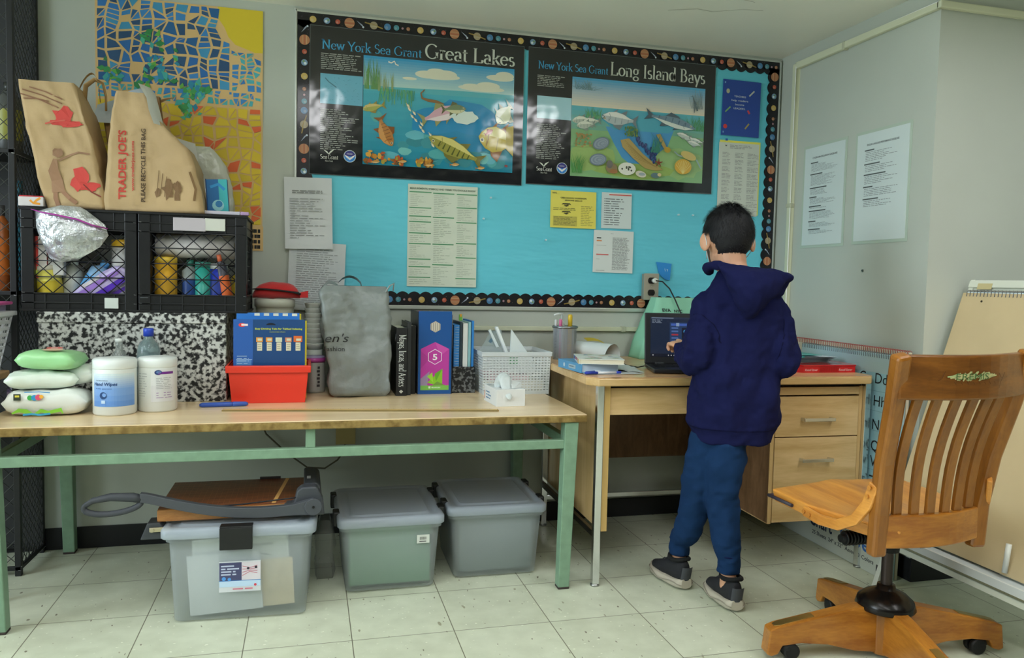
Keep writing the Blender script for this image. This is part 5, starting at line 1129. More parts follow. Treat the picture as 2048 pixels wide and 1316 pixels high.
b = B('A8A4C0'); b.box(x0+.0, x1+.02, y0, y1, z1+.001, z1+.022); b.o('tray', CLR, T, bev=.003)
b = B('B8528A').box(x0-.02, x1+.035, y0-.02, y1+.02, z1+.022, z1+.032); b.o('pink_rim', A(.4), T, bev=.004)
b = B('3A4A9A').box(x0+.03, x1-.06, y0+.03, y1-.04, z1+.0325, z1+.045); b.o('notebook', SATIN, loc=(-1.1, -.48, z1+.033), label='blue notebook on top of the pink rimmed tray', cat='notebook', bev=.002)
# ------------------------------------------------------------------ under the table
FROST = A(.38, alpha=.42, spec=.5, name='frosted_bin'); 
def fbin(name, lab, x0, x1, y0, y1, h, ov, tx, rz=0):
    """translucent lidded bin in its own frame, origin at floor centre"""
    T = thing(name, lab, 'storage bin', ((x0+x1)/2, (y0+y1)/2, 0), rotz=rz)
    w_, d_ = (x1-x0)/2, (y1-y0)/2
    def rr(e, z, r=.025, n=5):
        pts = []
        for cx, cy, a0 in ((w_+e-r, d_+e-r, 0), (-w_-e+r, d_+e-r, 90), (-w_-e+r, -d_-e+r, 180), (w_+e-r, -d_-e+r, 270)):
            for k in range(n): t = math.radians(a0+90*k/(n-1)); pts.append((cx+r*math.cos(t), cy+r*math.sin(t), z))
        return pts
    b = B('B0B8BC'); b.loft([rr(-.02, 0), rr(0, .008), rr(tx*.9, h-.075), rr(tx, h-.05), rr(tx+.008, h-.045), rr(tx+.008, h-.03)], False, True); b.f([b.v(p) for p in rr(-.02, 0)[::-1]])
    b.o('bin_body', FROST, T, weld=False)
    b = B('AAB4BE'); b.loft([rr(ov-.004, h-.034), rr(ov, h-.03), rr(ov, h-.008), rr(ov-.006, h-.002), rr(ov-.02, h), rr(ov-.024, h-.006), rr(ov-.045, h-.006), rr(ov-.05, h-.001)], True, True); b.o('lid', A(.3, alpha=.6, spec=.5, name='frosted_lid'), T, weld=False)
    return T
# bin one
T = fbin('storage_bin', 'clear lidded bin of papers with a picture sticker, under the paper cutter', -.385, .005, -.785, -.46, .303, .032, .012, rz=-.045)
b = B('151617').box(-.055, .04, -.222 if False else -.206, -.188, .235, .304).box(-.055, .04, -.206, -.17, .3035, .308); b.o('latch', A(.4), T, bev=.004)
b = B('B9BDC0').box(-.06, .062, -.1775, -.1755, .095, .19); b.plane((-.06, -.1775, .095)); b.rect(.001, .035, .066, .092, '3E4060'); b.rect(.066, .035, .121, .092, 'C0BAC0'); b.rect(.001, .016, .121, .034, 'A9C0D4'); b.rect(0, .034, .122, .036, '3A6EA8')
b.dashes(.006, .05, .06, .085, 4, .5, 'A8B0C4', 2, .3); b.disc(.014, .042, .006, '4A86C4'); b.disc(.03, .04, .005, '4A86C4')
for i in range(4): b.line([(.068, .05+.01*i), (.09, .062+.004*i), (.112, .056+.008*i)], .002, 'A85A6A')
b.disc(.085, .072, .004, '2A2A34'); b.disc(.108, .075, .004, '2A2A34'); b.disc(.106, .02, .004, 'B83A4A'); b.dashes(.04, .004, .1, .014, 1, .4, 'B86A7A', 3, .1); b.o('picture_sticker', SATIN, T)
def inpaper(x0, x1, z0, z1, y, rot, c_, lab, det=None, name='paper_sheet'):
    b = B(c_).box(0, x1-x0, 0, .002, 0, z1-z0); b.plane((0, 0, 0)); det and det(b)
    o_ = b.o(name, PAPER, label=lab, cat='paper', loc=(0, 0, 0)); o_.location = (x0, y, z0); o_.rotation_euler = (0, rot, -.045)
inpaper(-.345, -.13, .012, .20, -.757, -.06, 'BDC3C2', 'white sheets standing at the left inside the clear bin')
inpaper(-.24, -.035, .02, .17, -.753, -.05, 'C4B694', 'manila folder standing at the right inside the clear bin', name='manila_folder')
def hw(b): b.text('Lucas  draw', .12, .06, .012, '4A3A44', rot=.0, w=.1); b.text('Alan', .1, .1, .014, '6A3A5A', True, w=.03); b.line([(.13, .1), (.24, .075)], .002, '4A4A4A'); b.text('writing about', .15, .11, .012, '3A3A3A', w=.09); b.text('with the house', .04, .085, .01, '4A4A4A', w=.08)
inpaper(-.335, -.05, .1, .245, -.745, -.05, 'BFC6C0', 'white sheet with handwriting inside the clear bin, behind the others', hw)
b = B('8A8E90').box(-.33, -.05, -.68, -.5, .012, .03).c('9A5A62').box(-.31, -.1, -.73, -.6, .031, .04); b.o('notebook_stack', CARD, loc=(-.19, -.6, .012), label='flat notebooks lying in the bottom of the clear bin', cat='notebooks')
# bins two and three
def latches(T, w_, h, yy=.1):
    for s in (-1, 1):
        for y in (-yy, yy+.02): B('141516').cbox((s*(w_+.026), y, h-.02), (.022, .05, .05)).o('latch', A(.4), T, bev=.004)
T = fbin('storage_bin', 'translucent file bin with green folders and a barcode sticker, middle one', .127, .428, -.652, -.3, .264, .03, .014, rz=.01)
latches(T, .155, .262); B('BFC3BC').box(.085, .128, -.1955, -.191, .165, .193).o('barcode_sticker', PAPER, T)
b = B('2A2A2A'); b.plane((.085, -.1957, .165), off=.0002)
for i in range(9): b.rect(.01+.0026*i, .012, .0112+.0026*i, .022, up=False)
b.dashes(.008, .003, .036, .009, 1, .5, '4A4A4A'); b.o('barcode', PAPER, T)
b = B('5E8A6A').box(.14, .415, -.636, -.632, .02, .222)
for i in range(1, 9): b.c(['4E7A5E', '6A9478'][i % 2]).box(.143, .412, -.632+.03*i, -.63+.03*i, .02, .215)
b.o('hanging_folders', CARD, loc=(.28, -.5, .02), label='green hanging file folders inside the middle storage bin', cat='folders', bev=.0005)
T = fbin('storage_bin', 'translucent grey file bin at the right, nearest the table leg', .512, .815, -.598, -.25, .268, .03, .014, rz=-.015)
latches(T, .155, .266)
b = B('5E6A68').box(.53, .797, -.582, -.578, .02, .225)
for i in range(1, 9): b.c(['6A6E6C', '5A6462', '7A7A70'][i % 3]).box(.53, .797, -.578+.03*i, -.575+.03*i, .02, .218)
b.o('hanging_folders', CARD, loc=(.66, -.45, .02), label='grey hanging file folders inside the right storage bin', cat='folders', bev=.0005)
T = thing('plastic_wrap', 'crumpled clear plastic bag on the floor between two bins', 'plastic bag', (.06, -.42, 0))
b = B('7E8078'); bag_loft(b, [(0, .035, .09, -.5, -.35), (.1, .032, .092, -.5, -.34), (.17, .04, .09, -.49, -.36), (.2, .045, .08, -.47, -.38)], 7, .012, 16, 4); b.o('wrap', CLR, T)
# paper cutter
T = thing('paper_cutter', 'guillotine paper cutter with wooden bed and curved black arm', 'paper cutter', (-.22, -.62, .31), rotz=-.0)
T['local'] = 0; del T['local']; T['wloc'] = (-.22, -.62, .31)
RX = lambda x: .31-.0*(x)
WB = wood(P('562C18'), P('7C4628'), (3, 20, 20), .35, .4, 'cutter_bed_wood'); WS = wood(P('8E5A2E'), P('B07A42'), (3, 16, 16), .45, .2, 'cutter_edge_wood')
B().box(-.44, .012, -.752, -.43, .3105, .348).o('bed', WS, T, bev=.004)
B().box(-.438, .01, -.747, -.432, .3482, .3505).o('bed_top', WB, T, bev=.0008)
b = B('B07A4A'); b.plane((-.438, -.747, .3506), (1, 0, 0), (0, 1, 0), off=.0003)
for i in range(25): b.rect(.02+.0165*i, .004, .0208+.0165*i, .309, '8A5230', up=False)
for i in range(18): b.rect(.004, .012+.0165*i, .44, .0128+.0165*i, '8A5230', up=False)
b.pp([(.33, .0), (.342, .0), (.378, .31), (.366, .31)], 'C99A5A'); b.o('grid_print', SATIN, T, weld=False)
B('2E2A28').box(-.16, -.09, -.436, -.428, .35, .358).o('paper_stop', SATIN, T, bev=.001)
DG = A(.45, bump=(300, .1, .0005), name='dark_cast_metal')
b = B('3A3D42'); b.prism([(-.015, .31), (.055, .31), (.05, .36), (.035, .395), (.028, .402), (-.015, .402), (-.03, .39), (-.04, .352), (-.07, .35), (-.07, .311)], -.765, -.72); b.prism([(-.01, .311), (.05, .311), (.042, .39), (.03, .402), (-.01, .402)], -.72, -.5); b.o('pivot_head', DG, T, bev=.005)
b = B('C0C4C6'); b.plane((-.0, -.66, .4025), (1, 0, 0), (0, 1, 0)); b.rect(0, 0, .012, .035); b.o('badge', SATIN, T)
b = B('3F4247'); top = []; bot = []
for i in range(25):
    u = i/24; x = .02-.50*u; zc = .345-.0-.022*math.sin(PI*min(1, u*1.05))+.052*u**1.6; h = .017-.003*u+.008*math.exp(-((u-.0)/.08)**2); top.append((x, zc+h)); bot.append((x, zc-h))
b.prism(top+bot[::-1], -.79, -.768)
b.lathe([(.027, -.004), (.027, .0)], (.02, -.79, .345), 24, axis='y'); b.o('cutting_arm', DG, T, bev=.003)
B('101010').lathe([(.004, -.003), (.004, 0)], (.02, -.794, .345), 12, axis='y').o('pivot_bolt', DG, T)
b = B('34373C'); lp = []
for k in range(28):
    t = 2*PI*k/28; lp.append((-.555+.078*math.cos(t), -.779, .378+.026*math.sin(t)+.012*math.cos(t)*.6))
b.tube(lp+[lp[0], lp[1]], .0065, 8, sq=1.4, cap=False); b.tube([(-.477, -.779, .392), (-.5, -.779, .398), (-.56, -.779, .402), (-.61, -.779, .393), (-.63, -.779, .378)], [.012, .014, .012, .009, .007], 10); b.o('handle', A(.6), T)
B('303338').tube([(-.01, -.762, .372), (-.05, -.762, .368), (-.2, -.762, .356), (-.34, -.762, .352)], .0022, 6).o('guard_rod', STEEL, T)
b = B('33363A'); b.prism([(-.485, .262), (-.422, .262), (-.422, .30), (-.43, .312), (-.465, .312)], -.765, -.70); b.o('end_foot', DG, T, bev=.003)
b = B('A89F86').box(-.458, -.398, -.772, -.766, .286, .300); b.lathe([(.007, -.004), (.007, 0)], (-.45, -.772, .293), 14, axis='y').lathe([(.005, -.004), (.005, 0)], (-.404, -.772, .293), 14, axis='y'); b.o('blade_lock', A(.35, .7), T, bev=.002)
# wall box and cords below table
T = thing('wall_outlet', 'tan surface electrical box on the wall under the table', 'outlet', (.152, -.02, .43))
B('9A8A5A').box(.115, .19, -.04, 0, .385, .475).o('outlet_box', A(.5), T, bev=.003); B('A3935F').box(.113, .192, -.044, -.04, .383, .477).o('cover_plate', A(.5), T, bev=.001)
T = thing('power_cord', 'grey cord looping down the wall to the cutter from two sides', 'power cord', (0, -.03, .4))
B('4E4A3A').tube([(.15, -.046, .383), (.15, -.05, .36), (.12, -.05, .32), (.07, -.04, .285), (.0, -.03, .29), (-.08, -.02, .35), (-.16, -.02, .43), (-.19, -.02, .5), (-.2, -.02, .585)], .0035, 7).o('cable', RUBBER, T)
# ------------------------------------------------------------------ teacher's desk
ZD = .741
MAPLE = wood(P('A98A58'), P('BFA274'), (1.2, 10, 10), .4, .2, 'maple_laminate', wave=1.6); MAPV = wood(P('A98A58'), P('BFA274'), (10, 10, 1.2), .4, .2, 'maple_laminate_v', wave=1.6)
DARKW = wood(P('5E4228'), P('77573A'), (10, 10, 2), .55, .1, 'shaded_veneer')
T = thing('office_desk', 'maple laminate desk with chrome legs and drawers on the right', 'desk', (1.5, -.4, 0))
m = wood(P('B98F62'), P('CFA679'), (1.2, 10, 10), .3, .3, 'desk_top_laminate', wave=1.2)
def dtop(z0, z1, e=0): return [[(x, y, z) for x, y in ((.935-e, -.03), (.935-e, -.74), (.965, -.785-e), (2.038, -.785-e), (2.062+e, -.76), (2.062+e, -.03))] for z in (z0, z1)]
B().loft(dtop(ZD-.001, ZD+.001), True, False).o('desk_top', m, T)
b = B(); b.loft(dtop(ZD-.029, ZD-.0012, .002), True, False); b.o('top_edge', MAPLE, T, bev=.004)
b = B('4E3418'); b.plane((.935, -.787, ZD), (1, 0, 0), (0, 1, 0), off=.0012)
R_ = random.Random(3)
b.line([(.06+.011*i, .004) for i in range(90)], [.011 if 1 < i < 5 else max(.0006, R_.uniform(-.012, .0045)) for i in range(90)], '6E5230')
b.o('worn_chips', MATTE, T)
b = B(); b.box(1.0, 1.022, -.745, -.06, .192, ZD-.03); b.o('side_panel', MAPV, T, bev=.0015)
B('B99A5E').box(.999, 1.023, -.7465, -.745, .192, ZD-.03).o('panel_edge', A(.45), T)
b = B(); b.box(1.024, 1.655, -.742, -.724, .605, .70); b.o('centre_drawer', MAPLE, T, bev=.001)
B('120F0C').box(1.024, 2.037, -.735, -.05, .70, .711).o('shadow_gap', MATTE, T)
b = B(); b.box(1.655, 1.67, -.745, -.08, .185, .70).box(2.022, 2.037, -.745, -.08, .185, .70).box(1.67, 2.022, -.1, -.085, .185, .70).box(1.67, 2.022, -.72, -.1, .19, .2); b.o('pedestal', MAPV, T, bev=.001)
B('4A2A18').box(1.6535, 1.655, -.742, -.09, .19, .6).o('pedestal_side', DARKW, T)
B().box(1.67, 2.022, -.744, -.735, .668, .697).o('pedestal_rail', MAPLE, T, bev=.001)
for z0, z1, zh in ((.512, .662, .577), (.19, .508, .424)):
    d = B(); d.box(1.672, 2.020, -.7475, -.73, z0, z1); d = d.o('drawer', MAPLE, T, bev=.0012)
    h = B('B8BCC0'); 
    for x in (1.782, 1.90): h.box(x-.006, x+.006, -.772, -.747, zh-.005, zh+.007)
    h.box(1.776, 1.906, -.774, -.768, zh-.005, zh+.007); h.o('handle', CHROME, d, bev=.0015)
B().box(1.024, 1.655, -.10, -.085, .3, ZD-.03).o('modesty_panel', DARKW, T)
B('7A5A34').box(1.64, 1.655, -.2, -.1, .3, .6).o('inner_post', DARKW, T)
for x, y in ((.984, -.748), (2.050, -.748), (.984, -.06), (2.050, -.06)):
    b = B('C8CACC').box(x-.0125, x+.0125, y-.0125, y+.0125, .008, ZD-.03); L_ = b.o('leg', CHROME, T, bev=.002)
    B('9A9C9A').lathe([(.016, 0), (.016, .006), (.012, .009)], (x, y, 0), 16).o('glide', STEEL, L_)
for x in (.984, 2.05): B('55524E').box(x-.008, x+.008, -.74, -.06, .168, .19).o('side_rail', STEEL, T, bev=.002)
B('C8CACC').box(.99, 2.04, -.07, -.05, .115, .135).o('rear_rail', CHROME, T, bev=.002)
an_ = math.radians(-1.6); pv = Vector((.935, -.785, 0)); T.rotation_euler[2] = an_; T.location = pv+Matrix.Rotation(an_, 3, 'Z') @ (Vector((1.5, -.4, 0))-pv)
# ---- on the desk
LX, LY, LT = 1.268, -.49, -.26
T = thing('laptop', 'black laptop open on the desk showing a dark screen', 'laptop', (LX, LY, ZD+.0015), rotz=LT)
BLK = A(.35, name='laptop_plastic')
B('17181A').box(0, .295, -.205, .005, .002, .017).o('base', BLK, T, bev=.004)
b = B('0D0E10'); 
for r in range(5):
    for c_ in range(13): b.box(.02+.0197*c_, .036+.0197*c_, -.03-.0185*r-.015, -.03-.0185*r, .0172, .0185)
b.o('keyboard', A(.5), T); B('222426').box(.1, .185, -.195, -.14, .017, .0176).o('touchpad', SATIN, T)
sa = math.radians(9); S = lambda x, d, h: (x, .0+d*math.cos(sa)+h*math.sin(sa), .016-d*math.sin(sa)+h*math.cos(sa))
b = B('1B1C1E'); b.hexa([S(0, 0, 0), S(.295, 0, 0), S(.295, .009, 0), S(0, .009, 0)], [S(0, 0, .2), S(.295, 0, .2), S(.295, .009, .2), S(0, .009, .2)]); b.o('screen_lid', BLK, T, bev=.004)
def scr():
    m = bpy.data.materials.new('lit_screen'); m.use_nodes = True; nt = m.node_tree; bs = nt.nodes['Principled BSDF']; at = nt.nodes.new('ShaderNodeVertexColor'); at.layer_name = 'Col'
    nt.links.new(at.outputs[0], bs.inputs['Emission Color']); bs.inputs['Emission Strength'].default_value = .42; bs.inputs['Base Color'].default_value = (.01, .01, .012, 1); bs.inputs['Roughness'].default_value = .2; return m
b = B('16243A'); O_ = Vector(S(.022, 0, .028)); b.plane(O_, (1, 0, 0), Vector(S(0, 0, 1))-Vector(S(0, 0, 0)), off=.0012, step=4e-5)
b.rect(0, 0, .25, .155, '1B2A44'); b.rect(0, .148, .25, .155, '2E3A52'); b.rect(0, 0, .25, .012, '10182A'); b.rect(.004, .15, .09, .153, '8A9AB0'); b.dashes(.006, .13, .05, .146, 3, .4, '9AA8BC', 3, .4)
b.rect(.075, .025, .2, .135, '2A4470'); b.rect(.08, .122, .19, .131, '4A6EC8'); b.rect(.1, .12, .112, .133, '9AB4F0'); b.rect(.122, .06, .175, .115, '1A1E2E')
for i, c_ in enumerate(('5A7AB8', '5A7AB8', 'B83A4A', '5A7AB8', '5A7AB8')): b.rect(.082, .11-.013*i, .108, .116-.013*i, c_)
b.rect(.08, .026, .17, .056, '4A6EC8'); b.rect(.09, .035, .108, .05, '6A2A3A'); b.disc(.135, .1, .007, '4A9AD8'); b.disc(.13, .068, .005, 'C83A5A'); b.disc(.15, .03, .006, '7A9AF0')
for i in range(5): b.disc(.07+.011*i, .006, .0022, 'D8DCE4', n=8)
b.disc(.01, .006, .0025, 'D8DCE4', n=8); b.o('screen', scr(), T, weld=False)
B('3A3C3E').box(.04, .075, -.001, .004, .012, .022).o('hinge', BLK, T, bev=.001)
# mesh cup with pens
T = thing('pencil_cup', 'silver mesh pencil cup at the back left of the desk', 'pencil cup', (1.053, -.15, ZD))
b = B('9A9EA2'); cx, cy, r = 1.053, -.15, .048
lattice(b, lambda u, v: (cx+(r+.004*v)*math.cos(2*PI*u), cy+(r+.004*v)*math.sin(2*PI*u), ZD+.004+.132*v), 60, 36, .4, .4)
b.lathe([(0, 0), (r, .0), (r, .004)], (cx, cy, ZD), 30, cap=False); b.o('mesh_wall', A(.4, .3), T, weld=False)
b = B('8A8E92'); b.lathe([(r+.003, .133), (r+.007, .135), (r+.007, .141), (r+.003, .143), (r+.002, .135)], (cx, cy, ZD), 36, cap=False); b.o('rim', STEEL, T)
def pen(x, y, h, r_, c1_, c2_, lab, lean=(0, 0), cat='marker'):
    T = thing(cat, lab, cat, (x, y, ZD+.006), rx=lean[0], ry=lean[1], local=True)
    B(c1_).lathe([(r_*.7, 0), (r_, .01), (r_, h*.7)], n=12).o('barrel', PLASTIC, T); B(c2_).lathe([(r_*1.1, h*.68), (r_*1.1, h*.97), (r_*.8, h)], n=12).o('cap', PLASTIC, T)
pen(1.075, -.15, .185, .009, 'C9A82E', 'C9A82E', 'fat yellow marker standing in the mesh cup'); pen(1.028, -.165, .165, .0065, 'B8527A', 'C0608A', 'pink marker in the mesh cup'); pen(1.012, -.15, .163, .0055, '2A2A2C', 'B8BAB8', 'black marker at the left rim of the mesh cup')
pen(1.04, -.14, .16, .006, 'B8BCB8', 'C8CCC8', 'white pen beside the pump nozzle in the cup', cat='pen')
T = thing('pump_nozzle', 'small clear pump bottle top standing in the mesh cup', 'pump bottle', (1.045, -.125, ZD+.006))
B('C0C8C8').lathe([(.015, 0), (.015, .14), (.008, .15), (.005, .155), (.004, .185)], (1.045, -.125, ZD+.006), 14).o('bottle_body', CLR, T); B('C8CCCA').tube([(1.05, -.125, ZD+.19), (1.03, -.125, ZD+.192), (1.01, -.13, ZD+.187)], .004, 8).o('spout', PLASTIC, T)
# curled paper
b = B('B9BFBE'); ax0, ax1 = Vector((1.115, -.13, ZD+.052)), Vector((1.235, -.26, ZD+.036)); ad = (ax1-ax0).normalized(); aa = ad.cross(Vector((0, 0, 1))).normalized(); ab = aa.cross(ad)
def fn(u, v, d=0):
    t = math.radians(-50+290*v); r = .030+.012*u-.009*v+d; return tuple(ax0*(1-u)+ax1*u+aa*math.cos(t)*r+ab*math.sin(t)*r+ad*(.05*v-.03)*u)
b.grid(lambda u, v: fn(u, v), 12, 24); b.grid(lambda u, v: fn(u, v, -.0007), 12, 24); b.o('curled_paper', PAPER, loc=(1.17, -.19, ZD), label='white sheet curled into a roll beside the mesh cup', cat='paper', weld=False)
b = B('C2AA3A'); fn = lambda u, v: (1.17+.13*u, -.11+.05*v, ZD+.075-.05*u+.02*math.sin(3*u)+.01*v); b.grid(fn, 8, 3); b.c('A89A5A'); b.grid(lambda u, v: tuple(Vector(fn(u, v))-Vector((-.002, 0, .02+.02*u))), 8, 3); b.o('yellow_paper', PAPER, loc=(1.2, -.1, ZD), label='yellow paper behind the curled white sheet', cat='paper', weld=False)
# books, papers and pens
def rbook(x, y, z, w_, d_, h_, rz, cov, page, lab, det=None):
    T = thing('book', lab, 'book', (x, y, z), rotz=rz)
    B(page).box(.003, w_-.003, .003, d_-.003, .002, h_-.002).o('pages', CARD, T)
    b = B(cov).box(0, w_, 0, d_, 0, .002).box(0, w_, 0, d_, h_-.002, h_).box(0, .003, 0, d_, 0, h_); det and det(b); b.o('cover', SATIN, T, bev=.0008)
def bd(b): b.plane((0, .20, 0), (0, -1, 0), (0, 0, 1)); b.rect(.09, .008, .15, .022, '8FA4B0'); b.dashes(.095, .01, .145, .02, 1, .5, '5A6E7A'); b.disc(.05, .015, .008, 'A9BCC8', n=12)
rbook(.945, -.665, ZD+.004, .15, .205, .031, .1, '4A86AE', 'A9B8C4', 'thick pale blue book at the bottom of the desk pile', bd)
def bd2(b):
    b.plane((0, 0, .018), (1, 0, 0), (0, 1, 0)); R_ = random.Random(5)
    for i in range(16): blob(b, R_.uniform(.02, .15), R_.uniform(.02, .19), R_.uniform(.006, .02), .006, R_.choice(['B87A6A', '8AA05A', 'C9B24A', '6A8AA4']), i, 8, .3)
    b.plane((0, .2, 0), (0, -1, 0), (0, 0, 1)); b.rect(.005, .003, .06, .015, '3A5A8A'); b.dashes(.07, .003, .15, .015, 1, .8, 'A8506A', 4, .1); b.rect(.165, .001, .2, .017, 'C9A23A')
rbook(.935, -.66, ZD+.0355, .165, .205, .018, -.25, 'C2C6C0', 'C0BCA8', 'white illustrated paperback on top of the blue book', bd2)
def flat(pts, c_, lab, name='paper_sheet', z=ZD+.0012, amp=.004, print_=None, cat='paper'):
    """loose sheet: corners in order, slightly wavy, lying on the surface"""
    (a, bq, c2_, d) = [Vector(p) for p in pts]; b = B(c_)
    fn = lambda u, v, t=0: tuple((a*(1-u)+bq*u)*(1-v)+(d*(1-u)+c2_*u)*v+Vector((0, 0, z-0+t+amp*abs(nz(u*2, v*2, c_ != '' and len(lab))))))
    b.grid(lambda u, v: fn(u, v), 8, 8); b.grid(lambda u, v: fn(u, v, .0006), 8, 8)
    return b.o(name, PAPER, loc=tuple((a+c2_)/2+Vector((0, 0, z))), label=lab, cat=cat, weld=False)
flat([(.95, -.70, 0), (1.17, -.69, 0), (1.15, -.45, 0), (.96, -.42, 0)], 'BCC0C0', 'white sheet under the book pile on the desk', amp=.001)
flat([(1.09, -.60, 0), (1.19, -.66, 0), (1.235, -.45, 0), (1.11, -.38, 0)], 'C0C4C4', 'crinkled white paper between books and laptop', amp=.016)
for i, (q, rz, lab) in enumerate((((.945, -.70), .12, 'blue capped pen lying in front of the blue book'), ((.95, -.69), .5, 'second blue pen poking out under the book pile'))):
    T = thing('pen', lab, 'pen', (q[0], q[1], ZD+.0075+.004*0), rotz=rz)
    B('24389A').lathe([(.003, 0), (.0048, .004), (.0048, .05)], n=10, axis='x').o('cap', PLASTIC, T); B('C0C4C8').lathe([(.004, .05), (.004, .125)], n=10, axis='x').o('barrel', PLASTIC, T); B('24389A').lathe([(.0043, .125), (.0043, .142), (.003, .145)], n=10, axis='x').o('end_plug', PLASTIC, T)
T = thing('usb_cable', 'thin black cable looping across the desk to the laptop', 'cable', (1.27, -.3, ZD))
B('141416').tube([(1.262, -.50, ZD+.009), (1.235, -.5, ZD+.004), (1.22, -.42, ZD+.0035), (1.25, -.3, ZD+.0035), (1.285, -.2, ZD+.006), (1.27, -.13, ZD+.03), (1.22, -.12, ZD+.035), (1.19, -.16, ZD+.02), (1.2, -.22, ZD+.0035)], .0025, 6).o('cable', RUBBER, T)
B('141416').tube([(1.255, -.28, ZD+.0065), (1.27, -.24, ZD+.0065)], .006, 8).o('connector', RUBBER, T)
# mint shopping bag
T = thing('gift_bag', 'mint green paper bag standing behind the laptop by the wall', 'bag', (1.53, -.1, ZD))
MINT = A(.7, bump=(12, .5, .006), name='mint_paper')
b = B('7FB79C'); sf = bag_loft(b, [(ZD+.001, 1.39, 1.68, -.17, -.04), (.82, 1.415, 1.68, -.165, -.04), (.92, 1.45, 1.68, -.15, -.045), (.97, 1.475, 1.68, -.13, -.05), (1.01, 1.485, 1.68, -.115, -.06)], 7, .007, 9, 12); b.o('sack', MINT, T)
b = B('1E3A34'); b.surf = sf; b.O = b.U = b.V = Vector(); b.h = .001; b.st = 5e-5; b.text('EVA', 1.505, .948, .015, '24302E', True, w=.04); b.text('NYC', 1.56, .946, .012, '24302E', True, w=.04)
for i in range(9): b.line([(1.41+.004*i, .76+.014*i), (1.44+.006*i, .775+.014*i)], .0035, 'A9D0BC')
b.o('bag_print', MINT, T, weld=False)
# candy tin and papers on the right
T = thing('candy_box', 'flat red candy box with white script on the desk\'s right end', 'box', (1.94, -.6, ZD))
b = B('B01C1E'); oc = lambda e, z: [(x, y, z) for x, y in ((1.83-e, -.70-e), (2.06+e, -.70-e), (2.075+e, -.66), (2.075+e, -.53), (2.06, -.50+e), (1.81, -.50+e), (1.79-e, -.53), (1.79-e, -.66))]
b.loft([oc(0, ZD+.001), oc(0, ZD+.026)], True, False); b.plane((1.83, -.70, ZD), off=.001); b.text('Russell Stover', .17 - .165, .008, .009, 'D8B8B8', w=.055, shear=.3); b.text('Russell Stover', .155, .008, .009, 'D8B8B8', w=.06, shear=.3)
for i in range(18): b.rect(.07+.0048*i, .002, .0722+.0048*i, .024, '8E1416', up=(i == 0))
b.o('tray', SATIN, T)
b = B('A8181C').loft([oc(.002, ZD+.0262), oc(.002, ZD+.031)], True, False); b.plane((1.8, -.70, ZD+.031), (1, 0, 0), (0, 1, 0), off=.0004); blob(b, .1, .1, .08, .05, '5E1418', 4); blob(b, .18, .1, .06, .06, '7A2A24', 6); blob(b, .07, .12, .05, .04, 'C0A8A4', 5); blob(b, .21, .06, .03, .03, '4A1A14', 8); b.o('lid', GLOSS, T)
for i in range(6):
    e = .012*i; flat([(1.80+e*.5, -.62+e*.3, 0), (2.02+e*.4, -.60-e*.3, 0), (2.05-e, -.40+e*.5, 0), (1.82-e*.2, -.38, 0)], ['B4B8BC', 'BCC0C0', 'A9B0B8'][i % 3], ('loose white sheet in the fanned stack on the candy box, %s' % ('lowest', 'second from the bottom', 'third from the bottom', 'third from the top', 'second from the top', 'topmost')[i]), z=ZD+.0318+.004*i, amp=.003).__setitem__('group', 'fanned sheets on the candy box')
b = B('3A8E8A').box(1.82, 1.90, -.606, -.602, ZD+.050, ZD+.055); b.box(1.82, 1.98, -.604, -.44, ZD+.0585, ZD+.0595); b.o('teal_folder', SATIN, loc=(1.9, -.52, ZD+.058), label='teal edged folder on top of the fanned sheets', cat='folder')
b = B('7FA9C4').box(1.945, 2.04, -.085, -.065, ZD, .845); b.plane((1.945, -.085, ZD)); b.rect(.01, .02, .085, .05, 'B4C4CC'); b.rect(.02, .06, .08, .09, '5A8AB0'); b.o('tissue_pack', SATIN, loc=(1.99, -.075, ZD), label='light blue and white pack standing behind the boy\'s right arm', cat='pack', bev=.003)
# ------------------------------------------------------------------ pads against the side wall
def leanpad(x0, x1, th, y0, y1, h, c_, lab, spiral=None, name='chart_pad', det=None, rough=.6):
    """pad standing on its edge: bottom front at x0, top front at x1"""
    T = thing(name, lab, 'chart pad', (x0+th/2, (y0+y1)/2, 0))
    b = B(c_); b.hexa([(x0+.02, y0, .001), (x0+.02+th, y0, .001), (x0+th, y1, .001), (x0, y1, .001)], [(x1+.02, y0, h), (x1+.02+th, y0, h), (x1+th, y1, h), (x1, y1, h)])
    b.plane((x0+.02, y0, .001), (-.02, y1-y0, 0), (x1-x0, 0, h)); 
    if b.N.x > 0: b.N = -b.N
    b.st = 5e-5; det and det(b); b.o('pad_block', A(rough), T, bev=.001)
    if spiral:
        s = B(spiral)
        n = int(abs(y1-y0)/.0125)
        for i in range(n):
            y = y0+(y1-y0)*(i+.5)/n; xx = x1+.02*(y-y1)/(y0-y1); s.tube([(xx-.001, y, h-.014), (xx-.003, y, h+.002), (xx+th/2, y-.002, h+.006), (xx+th+.002, y-.003, h+.002), (xx+th, y-.003, h-.014)], .0011, 4, cap=False)
        s.o('spiral_binding', STEEL, T)
leanpad(2.087, 2.101, .012, -.20, -.93, .84, 'B4AC98', 'chart pad with a red top edge leaning nearest the side wall', 'A83A34')
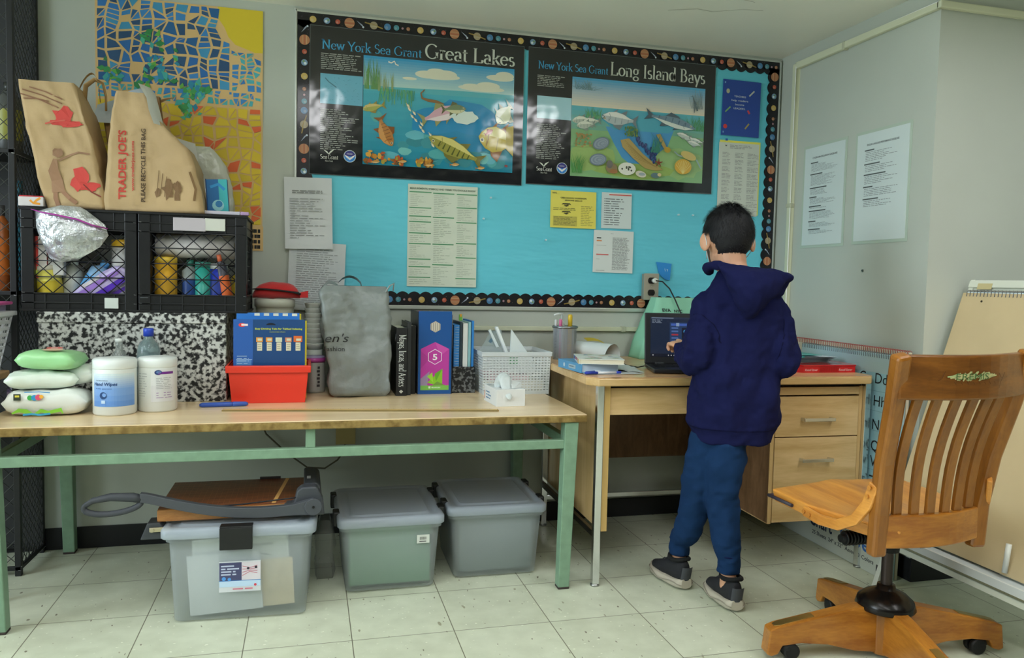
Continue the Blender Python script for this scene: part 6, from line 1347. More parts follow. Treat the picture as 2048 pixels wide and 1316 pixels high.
def chart(b):
    b.rect(0, .0, .64, .79, '8FB9C4'); b.rect(0, .75, .64, .79, '9AB4B8')
    for r in range(9): b.rect(0, .08+.075*r, .64, .082+.075*r, '7AA4B0'); b.line([(0, .117+.075*r), (.64, .117+.075*r)], .001, '86AEBA')
    cols = (.05, .16, .275, .395, .485)
    for z_, t in ((.73, ('A', 'a B', 'b', 'Cc', 'Dd')), (.645, ('E', 'e F', 'f G', 'g', 'Hh')), (.555, ('I', 'J', 'K k', 'LI', 'Nn')), (.475, ('M', 'n', 'O', 'p', 'Qq')), (.415, ('R', 'r S', 's T', 'Iu', 'Vv')), (.34, ('W', 'X', 'x Y', 'y', 'Zz'))):
        for c_, s_ in zip(cols, t): b.text(s_, c_, z_-.02, .042, '14181C')
leanpad(2.068, 2.082, .016, -.30, -.93, .822, '9AB4BA', 'pale blue handwriting chart pad with alphabet letters beside the desk', '6A6E74', det=chart)
def carton(b):
    b.rect(0, 0, .66, .24, 'B4BAB0'); b.text('Chart', .22, .072, .058, '1E2A44', True, w=.15); b.text('Tablet', .40, .072, .058, '2E5E9E', True, w=.22)
    b.text('25 Sheets  24" x 32"  Assorted Colors', .24, .038, .016, '3A3E42', True, w=.38); b.text('ruled', .04, .1, .03, '8A9090', w=.1); b.rect(.635, .02, .645, .045, '3A3A3A')
leanpad(2.047, 2.050, .018, -.245, -.915, .25, 'B8BCB2', 'white chart tablet carton with blue lettering low beside the pads', name='chart_tablet', det=carton)
# ------------------------------------------------------------------ easel at the right edge
EO = Vector((1.995, -.985, .229)); EV = Vector((.3277, 0, 1)).normalized(); EU = Vector((0, -1, 0)); EN = Vector((-EV.z, 0, EV.x))
def E_(s, t, d=0): return tuple(EO+EU*s+EV*t+EN*d)
def eb(b, s0, s1, t0, t1, d0, d1): return b.hexa([E_(s0, t0, d0), E_(s1, t0, d0), E_(s1, t0, d1), E_(s0, t0, d1)], [E_(s0, t1, d0), E_(s1, t1, d0), E_(s1, t1, d1), E_(s0, t1, d1)])
T = thing('easel', 'white two sided easel with tray standing by the pier', 'easel', (2.2, -1.3, 0))
WHT = A(.35, name='white_enamel')
b = B('B4B8AC'); eb(b, .005, .76, .05, .93, -.03, -.02); b.o('whiteboard', WHT, T, bev=.001)
b = B('B9BCAE')
for s0 in (0, .745): eb(b, s0, s0+.02, -.241, .93, -.045, -.015)
eb(b, 0, .765, .9, .925, -.045, -.012); eb(b, 0, .765, .0, .03, -.05, -.02); b.o('front_frame', WHT, T, bev=.002)
b = B('8C8A7C'); eb(b, .0, .765, .885, .8895, -.02, -.011); b.c('A89C72'); eb(b, .04, .1, .893, .915, -.013, -.0115); b.o('top_seam', WHT, T)
b = B('B4B6A6')
for s0 in (0, .745): b.hexa([(2.60, -.985-s0, 0), (2.62, -.985-s0, 0), (2.62, -1.005-s0, 0), (2.60, -1.005-s0, 0)], [(2.30, -.985-s0, 1.1), (2.32, -.985-s0, 1.1), (2.32, -1.005-s0, 1.1), (2.30, -1.005-s0, 1.1)])
b.o('rear_frame', WHT, T, bev=.002)
b = B('A9B2B4'); b.box(1.925, 2.01, -1.75, -.985, .215, .222); b.c('B4B8B4').box(1.918, 1.926, -1.75, -.985, .215, .24); b.o('tray', WHT, T, bev=.001)
b = B('B9BCAC'); b.box(1.935, 1.955, -1.75, -.985, .18, .199); b.c('7A785E').box(1.94, 1.953, -1.75, -.985, .199, .215); b.o('tray_rail', WHT, T, bev=.002)
BRD = A(.75, var=(8, .05), name='greyboard')
T = thing('drawing_pad', 'huge tan cardboard backed drawing pad leaning on the easel', 'drawing pad', E_(.38, 0))
b = B('AE9C78'); eb(b, .0, .9, .0, .876, -.008, .0); b.o('pad_board', BRD, T, bev=.002)
b = B('B4C4CC'); eb(b, .01, .9, .005, .882, -.016, -.0085); b.o('pad_sheets', PAPER, T)
s = B('6A6C70')
for i in range(60): y = .02+.0145*i; s.tube([E_(y, .862, .001), E_(y, .88, .004), E_(y+.002, .888, -.006), E_(y+.003, .874, -.017)], .0013, 4, cap=False)
s.o('spiral_binding', STEEL, T)
b = B('4A4438').tube([E_(.09, .845, .0002), E_(.09, .845, .0015)], .004, 8); b.o('rivet', STEEL, T)
for q in (.51,): 
    B('B9BCB6').tube([(1.99, -.985-.485, .24), (2.0, -.985-.485, .325)], .008, 10).o('marker', PLASTIC, loc=(1.99, -1.47, .225), label='short white marker standing upright on the easel tray', cat='marker')
# papers sticking out between pier corner and pads
# ------------------------------------------------------------------ swivel chair
OAK = wood(P('70420F'), P('8C581C'), (6, 6, 1.2), .32, .35, 'golden_oak', wave=2.5); OAKH = wood(P('824C14'), P('A46C26'), (1.2, 9, 9), .32, .35, 'golden_oak_h', wave=2.5); OAKS = wood(P('AA6C2A'), P('C88A3C'), (9, 1.2, 9), .3, .4, 'golden_oak_seat', wave=2.2)  # shade of the chair back is put into the darker post and slat oak
OAKD = wood(P('5A340E'), P('764817'), (1.2, 9, 9), .35, .3, 'dark_oak_rail', wave=2.5)
CX, CY = 1.63, -1.41
T = thing('swivel_chair', 'golden oak swivel desk chair with slatted back, in the foreground', 'chair', (CX, CY, 0))
def seat_z(u, v):  # saddle
    return .437+.006*math.cos(PI*2*(u-.5))*0-.010*math.exp(-(((u-.3)/.16)**2+((v-.45)/.3)**2))-.010*math.exp(-(((u-.7)/.16)**2+((v-.45)/.3)**2))+.006*math.exp(-((u-.5)/.09)**2)*v
def seat_xy(u, v):
    y = -1.575+.44*v; w_ = .168+.087*min(1, v*1.6)**.8 if v < 1 else .255; xc = 1.66+.0*v
    y += .03*math.sin(PI*u)*(v > .9)*((v-.9)/.1)
    return xc+(u-.5)*2*w_, y+.05*(u-.5)
n = 20
b = B()
b.grid(lambda u, v: (*seat_xy(u, v), seat_z(u, v)), n, n); b.grid(lambda u, v: (*[a*.97+c*.03 for a, c in zip(seat_xy(u, v), (1.66, -1.36))], .398), n, n)
for k in range(n):
    for f_ in (lambda a: (a, 0), lambda a: (a, 1), lambda a: (0, a), lambda a: (1, a)):
        a0, a1 = f_(k/n), f_((k+1)/n); lo = lambda q: (*[a*.97+c*.03 for a, c in zip(seat_xy(*q), (1.66, -1.36))], .398)
        b.f([b.v((*seat_xy(*a0), seat_z(*a0))), b.v((*seat_xy(*a1), seat_z(*a1))), b.v(lo(a1)), b.v(lo(a0))])
b.o('seat', OAKS, T, bev=.006, seg=3)
B('3A2A34').tube([(1.405, -1.148, .412), (1.44, -1.138, .409), (1.46, -1.14, .408)], .006, 8).o('edge_trim', RUBBER, T)
B('2E2A34').tube([(1.403, -1.27, .414), (1.402, -1.15, .414)], .0055, 8).o('edge_bumper', RUBBER, T)
def bar(pts, w_, t_, name, mat, up=(0, 0, 1), bev=.004, par=None):
    """rectangular bar along pts; w_ = size along 'up', t_ = thickness"""
    pts = [Vector(p) for p in pts]; U = Vector(up); rings = []
    for i, p in enumerate(pts):
        d = (pts[min(i+1, len(pts)-1)]-pts[max(i-1, 0)]).normalized(); s = d.cross(U).normalized(); uu = s.cross(d).normalized()
        ww = w_[i] if isinstance(w_, list) else w_
        rings.append([p+s*t_/2+uu*ww/2, p-s*t_/2+uu*ww/2, p-s*t_/2-uu*ww/2, p+s*t_/2-uu*ww/2])
    bb = B(); bb.loft(rings, True, False); return bb.o(name, mat, par or T, bev=bev)
pl = [(1.449, -1.572, .365), (1.448, -1.578, .48), (1.437, -1.60, .62), (1.418, -1.645, .77), (1.392, -1.69, .908)]
pr = [(1.792, -1.548, .36), (1.796, -1.552, .48), (1.803, -1.575, .62), (1.81, -1.62, .77), (1.822, -1.655, .915)]
bar(pl, .036, .042, 'back_post', OAK, up=(0, 1, 0), bev=.009); bar(pr, .036, .045, 'back_post', OAK, up=(0, 1, 0), bev=.009)
def across(tl, n=12, bow=.045):
    a, c = Vector(tl[0]), Vector(tl[1]); return [a*(1-k/n)+c*(k/n)+Vector((0, -bow*math.sin(PI*k/n), 0)) for k in range(n+1)]
bar(across(((1.40, -1.672, .851), (1.815, -1.64, .853))), .112, .022, 'head_rail', OAKD, bev=.005)
bar(across(((1.45, -1.576, .432), (1.792, -1.55, .432)), bow=.03), .088, .024, 'lower_rail', OAKH, bev=.004)
lo = across(((1.45, -1.572, .472), (1.792, -1.548, .478)), 100, .03); hi = across(((1.405, -1.66, .80), (1.813, -1.63, .80)), 100, .045)
for k in range(6):
    t = int(14+72*k/5); a, c = lo[t], hi[int(14+64*k/5)]
    bar([a*(1-q)+c*q+Vector((0, .018*math.sin(PI*q), 0)) for q in [i/8 for i in range(9)]], .026, .012, 'slat', OAK, up=(1, 0, 0), bev=.002)
# scratched patch on the head rail
hb = across(((1.40, -1.672, .851), (1.815, -1.64, .853)), 60)
b = B('A8A070')
def hs(x, z, h):
    t = (x-1.40)/.415*60; i = max(0, min(59, int(t))); p = hb[i]*(1-(t-i))+hb[i+1]*(t-i); return Vector((x, p.y-.0116-h, z))
b.surf = hs; b.O = b.U = b.V = Vector(); b.h = .0004; b.st = 4e-5
R_ = random.Random(2)
for i in range(46):
    u = R_.uniform(-1, 1); x = 1.585+.068*u; hh = .0125*math.sqrt(max(.05, 1-u*u)); b.line([(x-.01, .856-hh*R_.uniform(.2, 1)), (x+.012, .856+hh*R_.uniform(.2, 1))], .0035, R_.choice(['A8A070', '9A9868', '8E9A6A']))
b.text('EREMIS', 1.535, .848, .016, '3E5A2E', w=.1); b.line([(1.505, .868), (1.497, .85), (1.488, .845)], .0016, '4A2A10'); b.line([(1.675, .862), (1.685, .85)], .0016, '4A2A10'); b.line([(1.70, .864), (1.683, .84), (1.678, .825)], .0016, '4A2A10')
for i in range(8): b.line([(1.53+.018*i, .842), (1.535+.018*i, .836)], .0014, '4A2A10')
b.o('carving', MATTE, T, weld=False)
# bent side brackets
for s, x0 in ((0, 1.402), (1, 1.882)):
    dx = .012 if s == 0 else -.045
    q = bar([(x0, -1.33, .418), (x0, -1.40, .412), (x0+dx*.5, -1.47, .418), (x0+dx, -1.53, .45), (x0+dx*1.6, -1.565, .50), (x0+dx*2, -1.585, .56)], .03, .014, 'side_bracket', OAKS, up=(0, 0, 1), bev=.004)
    for y, z in ((-1.34, .418), (-1.365, .415), (-1.572, .525), (-1.58, .55)):
        B('9A5A22').lathe([(.006, -.003), (.005, 0)], (x0-.008+dx*(1.6 if z > .5 else 0), y, z), 10, axis='x').o('screw_plug', OAKS, q)
# mechanism, column, hub, legs, casters
IR = A(.4, .6, name='black_iron')
b = B('1A1B1C').box(CX-.09, CX+.1, CY-.04, CY+.04, .375, .398).box(CX-.02, CX+.02, CY-.14, CY+.12, .365, .385); b.lathe([(.03, .31), (.034, .36), (.05, .378)], (CX, CY, 0), 20); b.o('tilt_mechanism', IR, T, bev=.003)
b = B('1E1F20')
for k in range(11): b.lathe([(.018, -.003), (.022, 0), (.018, .003)], (CX-.125+.011*k, CY+.03, .345), 16, axis='x')
b.lathe([(.012, -.14), (.012, .0)], (CX, CY+.03, .345), 12, axis='x'); b.o('tension_spring', IR, T)
b = B('3A3230'); prof = [(.0155, .17)]
for k in range(26): prof += [(.0165, .2+.0046*k), (.0145, .2023+.0046*k)]
b.lathe(prof+[(.0155, .33)], (CX, CY, 0), 20); b.o('column', A(.35, .8), T)
b = B('15110F'); b.lathe([(.078, .142), (.082, .148), (.076, .168), (.058, .184), (.034, .196), (.026, .2), (.024, .212), (.0, .214)], (CX, CY, 0), 36); b.o('hub_cap', A(.25, .3), T)
b = B(); b.loft([[(CX+r*math.cos(PI/8+PI/4*k), CY+r*math.sin(PI/8+PI/4*k), z) for k in range(8)] for r, z in ((.042, .012), (.044, .016), (.046, .15))], True, False); b.o('hub', OAK, T, bev=.003)
BR_ = A(.3, .9, name='brass')
for k in range(4):
    a = math.radians(81+90*k); d = Vector((math.cos(a), math.sin(a), 0)); s_ = Vector((-d.y, d.x, 0))
    prof = [(.03, .158), (.10, .150), (.33, .100), (.354, .090), (.362, .02), (.348, .014), (.328, .02), (.316, .044), (.26, .050), (.18, .044), (.10, .024), (.03, .018)]
    b = B(); cc = Vector((CX, CY, 0)); b.loft([[cc+d*r+Vector((0, 0, z))+s_*w_ for r, z in prof] for w_ in (-.0225, .0225)], True, False); lg = b.o('leg', OAKH if k % 2 else wood(P('824C14'), P('A46C26'), (9, 1.2, 9), .32, .35, 'golden_oak_leg', wave=2.5), T, bev=.004)
    if k != 2 or True:
        b = B('A8935A'); b.loft([[cc+d*r+Vector((0, 0, .1225-(r-.222)*.226+h))+s_*w_ for r, w_ in ((.222, -.012), (.222, .012), (.325, .014), (.338, .008), (.338, -.008), (.325, -.014))] for h in (.0012, .0032)], True, False); b.o('foot_plate', BR_, lg, bev=.0006)
    c0 = cc+d*.298
    ca = B('141516'); ca.lathe([(.006, .036), (.006, .05)], (c0.x, c0.y, 0), 10); ca.lathe([(.018, .026), (.022, .03), (.018, .044), (.006, .046)], (c0.x, c0.y, 0), 16)
    ca = ca.o('caster', RUBBER, lg)
    for sg in (-1, 1): 
        wv = c0-d*.012+s_*sg*.012; b = B('101112'); b.tube([wv-s_*.008+Vector((0, 0, .024)), wv-s_*.006+Vector((0, 0, .024)), wv+s_*.006+Vector((0, 0, .024)), wv+s_*.008+Vector((0, 0, .024))], [.019, .0235, .0235, .019], 22); b.o('wheel', RUBBER, ca)
# ------------------------------------------------------------------ the boy at the desk
TH = math.radians(15); FD = Vector((math.sin(TH), math.cos(TH), 0)); RD = Vector((math.cos(TH), -math.sin(TH), 0)); BO = Vector((1.378, -.95, 0))
def L(r, f, z): return BO+RD*r+FD*f+Vector((0, 0, z))
PT = thing('person', 'black haired child in navy hoodie and blue trousers using the laptop', 'person', (1.32, -.93, 0))
def ell(b, c, rx, ry, rz, n=20, m=12, ax=None, fn=None):
    ax = ax or (RD, FD, Vector((0, 0, 1))); rings = []
    for i in range(m+1):
        t = -PI/2+PI*i/m; r = []
        for k in range(n):
            p = 2*PI*k/n; x, y, z = max(math.cos(t), .02)*math.cos(p), max(math.cos(t), .02)*math.sin(p), math.sin(t)
            q = Vector((x, y, z)); s = fn(q) if fn else 1; r.append(c+(ax[0]*x*rx+ax[1]*y*ry+ax[2]*z*rz)*s)
        rings.append(r)
    b.loft(rings, True, True)
def limb(b, pts, rad, n=16, sub=6, wr=0, seed=0, sq=1):
    """tapering limb through joints, smoothed, with optional cloth wrinkles"""
    P_ = []; R2 = []
    for i in range(len(pts)-1):
        p0 = pts[max(i-1, 0)]; p1, p2 = pts[i], pts[i+1]; p3 = pts[min(i+2, len(pts)-1)]
        for k in range(sub):
            t = k/sub; P_.append(.5*((2*p1)+(p2-p0)*t+(2*p0-5*p1+4*p2-p3)*t*t+(3*p1-p0-3*p2+p3)*t**3)); R2.append(rad[i]*(1-t)+rad[i+1]*t)
    P_.append(pts[-1]); R2.append(rad[-1]); prev = None; rings = []
    for i, p in enumerate(P_):
        d = (P_[min(i+1, len(P_)-1)]-P_[max(i-1, 0)]).normalized(); a = (RD-d*RD.dot(d)).normalized() if abs(RD.dot(d)) < .95 else FD; c = d.cross(a)
        rings.append([p+(a*math.cos(2*PI*k/n)+c*math.sin(2*PI*k/n)*sq)*R2[i]*(1+wr*(nz(math.cos(2*PI*k/n)*1.3, i*.33, seed+math.sin(2*PI*k/n)*1.3)+.7*nz(math.cos(2*PI*k/n)*2, i*.9+1.2*math.sin(2*PI*k/n), seed+7))) for k in range(n)])
    b.loft(rings, True, True)
def remesh(o, vox, smooth=4, it=.6, sub=0):
    m = o.modifiers.new('r', 'REMESH'); m.mode = 'VOXEL'; m.voxel_size = vox; m.use_smooth_shade = True
    s = o.modifiers.new('s', 'SMOOTH'); s.factor = it; s.iterations = smooth
HC = L(-.018, .055, 1.222)                         # head centre
hy = math.radians(-4); HF = (FD*math.cos(hy)+RD*math.sin(hy)+Vector((0, 0, -.22))).normalized(); HR = HF.cross(Vector((0, 0, 1))).normalized(); HU = HR.cross(HF)
def H(r, f, u): return HC+HR*r+HF*f+HU*u
def solid(name, hexc, rough, sheen=0, bump=None, var=.06, sc=4, sss=0):
    m, nt, bs = nodes(name, rough); c = P(hexc)
    tc = nt.nodes.new('ShaderNodeTexCoord'); n = nt.nodes.new('ShaderNodeTexNoise'); n.inputs['Scale'].default_value = sc; n.inputs['Detail'].default_value = 4
    nt.links.new(tc.outputs['Object'], n.inputs['Vector']); r = nt.nodes.new('ShaderNodeValToRGB'); r.color_ramp.elements[0].position = .35; r.color_ramp.elements[1].position = .65
    r.color_ramp.elements[0].color = (*[x*(1-var) for x in c], 1); r.color_ramp.elements[1].color = (*c, 1)
    nt.links.new(n.outputs['Fac'], r.inputs[0]); nt.links.new(r.outputs[0], bs.inputs['Base Color'])
    bs.inputs['Specular IOR Level'].default_value = .12 if rough > .85 else .5
    bs.inputs['Sheen Weight'].default_value = sheen; bs.inputs['Sheen Roughness'].default_value = .6; bs.inputs['Sheen Tint'].default_value = (*c, 1)
    if sss: bs.inputs['Subsurface Weight'].default_value = sss; bs.inputs['Subsurface Scale'].default_value = .008; bs.inputs['Subsurface Radius'].default_value = (1, .35, .2)
    if bump: bumpit(nt, bs, *bump)
    return m
SKIN = solid('skin', 'B98C70', .5, sss=.12, sc=25)
# joints
shL, elL, wrL = L(-.080, .0, 1.0), L(-.128, -.035, .828), L(-.133, .165, .842)
shR, elR, wrR = L(.122, -.005, .995), L(.150, -.045, .82), L(.10, .17, .825)
V_ = Vector
hipR, knR, anR = V_((1.352, -.955, .60)), V_((1.350, -.965, .345)), V_((1.360, -1.0, .085))
hipL, knL, anL = V_((1.312, -.935, .60)), V_((1.296, -.885, .34)), V_((1.285, -.80, .08))
b = B('B9886A')
ell(b, HC+HU*.012, .071, .085, .092, fn=lambda q: 1+.04*q.z); ell(b, H(0, .022, -.045), .055, .058, .055); ell(b, H(0, .098, -.01), .010, .014, .013)
ell(b, H(0, .07, -.075), .028, .024, .02)
for s in (-1, 1):
    ell(b, H(s*.081, -.006, -.010), .012, .020, .033, 14, 8, ax=((HR*1+HF*-.45*s*0-HF*.0), (HF*.8-HR*s*-.5).normalized(), HU)); ell(b, H(s*.073, .0, -.012), .009, .013, .022, 12, 8); ell(b, H(s*.03, .078, .012), .013, .009, .009, 10, 6)
limb(b, [L(.015, -.005, 1.0), L(.0, .0, 1.08), L(-.010, .022, 1.13), H(0, -.012, -.05)], [.07, .05, .049, .054])
limb(b, [L(.0, 0, .58), L(.0, 0, .7), L(.02, 0, .85), L(.035, 0, .98), L(.033, 0, 1.04)], [.09, .085, .088, .1, .06], sq=.7)
for sh, el, wr in ((shL, elL, wrL), (shR, elR, wrR)): limb(b, [L(.035, 0, 1.0), sh, (sh+el)/2, el, (el+wr)/2, wr], [.045, .036, .032, .028, .026, .019])
for hp, kn, an in ((hipR, knR, anR), (hipL, knL, anL)): limb(b, [hp+V_((0, 0, .03)), (hp+kn)/2, kn, (kn*.55+an*.45), an+V_((0, 0, .05)), an-V_((0, 0, .03))], [.058, .046, .037, .030, .026, .027])
# feet inside the shoes
for an, toe in ((anR, V_((1.372, -.93, .036))), (anL, V_((1.270, -.73, .036)))): limb(b, [an-V_((0, 0, .03)), (an*.5+toe*.5)-V_((0, 0, .014)), toe], [.024, .015, .010])
# hands: palm, four fingers, thumb
def hand(b, w, d, up_, side, curls, spread=.3):
    d = d.normalized(); s = d.cross(up_).normalized()*side; u = s.cross(d).normalized()*side
    if u.z < 0: u = -u
    rings = []
    for t, ww, hh in ((-.01, .017, .015), (.01, .02, .014), (.035, .03, .013), (.052, .031, .011), (.06, .027, .009)):
        c = w+d*t; rings.append([c+s*ww*math.cos(2*PI*k/14)+u*hh*math.sin(2*PI*k/14) for k in range(14)])
    b.loft(rings, True, True)
    for i, (ln, cu) in enumerate(curls):
        off = (.0225-.015*i); base = w+d*.052+s*off; dd = (d+s*spread*(off/.03)*.35).normalized(); pts = [base-d*.008]; p = base; a = cu*.35; seg = (.42, .33, .27)
        for q in seg: p = p+(dd*math.cos(a)-u*math.sin(a))*ln*q; pts.append(p.copy()); a += cu
        b.tube(pts, [.0085, .008, .0075, .006], 8)
    tb = w+d*.018+s*.024; b.tube([tb-s*.008, tb+(d*.6+s*.7)*.02, tb+(d*.85+s*.5-u*.25)*.042, tb+(d*1.0+s*.3-u*.4)*.058], [.011, .0105, .009, .007], 8)
fl = (V_((1.262, -.70, .865))-wrL); hand(b, wrL, (V_((1.30, -.545, .895))-wrL), Vector((0, 0, 1)), 1, ((.062, .12), (.066, 1.0), (.06, 1.15), (.05, 1.2)))
hand(b, wrR, FD*.9-RD*.25-V_((0, 0, .42)), Vector((0, 0, 1)), -1, ((.06, .5), (.065, .55), (.06, .6), (.05, .6)))
bo = b.o('body', SKIN, PT, weld=False); remesh(bo, .0035, 3)
# hair
m, nt, bs = nodes('black_hair', .6, spec=.35); bs.inputs['Base Color'].default_value = (.012, .012, .014, 1)
b = B('101012')
def hcap(q):
    # q in head axes: x right, y forward, z up; pull in where the hairline ends
    low = (-.86 if q.y < -.2 else -.35) if q.y < .1 else .1
    if abs(q.x) > .62 and q.y > -.3: low = .04
    return 1.0 if q.z > low else (max(.55, 1-(low-q.z)*1.5) if q.y < -.3 else max(.25, 1-(low-q.z)*2.6))
ell(b, HC+HU*.02-HF*.008, .084, .098, .1, 36, 24, ax=(HR, HF, HU), fn=lambda q: hcap(q)*(1+.03*nz(q.x*4, q.y*4, q.z*4)))
R_ = random.Random(8)
for i in range(9000):
    z = R_.uniform(-.88, 1); ph = R_.uniform(0, 2*PI); rr = math.sqrt(max(0, 1-z*z)); q = Vector((rr*math.cos(ph), rr*math.sin(ph), z))
    if q.z < (-.86 if q.y < -.25 else (-.32 if q.y < .05 else .1)): continue
    if abs(q.x) > .6 and q.z < .02 and q.y > -.4: continue
    base = HC+HU*.02-HF*.008+HR*q.x*.083+HF*q.y*.097+HU*q.z*.099
    nrm = (HR*q.x+HF*q.y+HU*q.z).normalized()
    whorl = H(.005, -.05, .12); away = (base-whorl); away -= nrm*away.dot(nrm); away = away.normalized() if away.length > .004 else HR
    dr = (away*.95+nrm*(.6 if q.z > .5 else .2)-Vector((0, 0, .25 if q.z < .5 else 0))+Vector((R_.uniform(-.25, .25), R_.uniform(-.25, .25), R_.uniform(-.2, .25)))).normalized()
    ln = R_.uniform(.016, .03)*(1 if q.z > -.2 else .6); sd = dr.cross(nrm).normalized()*R_.uniform(.0007, .0013)
    p0 = base-nrm*.002; p1 = p0+dr*ln*.55+nrm*.001; p2 = p0+dr*ln-nrm*.002
    b.f([b.bm.verts.new(p0-sd), b.bm.verts.new(p0+sd), b.bm.verts.new(p1+sd*.7), b.bm.verts.new(p1-sd*.7)]); b.f([b.bm.verts.new(p1-sd*.7), b.bm.verts.new(p1+sd*.7), b.bm.verts.new(p2)])
b.o('hair', m, PT, weld=False)
# face mask
b = B('B4BEC4'); rows = []
for i in range(9):
    u = .018-.088*i/8; rows.append([H(.070*math.sin(a)*(1-.26*(i/8)), .034+.066*math.cos(a)*(1-.1*(i/8)), u-.006) for a in [(-62+124*k/12)*PI/180 for k in range(13)]])
b.loft(rows, False, True, closed=False)
mk = b.o('face_mask', A(.8), PT, weld=False); sm = mk.modifiers.new('s', 'SOLIDIFY'); sm.thickness = .0015
b = B('C4C8CA')
for s in (-1, 1):
    b.tube([H(s*.073, .04, .01), H(s*.078, .02, .014), H(s*.083, -.004, .019), H(s*.085, -.018, .008), H(s*.082, -.022, -.012), H(s*.079, -.012, -.034), H(s*.072, .012, -.05), H(s*.066, .03, -.06)], .0013, 6)
b.o('ear_loops', A(.7), mk)
# hoodie
NAVY = solid('navy_fleece', '14173A', .95, .05, (420, .35, .0008))
b = B('202758')
lv = [(.545, 0.009, 0, .126, .092), (.585, .008, 0, .137, .098), (.597, .004, 0, .143, .103), (.61, .002, 0, .151, .110), (.65, .003, 0, .152, .112), (.70, .008, 0, .154, .11), (.76, .014, 0, .151, .104), (.82, .02, -.002, .146, .1), (.9, .020, -.005, .142, .1), (.96, .022, -.006, .145, .1), (1.01, .022, -.004, .138, .09), (1.045, .018, .0, .118, .078), (1.075, .012, .004, .092, .07), (1.10, .004, .008, .066, .060), (1.112, -.003, .012, .056, .056)]
rings = []; N_ = 40; zs = []
for a, c in zip(lv, lv[1:]):
    k = max(1, int((c[0]-a[0])/.012)); zs += [[a[i]*(1-t/k)+c[i]*t/k for i in range(5)] for t in range(k)]
zs.append(lv[-1])
for z, r, f, hw, hd in zs:
    ring = []
    for k in range(N_):
        t = 2*PI*k/N_; cx, sx = math.cos(t), math.sin(t); cx = abs(cx)**.85*(1 if cx > 0 else -1); sx = abs(sx)**.85*(1 if sx > 0 else -1)
        am = .017 if .60 < z < 1.0 else .004
        wv = am*(nz(cx*1.6+z*2, z*4.5-sx*1.2, 3)+.8*nz(cx*3.2-z*3.5, z*7, 9)*(1 if z < .8 else .5)-.6*abs(nz(cx*2.2+z*5, z*2.5+sx, 21)))
        ring.append(L(r+cx*(hw+wv), f+sx*(hd+wv), z))
    rings.append(ring)
b.loft(rings, True, True)
for sh, el, wr, sd, sg in ((shL, elL, wrL, 1, -1), (shR, elR, wrR, 5, 1)):
    limb(b, [L(.02+sg*.03, 0, 1.0), sh+V_((0, 0, .0)), sh*.55+el*.45+RD*sg*.006, el, el*.5+wr*.5-V_((0, 0, .01)), wr-(wr-el).normalized()*.022], [.048, .050, .054, .054, .050, .040], 24, 8, .27, sd)
    c_ = (wr-el).normalized(); limb(b, [wr-c_*.035, wr-c_*.02, wr-c_*.002], [.036, .031, .029], 20, 4, .03, sd)
# hood: folded cloth bag hanging behind the neck, rim rolled
hd_ = [(1.134, -0.084, 0.02, 0.0, 0.02, 0.03), (1.129, -0.086, 0.09, -0.055, 0.03, 0.052), (1.114, -0.082, 0.132, -0.088, 0.035, 0.058), (1.091, -0.072, 0.132, -0.102, 0.03, 0.06), (1.064, -0.062, 0.11, -0.112, 0.02, 0.058), (1.032, -0.048, 0.084, -0.116, 0.01, 0.052), (1.002, -0.028, 0.06, -0.114, 0.0, 0.042), (0.977, -0.008, 0.04, -0.108, 0.0, 0.03), (0.962, 0.008, 0.024, -0.104, 0.0, 0.016)]
rings = []
for a, c in zip(hd_, hd_[1:]):
    for s in range(4):
        t = s/4; z, r0, r1, fc, tl, hh = [a[i]*(1-t)+c[i]*t for i in range(6)]; ring = []
        for k in range(28):
            p = 2*PI*k/28; cx, sx = math.cos(p), math.sin(p); rm, rh = (r0+r1)/2, (r1-r0)/2
            wv = .006*nz(cx*2+z*8, sx*2, z*9)+.004*nz(cx*5, z*30, 4)
            ring.append(L(rm+cx*(rh+wv), fc+sx*(hh+wv)*(1 if sx > 0 else 1.0), z+tl*.35*(-cx)*(-1 if False else 1)*.6))
        rings.append(ring)
b.loft(rings, True, True)
rim = [L(-0.076, 0.055, 1.114), L(-0.09, 0.018, 1.127), L(-0.084, -0.03, 1.132), L(-0.048, -0.075, 1.125), L(0.007, -0.1, 1.117), L(0.062, -0.115, 1.107), L(0.117, -0.11, 1.1), L(0.147, -0.085, 1.097), L(0.13, -0.05, 1.104), L(0.082, -0.02, 1.114), L(0.044, 0.02, 1.114), L(0.034, 0.05, 1.109)]
limb(b, rim, [.016, .017, .016, .015, .014, .014, .014, .012, .015, .017, .018, .017], 12, 4, .08)
limb(b, [L(.13, -.07, 1.092), L(.112, -.055, 1.065), L(.092, -.04, 1.03)], [.022, .034, .028], 14, 4, .1)
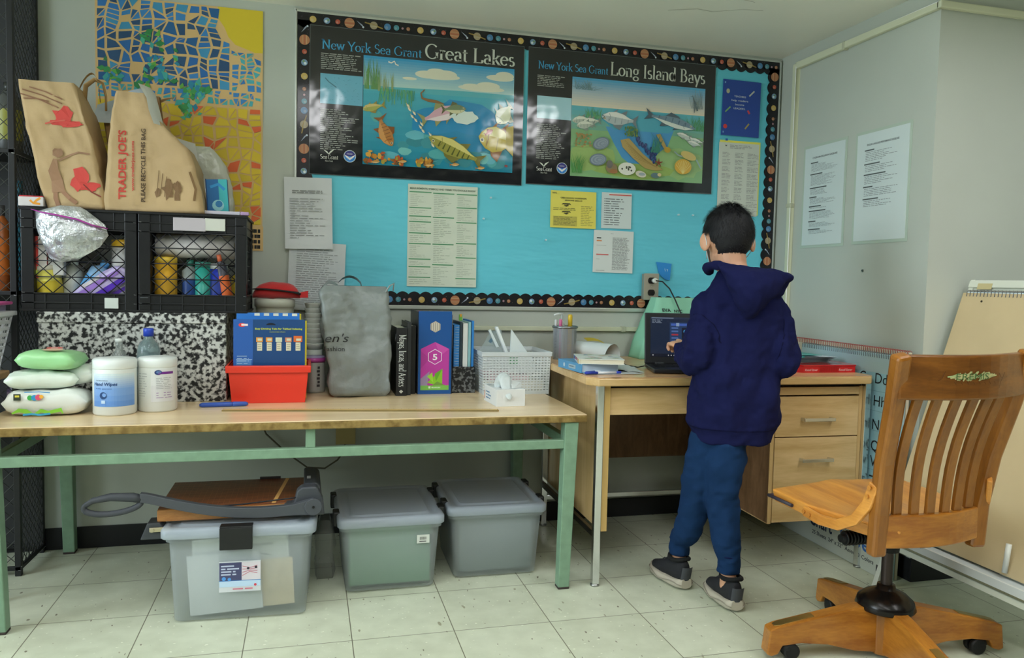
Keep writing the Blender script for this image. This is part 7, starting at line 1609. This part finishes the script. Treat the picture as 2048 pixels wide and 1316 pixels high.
# jacket shoulders between hood and arm
ho = b.o('hoodie', NAVY, PT, weld=False); remesh(ho, .0052, 5, .6)
for m_ in (ho,):
    tx = bpy.data.textures.new('cloth_folds', 'CLOUDS'); tx.noise_scale = .07; tx.noise_depth = 2
    dm = m_.modifiers.new('folds', 'DISPLACE'); dm.texture = tx; dm.strength = .021; dm.mid_level = .5; dm.texture_coords = 'LOCAL'
    sm = m_.modifiers.new('s2', 'SMOOTH'); sm.iterations = 1
def seam(name, pts, wd):
    b = B('0E1130'); n = len(pts); pts = [Vector(p) for p in pts]
    for k in range(n-1):
        d0 = (pts[min(k+1, n-1)]-pts[max(k-1, 0)]).normalized(); d1 = (pts[min(k+2, n-1)]-pts[k]).normalized()
        for q in ((0, .5), (.5, 1)):
            f = lambda p, d, t: p+(Vector((0, 0, 1)) if abs(d.z) < .6 else d.cross(FD).normalized())*wd*(t-.5)
            b.f([b.v(f(pts[k], d0, q[0])), b.v(f(pts[k+1], d1, q[0])), b.v(f(pts[k+1], d1, q[1])), b.v(f(pts[k], d0, q[1]))])
    o = b.o(name, NAVY2, ho); m_ = o.modifiers.new('w', 'SHRINKWRAP'); m_.target = ho; m_.wrap_method = 'NEAREST_SURFACEPOINT'; m_.wrap_mode = 'ABOVE_SURFACE'; m_.offset = .0009
NAVY2 = solid('navy_thread', '0C0E26', .95)
seam('hem_seam', [L(.008+.15*math.cos(2*PI*k/90), .11*math.sin(2*PI*k/90), .594) for k in range(92)], .0035)
def arc(pts, n=30):
    out = []
    for k in range(n+1):
        t = k/n*(len(pts)-1); i_ = min(int(t), len(pts)-2); out.append(pts[i_].lerp(pts[i_+1], t-i_))
    return out
seam('sleeve_seam', arc([shL+V_((0, 0, -.03))-RD*.056-FD*.02, shL+V_((0, 0, -.038))-RD*.035-FD*.05, shL+V_((0, 0, -.058))-RD*.006-FD*.065, shL+V_((0, 0, -.09))+RD*.016-FD*.07, shL+V_((0, 0, -.118))+RD*.026-FD*.072]), .0032)
seam('side_seam', arc([shR+V_((0, 0, -.03))+RD*.02-FD*.07, shR+V_((0, 0, -.1))+RD*.012-FD*.072, L(.134, -.06, .74), L(.14, -.055, .62)]), .0028)
# trousers
b = B('1F3E66'); ell(b, V_((1.375, -.945, .60)), .095, .075, .09)
limb(b, [hipR+V_((.014, 0, .0)), hipR*.55+knR*.45+V_((0, -.01, 0)), knR, knR*.5+anR*.5+V_((0, -.006, 0)), anR+V_((0, 0, .085)), anR+V_((0, 0, .028))], [.070, .066, .055, .048, .039, .036], 26, 9, .16, 3)
limb(b, [hipL+V_((.022, 0, 0)), hipL*.55+knL*.45, knL, knL*.5+anL*.5, anL+V_((0, .0, .085)), anL+V_((0, 0, .028))], [.066, .064, .054, .048, .038, .034], 26, 9, .16, 8)
tr = b.o('trousers', solid('blue_cotton', '152C4C', .95, .05, (420, .35, .0008), .1), PT, weld=False); remesh(tr, .0048, 4, .5)
b = B('1A3458')
for an in (anR, anL): b.tube([an+V_((.036*math.cos(2*PI*k/20), .036*math.sin(2*PI*k/20), .088)) for k in range(22)], .002, 6, cap=False)
b.o('cuff_seam', NAVY, tr)
# shoes
def shoe(heel, toe, seed):
    d = (toe-heel); d.z = 0; ln = d.length; d.normalize(); s = Vector((d.y, -d.x, 0))
    q = lambda t, w, z: heel+d*(ln*t)+s*w+Vector((0, 0, z))
    wd = lambda t: .037*math.sin(PI*min(1, max(0, t*.62+.2)))**.8*(1.12 if .45 < t < .9 else 1)*min(1, ((1-t)/.12+.25))**.5*min(1, (t/.1+.45))**.6
    T = B('A39C8C'); rings = []
    for i in range(21):
        t = i/20; w_ = wd(t)+.004; h0 = .004+.010*max(0, t-.8)/.2+.004*max(0, .12-t)/.12; h1 = .036-.008*t+.008*max(0, .25-t)/.25+.008*max(0, t-.85)/.15
        rings.append([q(t, w_*math.cos(a)*(1+.06*(math.sin(a) < 0)), (h0+h1)/2+(h1-h0)/2*math.copysign(abs(math.sin(a))**.5, math.sin(a))) for a in [2*PI*k/20 for k in range(20)]])
    up_ = B('1C1D20'); rg = []
    for i in range(21):
        t = i/20; w_ = wd(t)*.96; z1 = .104 if t < .34 else .104-.062*((t-.34)/.66)**.75; z1 = z1 if t > .06 else .092+.2*t
        z1 = max(z1, .034); rg.append([q(t*.97+.015, w_*math.copysign(abs(math.cos(a))**.8, math.cos(a))*(1 if math.sin(a) < .3 else .9), .022+(z1-.022)*(.5+.5*math.sin(a))) for a in [2*PI*k/20 for k in range(20)]])
    up_.loft(rg, True, True)
    u = up_.o('shoe', A(.85, bump=(260, .4, .001), name='black_knit'), PT, weld=False, sub=1)
    T.loft(rings, True, True); T.c('8A8476'); T.tube([q(t, wd(t)+.006, .02+.006*math.sin(t*9)) for t in [k/20 for k in range(21)]], .0018, 6); T.tube([q(t, -wd(t)-.006, .02+.006*math.sin(t*9)) for t in [k/20 for k in range(21)]], .0018, 6)
    T.o('sole', A(.6, name='cream_rubber'), u, weld=False)
    c = B('0E0F10'); cc = q(.24, 0, .100); c.tube([cc+d*(.040*math.cos(a))+s*(.031*math.sin(a))+Vector((0, 0, .004*math.cos(2*a)+.004)) for a in [2*PI*k/20 for k in range(22)]], .0075, 8, cap=False); c.o('collar', A(.9), u)
    l_ = B('2A2C30')
    for i in range(4): t = .42+.08*i; z = .104-.062*((t-.34)/.66)**.75+.001; l_.tube([q(t, -.02, z-.009), q(t+.01, 0, z+.001), q(t, .02, z-.009)], .0022, 6)
    l_.o('laces', A(.8), u)
    h_ = B('3A3C40'); h_.loft([[q(.0+.006, .022*math.sin(a), .036+.05*k/4)+d*(.012-.014*math.cos(a)-.003*k) for a in [(-70+140*j/10)*PI/180 for j in range(11)]] for k in range(5)], False, True, closed=False); h_.o('heel_panel', A(.75), u, weld=False)
shoe(V_((1.360, -1.064, 0)), V_((1.380, -.850, 0)), 1)
shoe(V_((1.283, -.862, 0)), V_((1.262, -.646, 0)), 2)
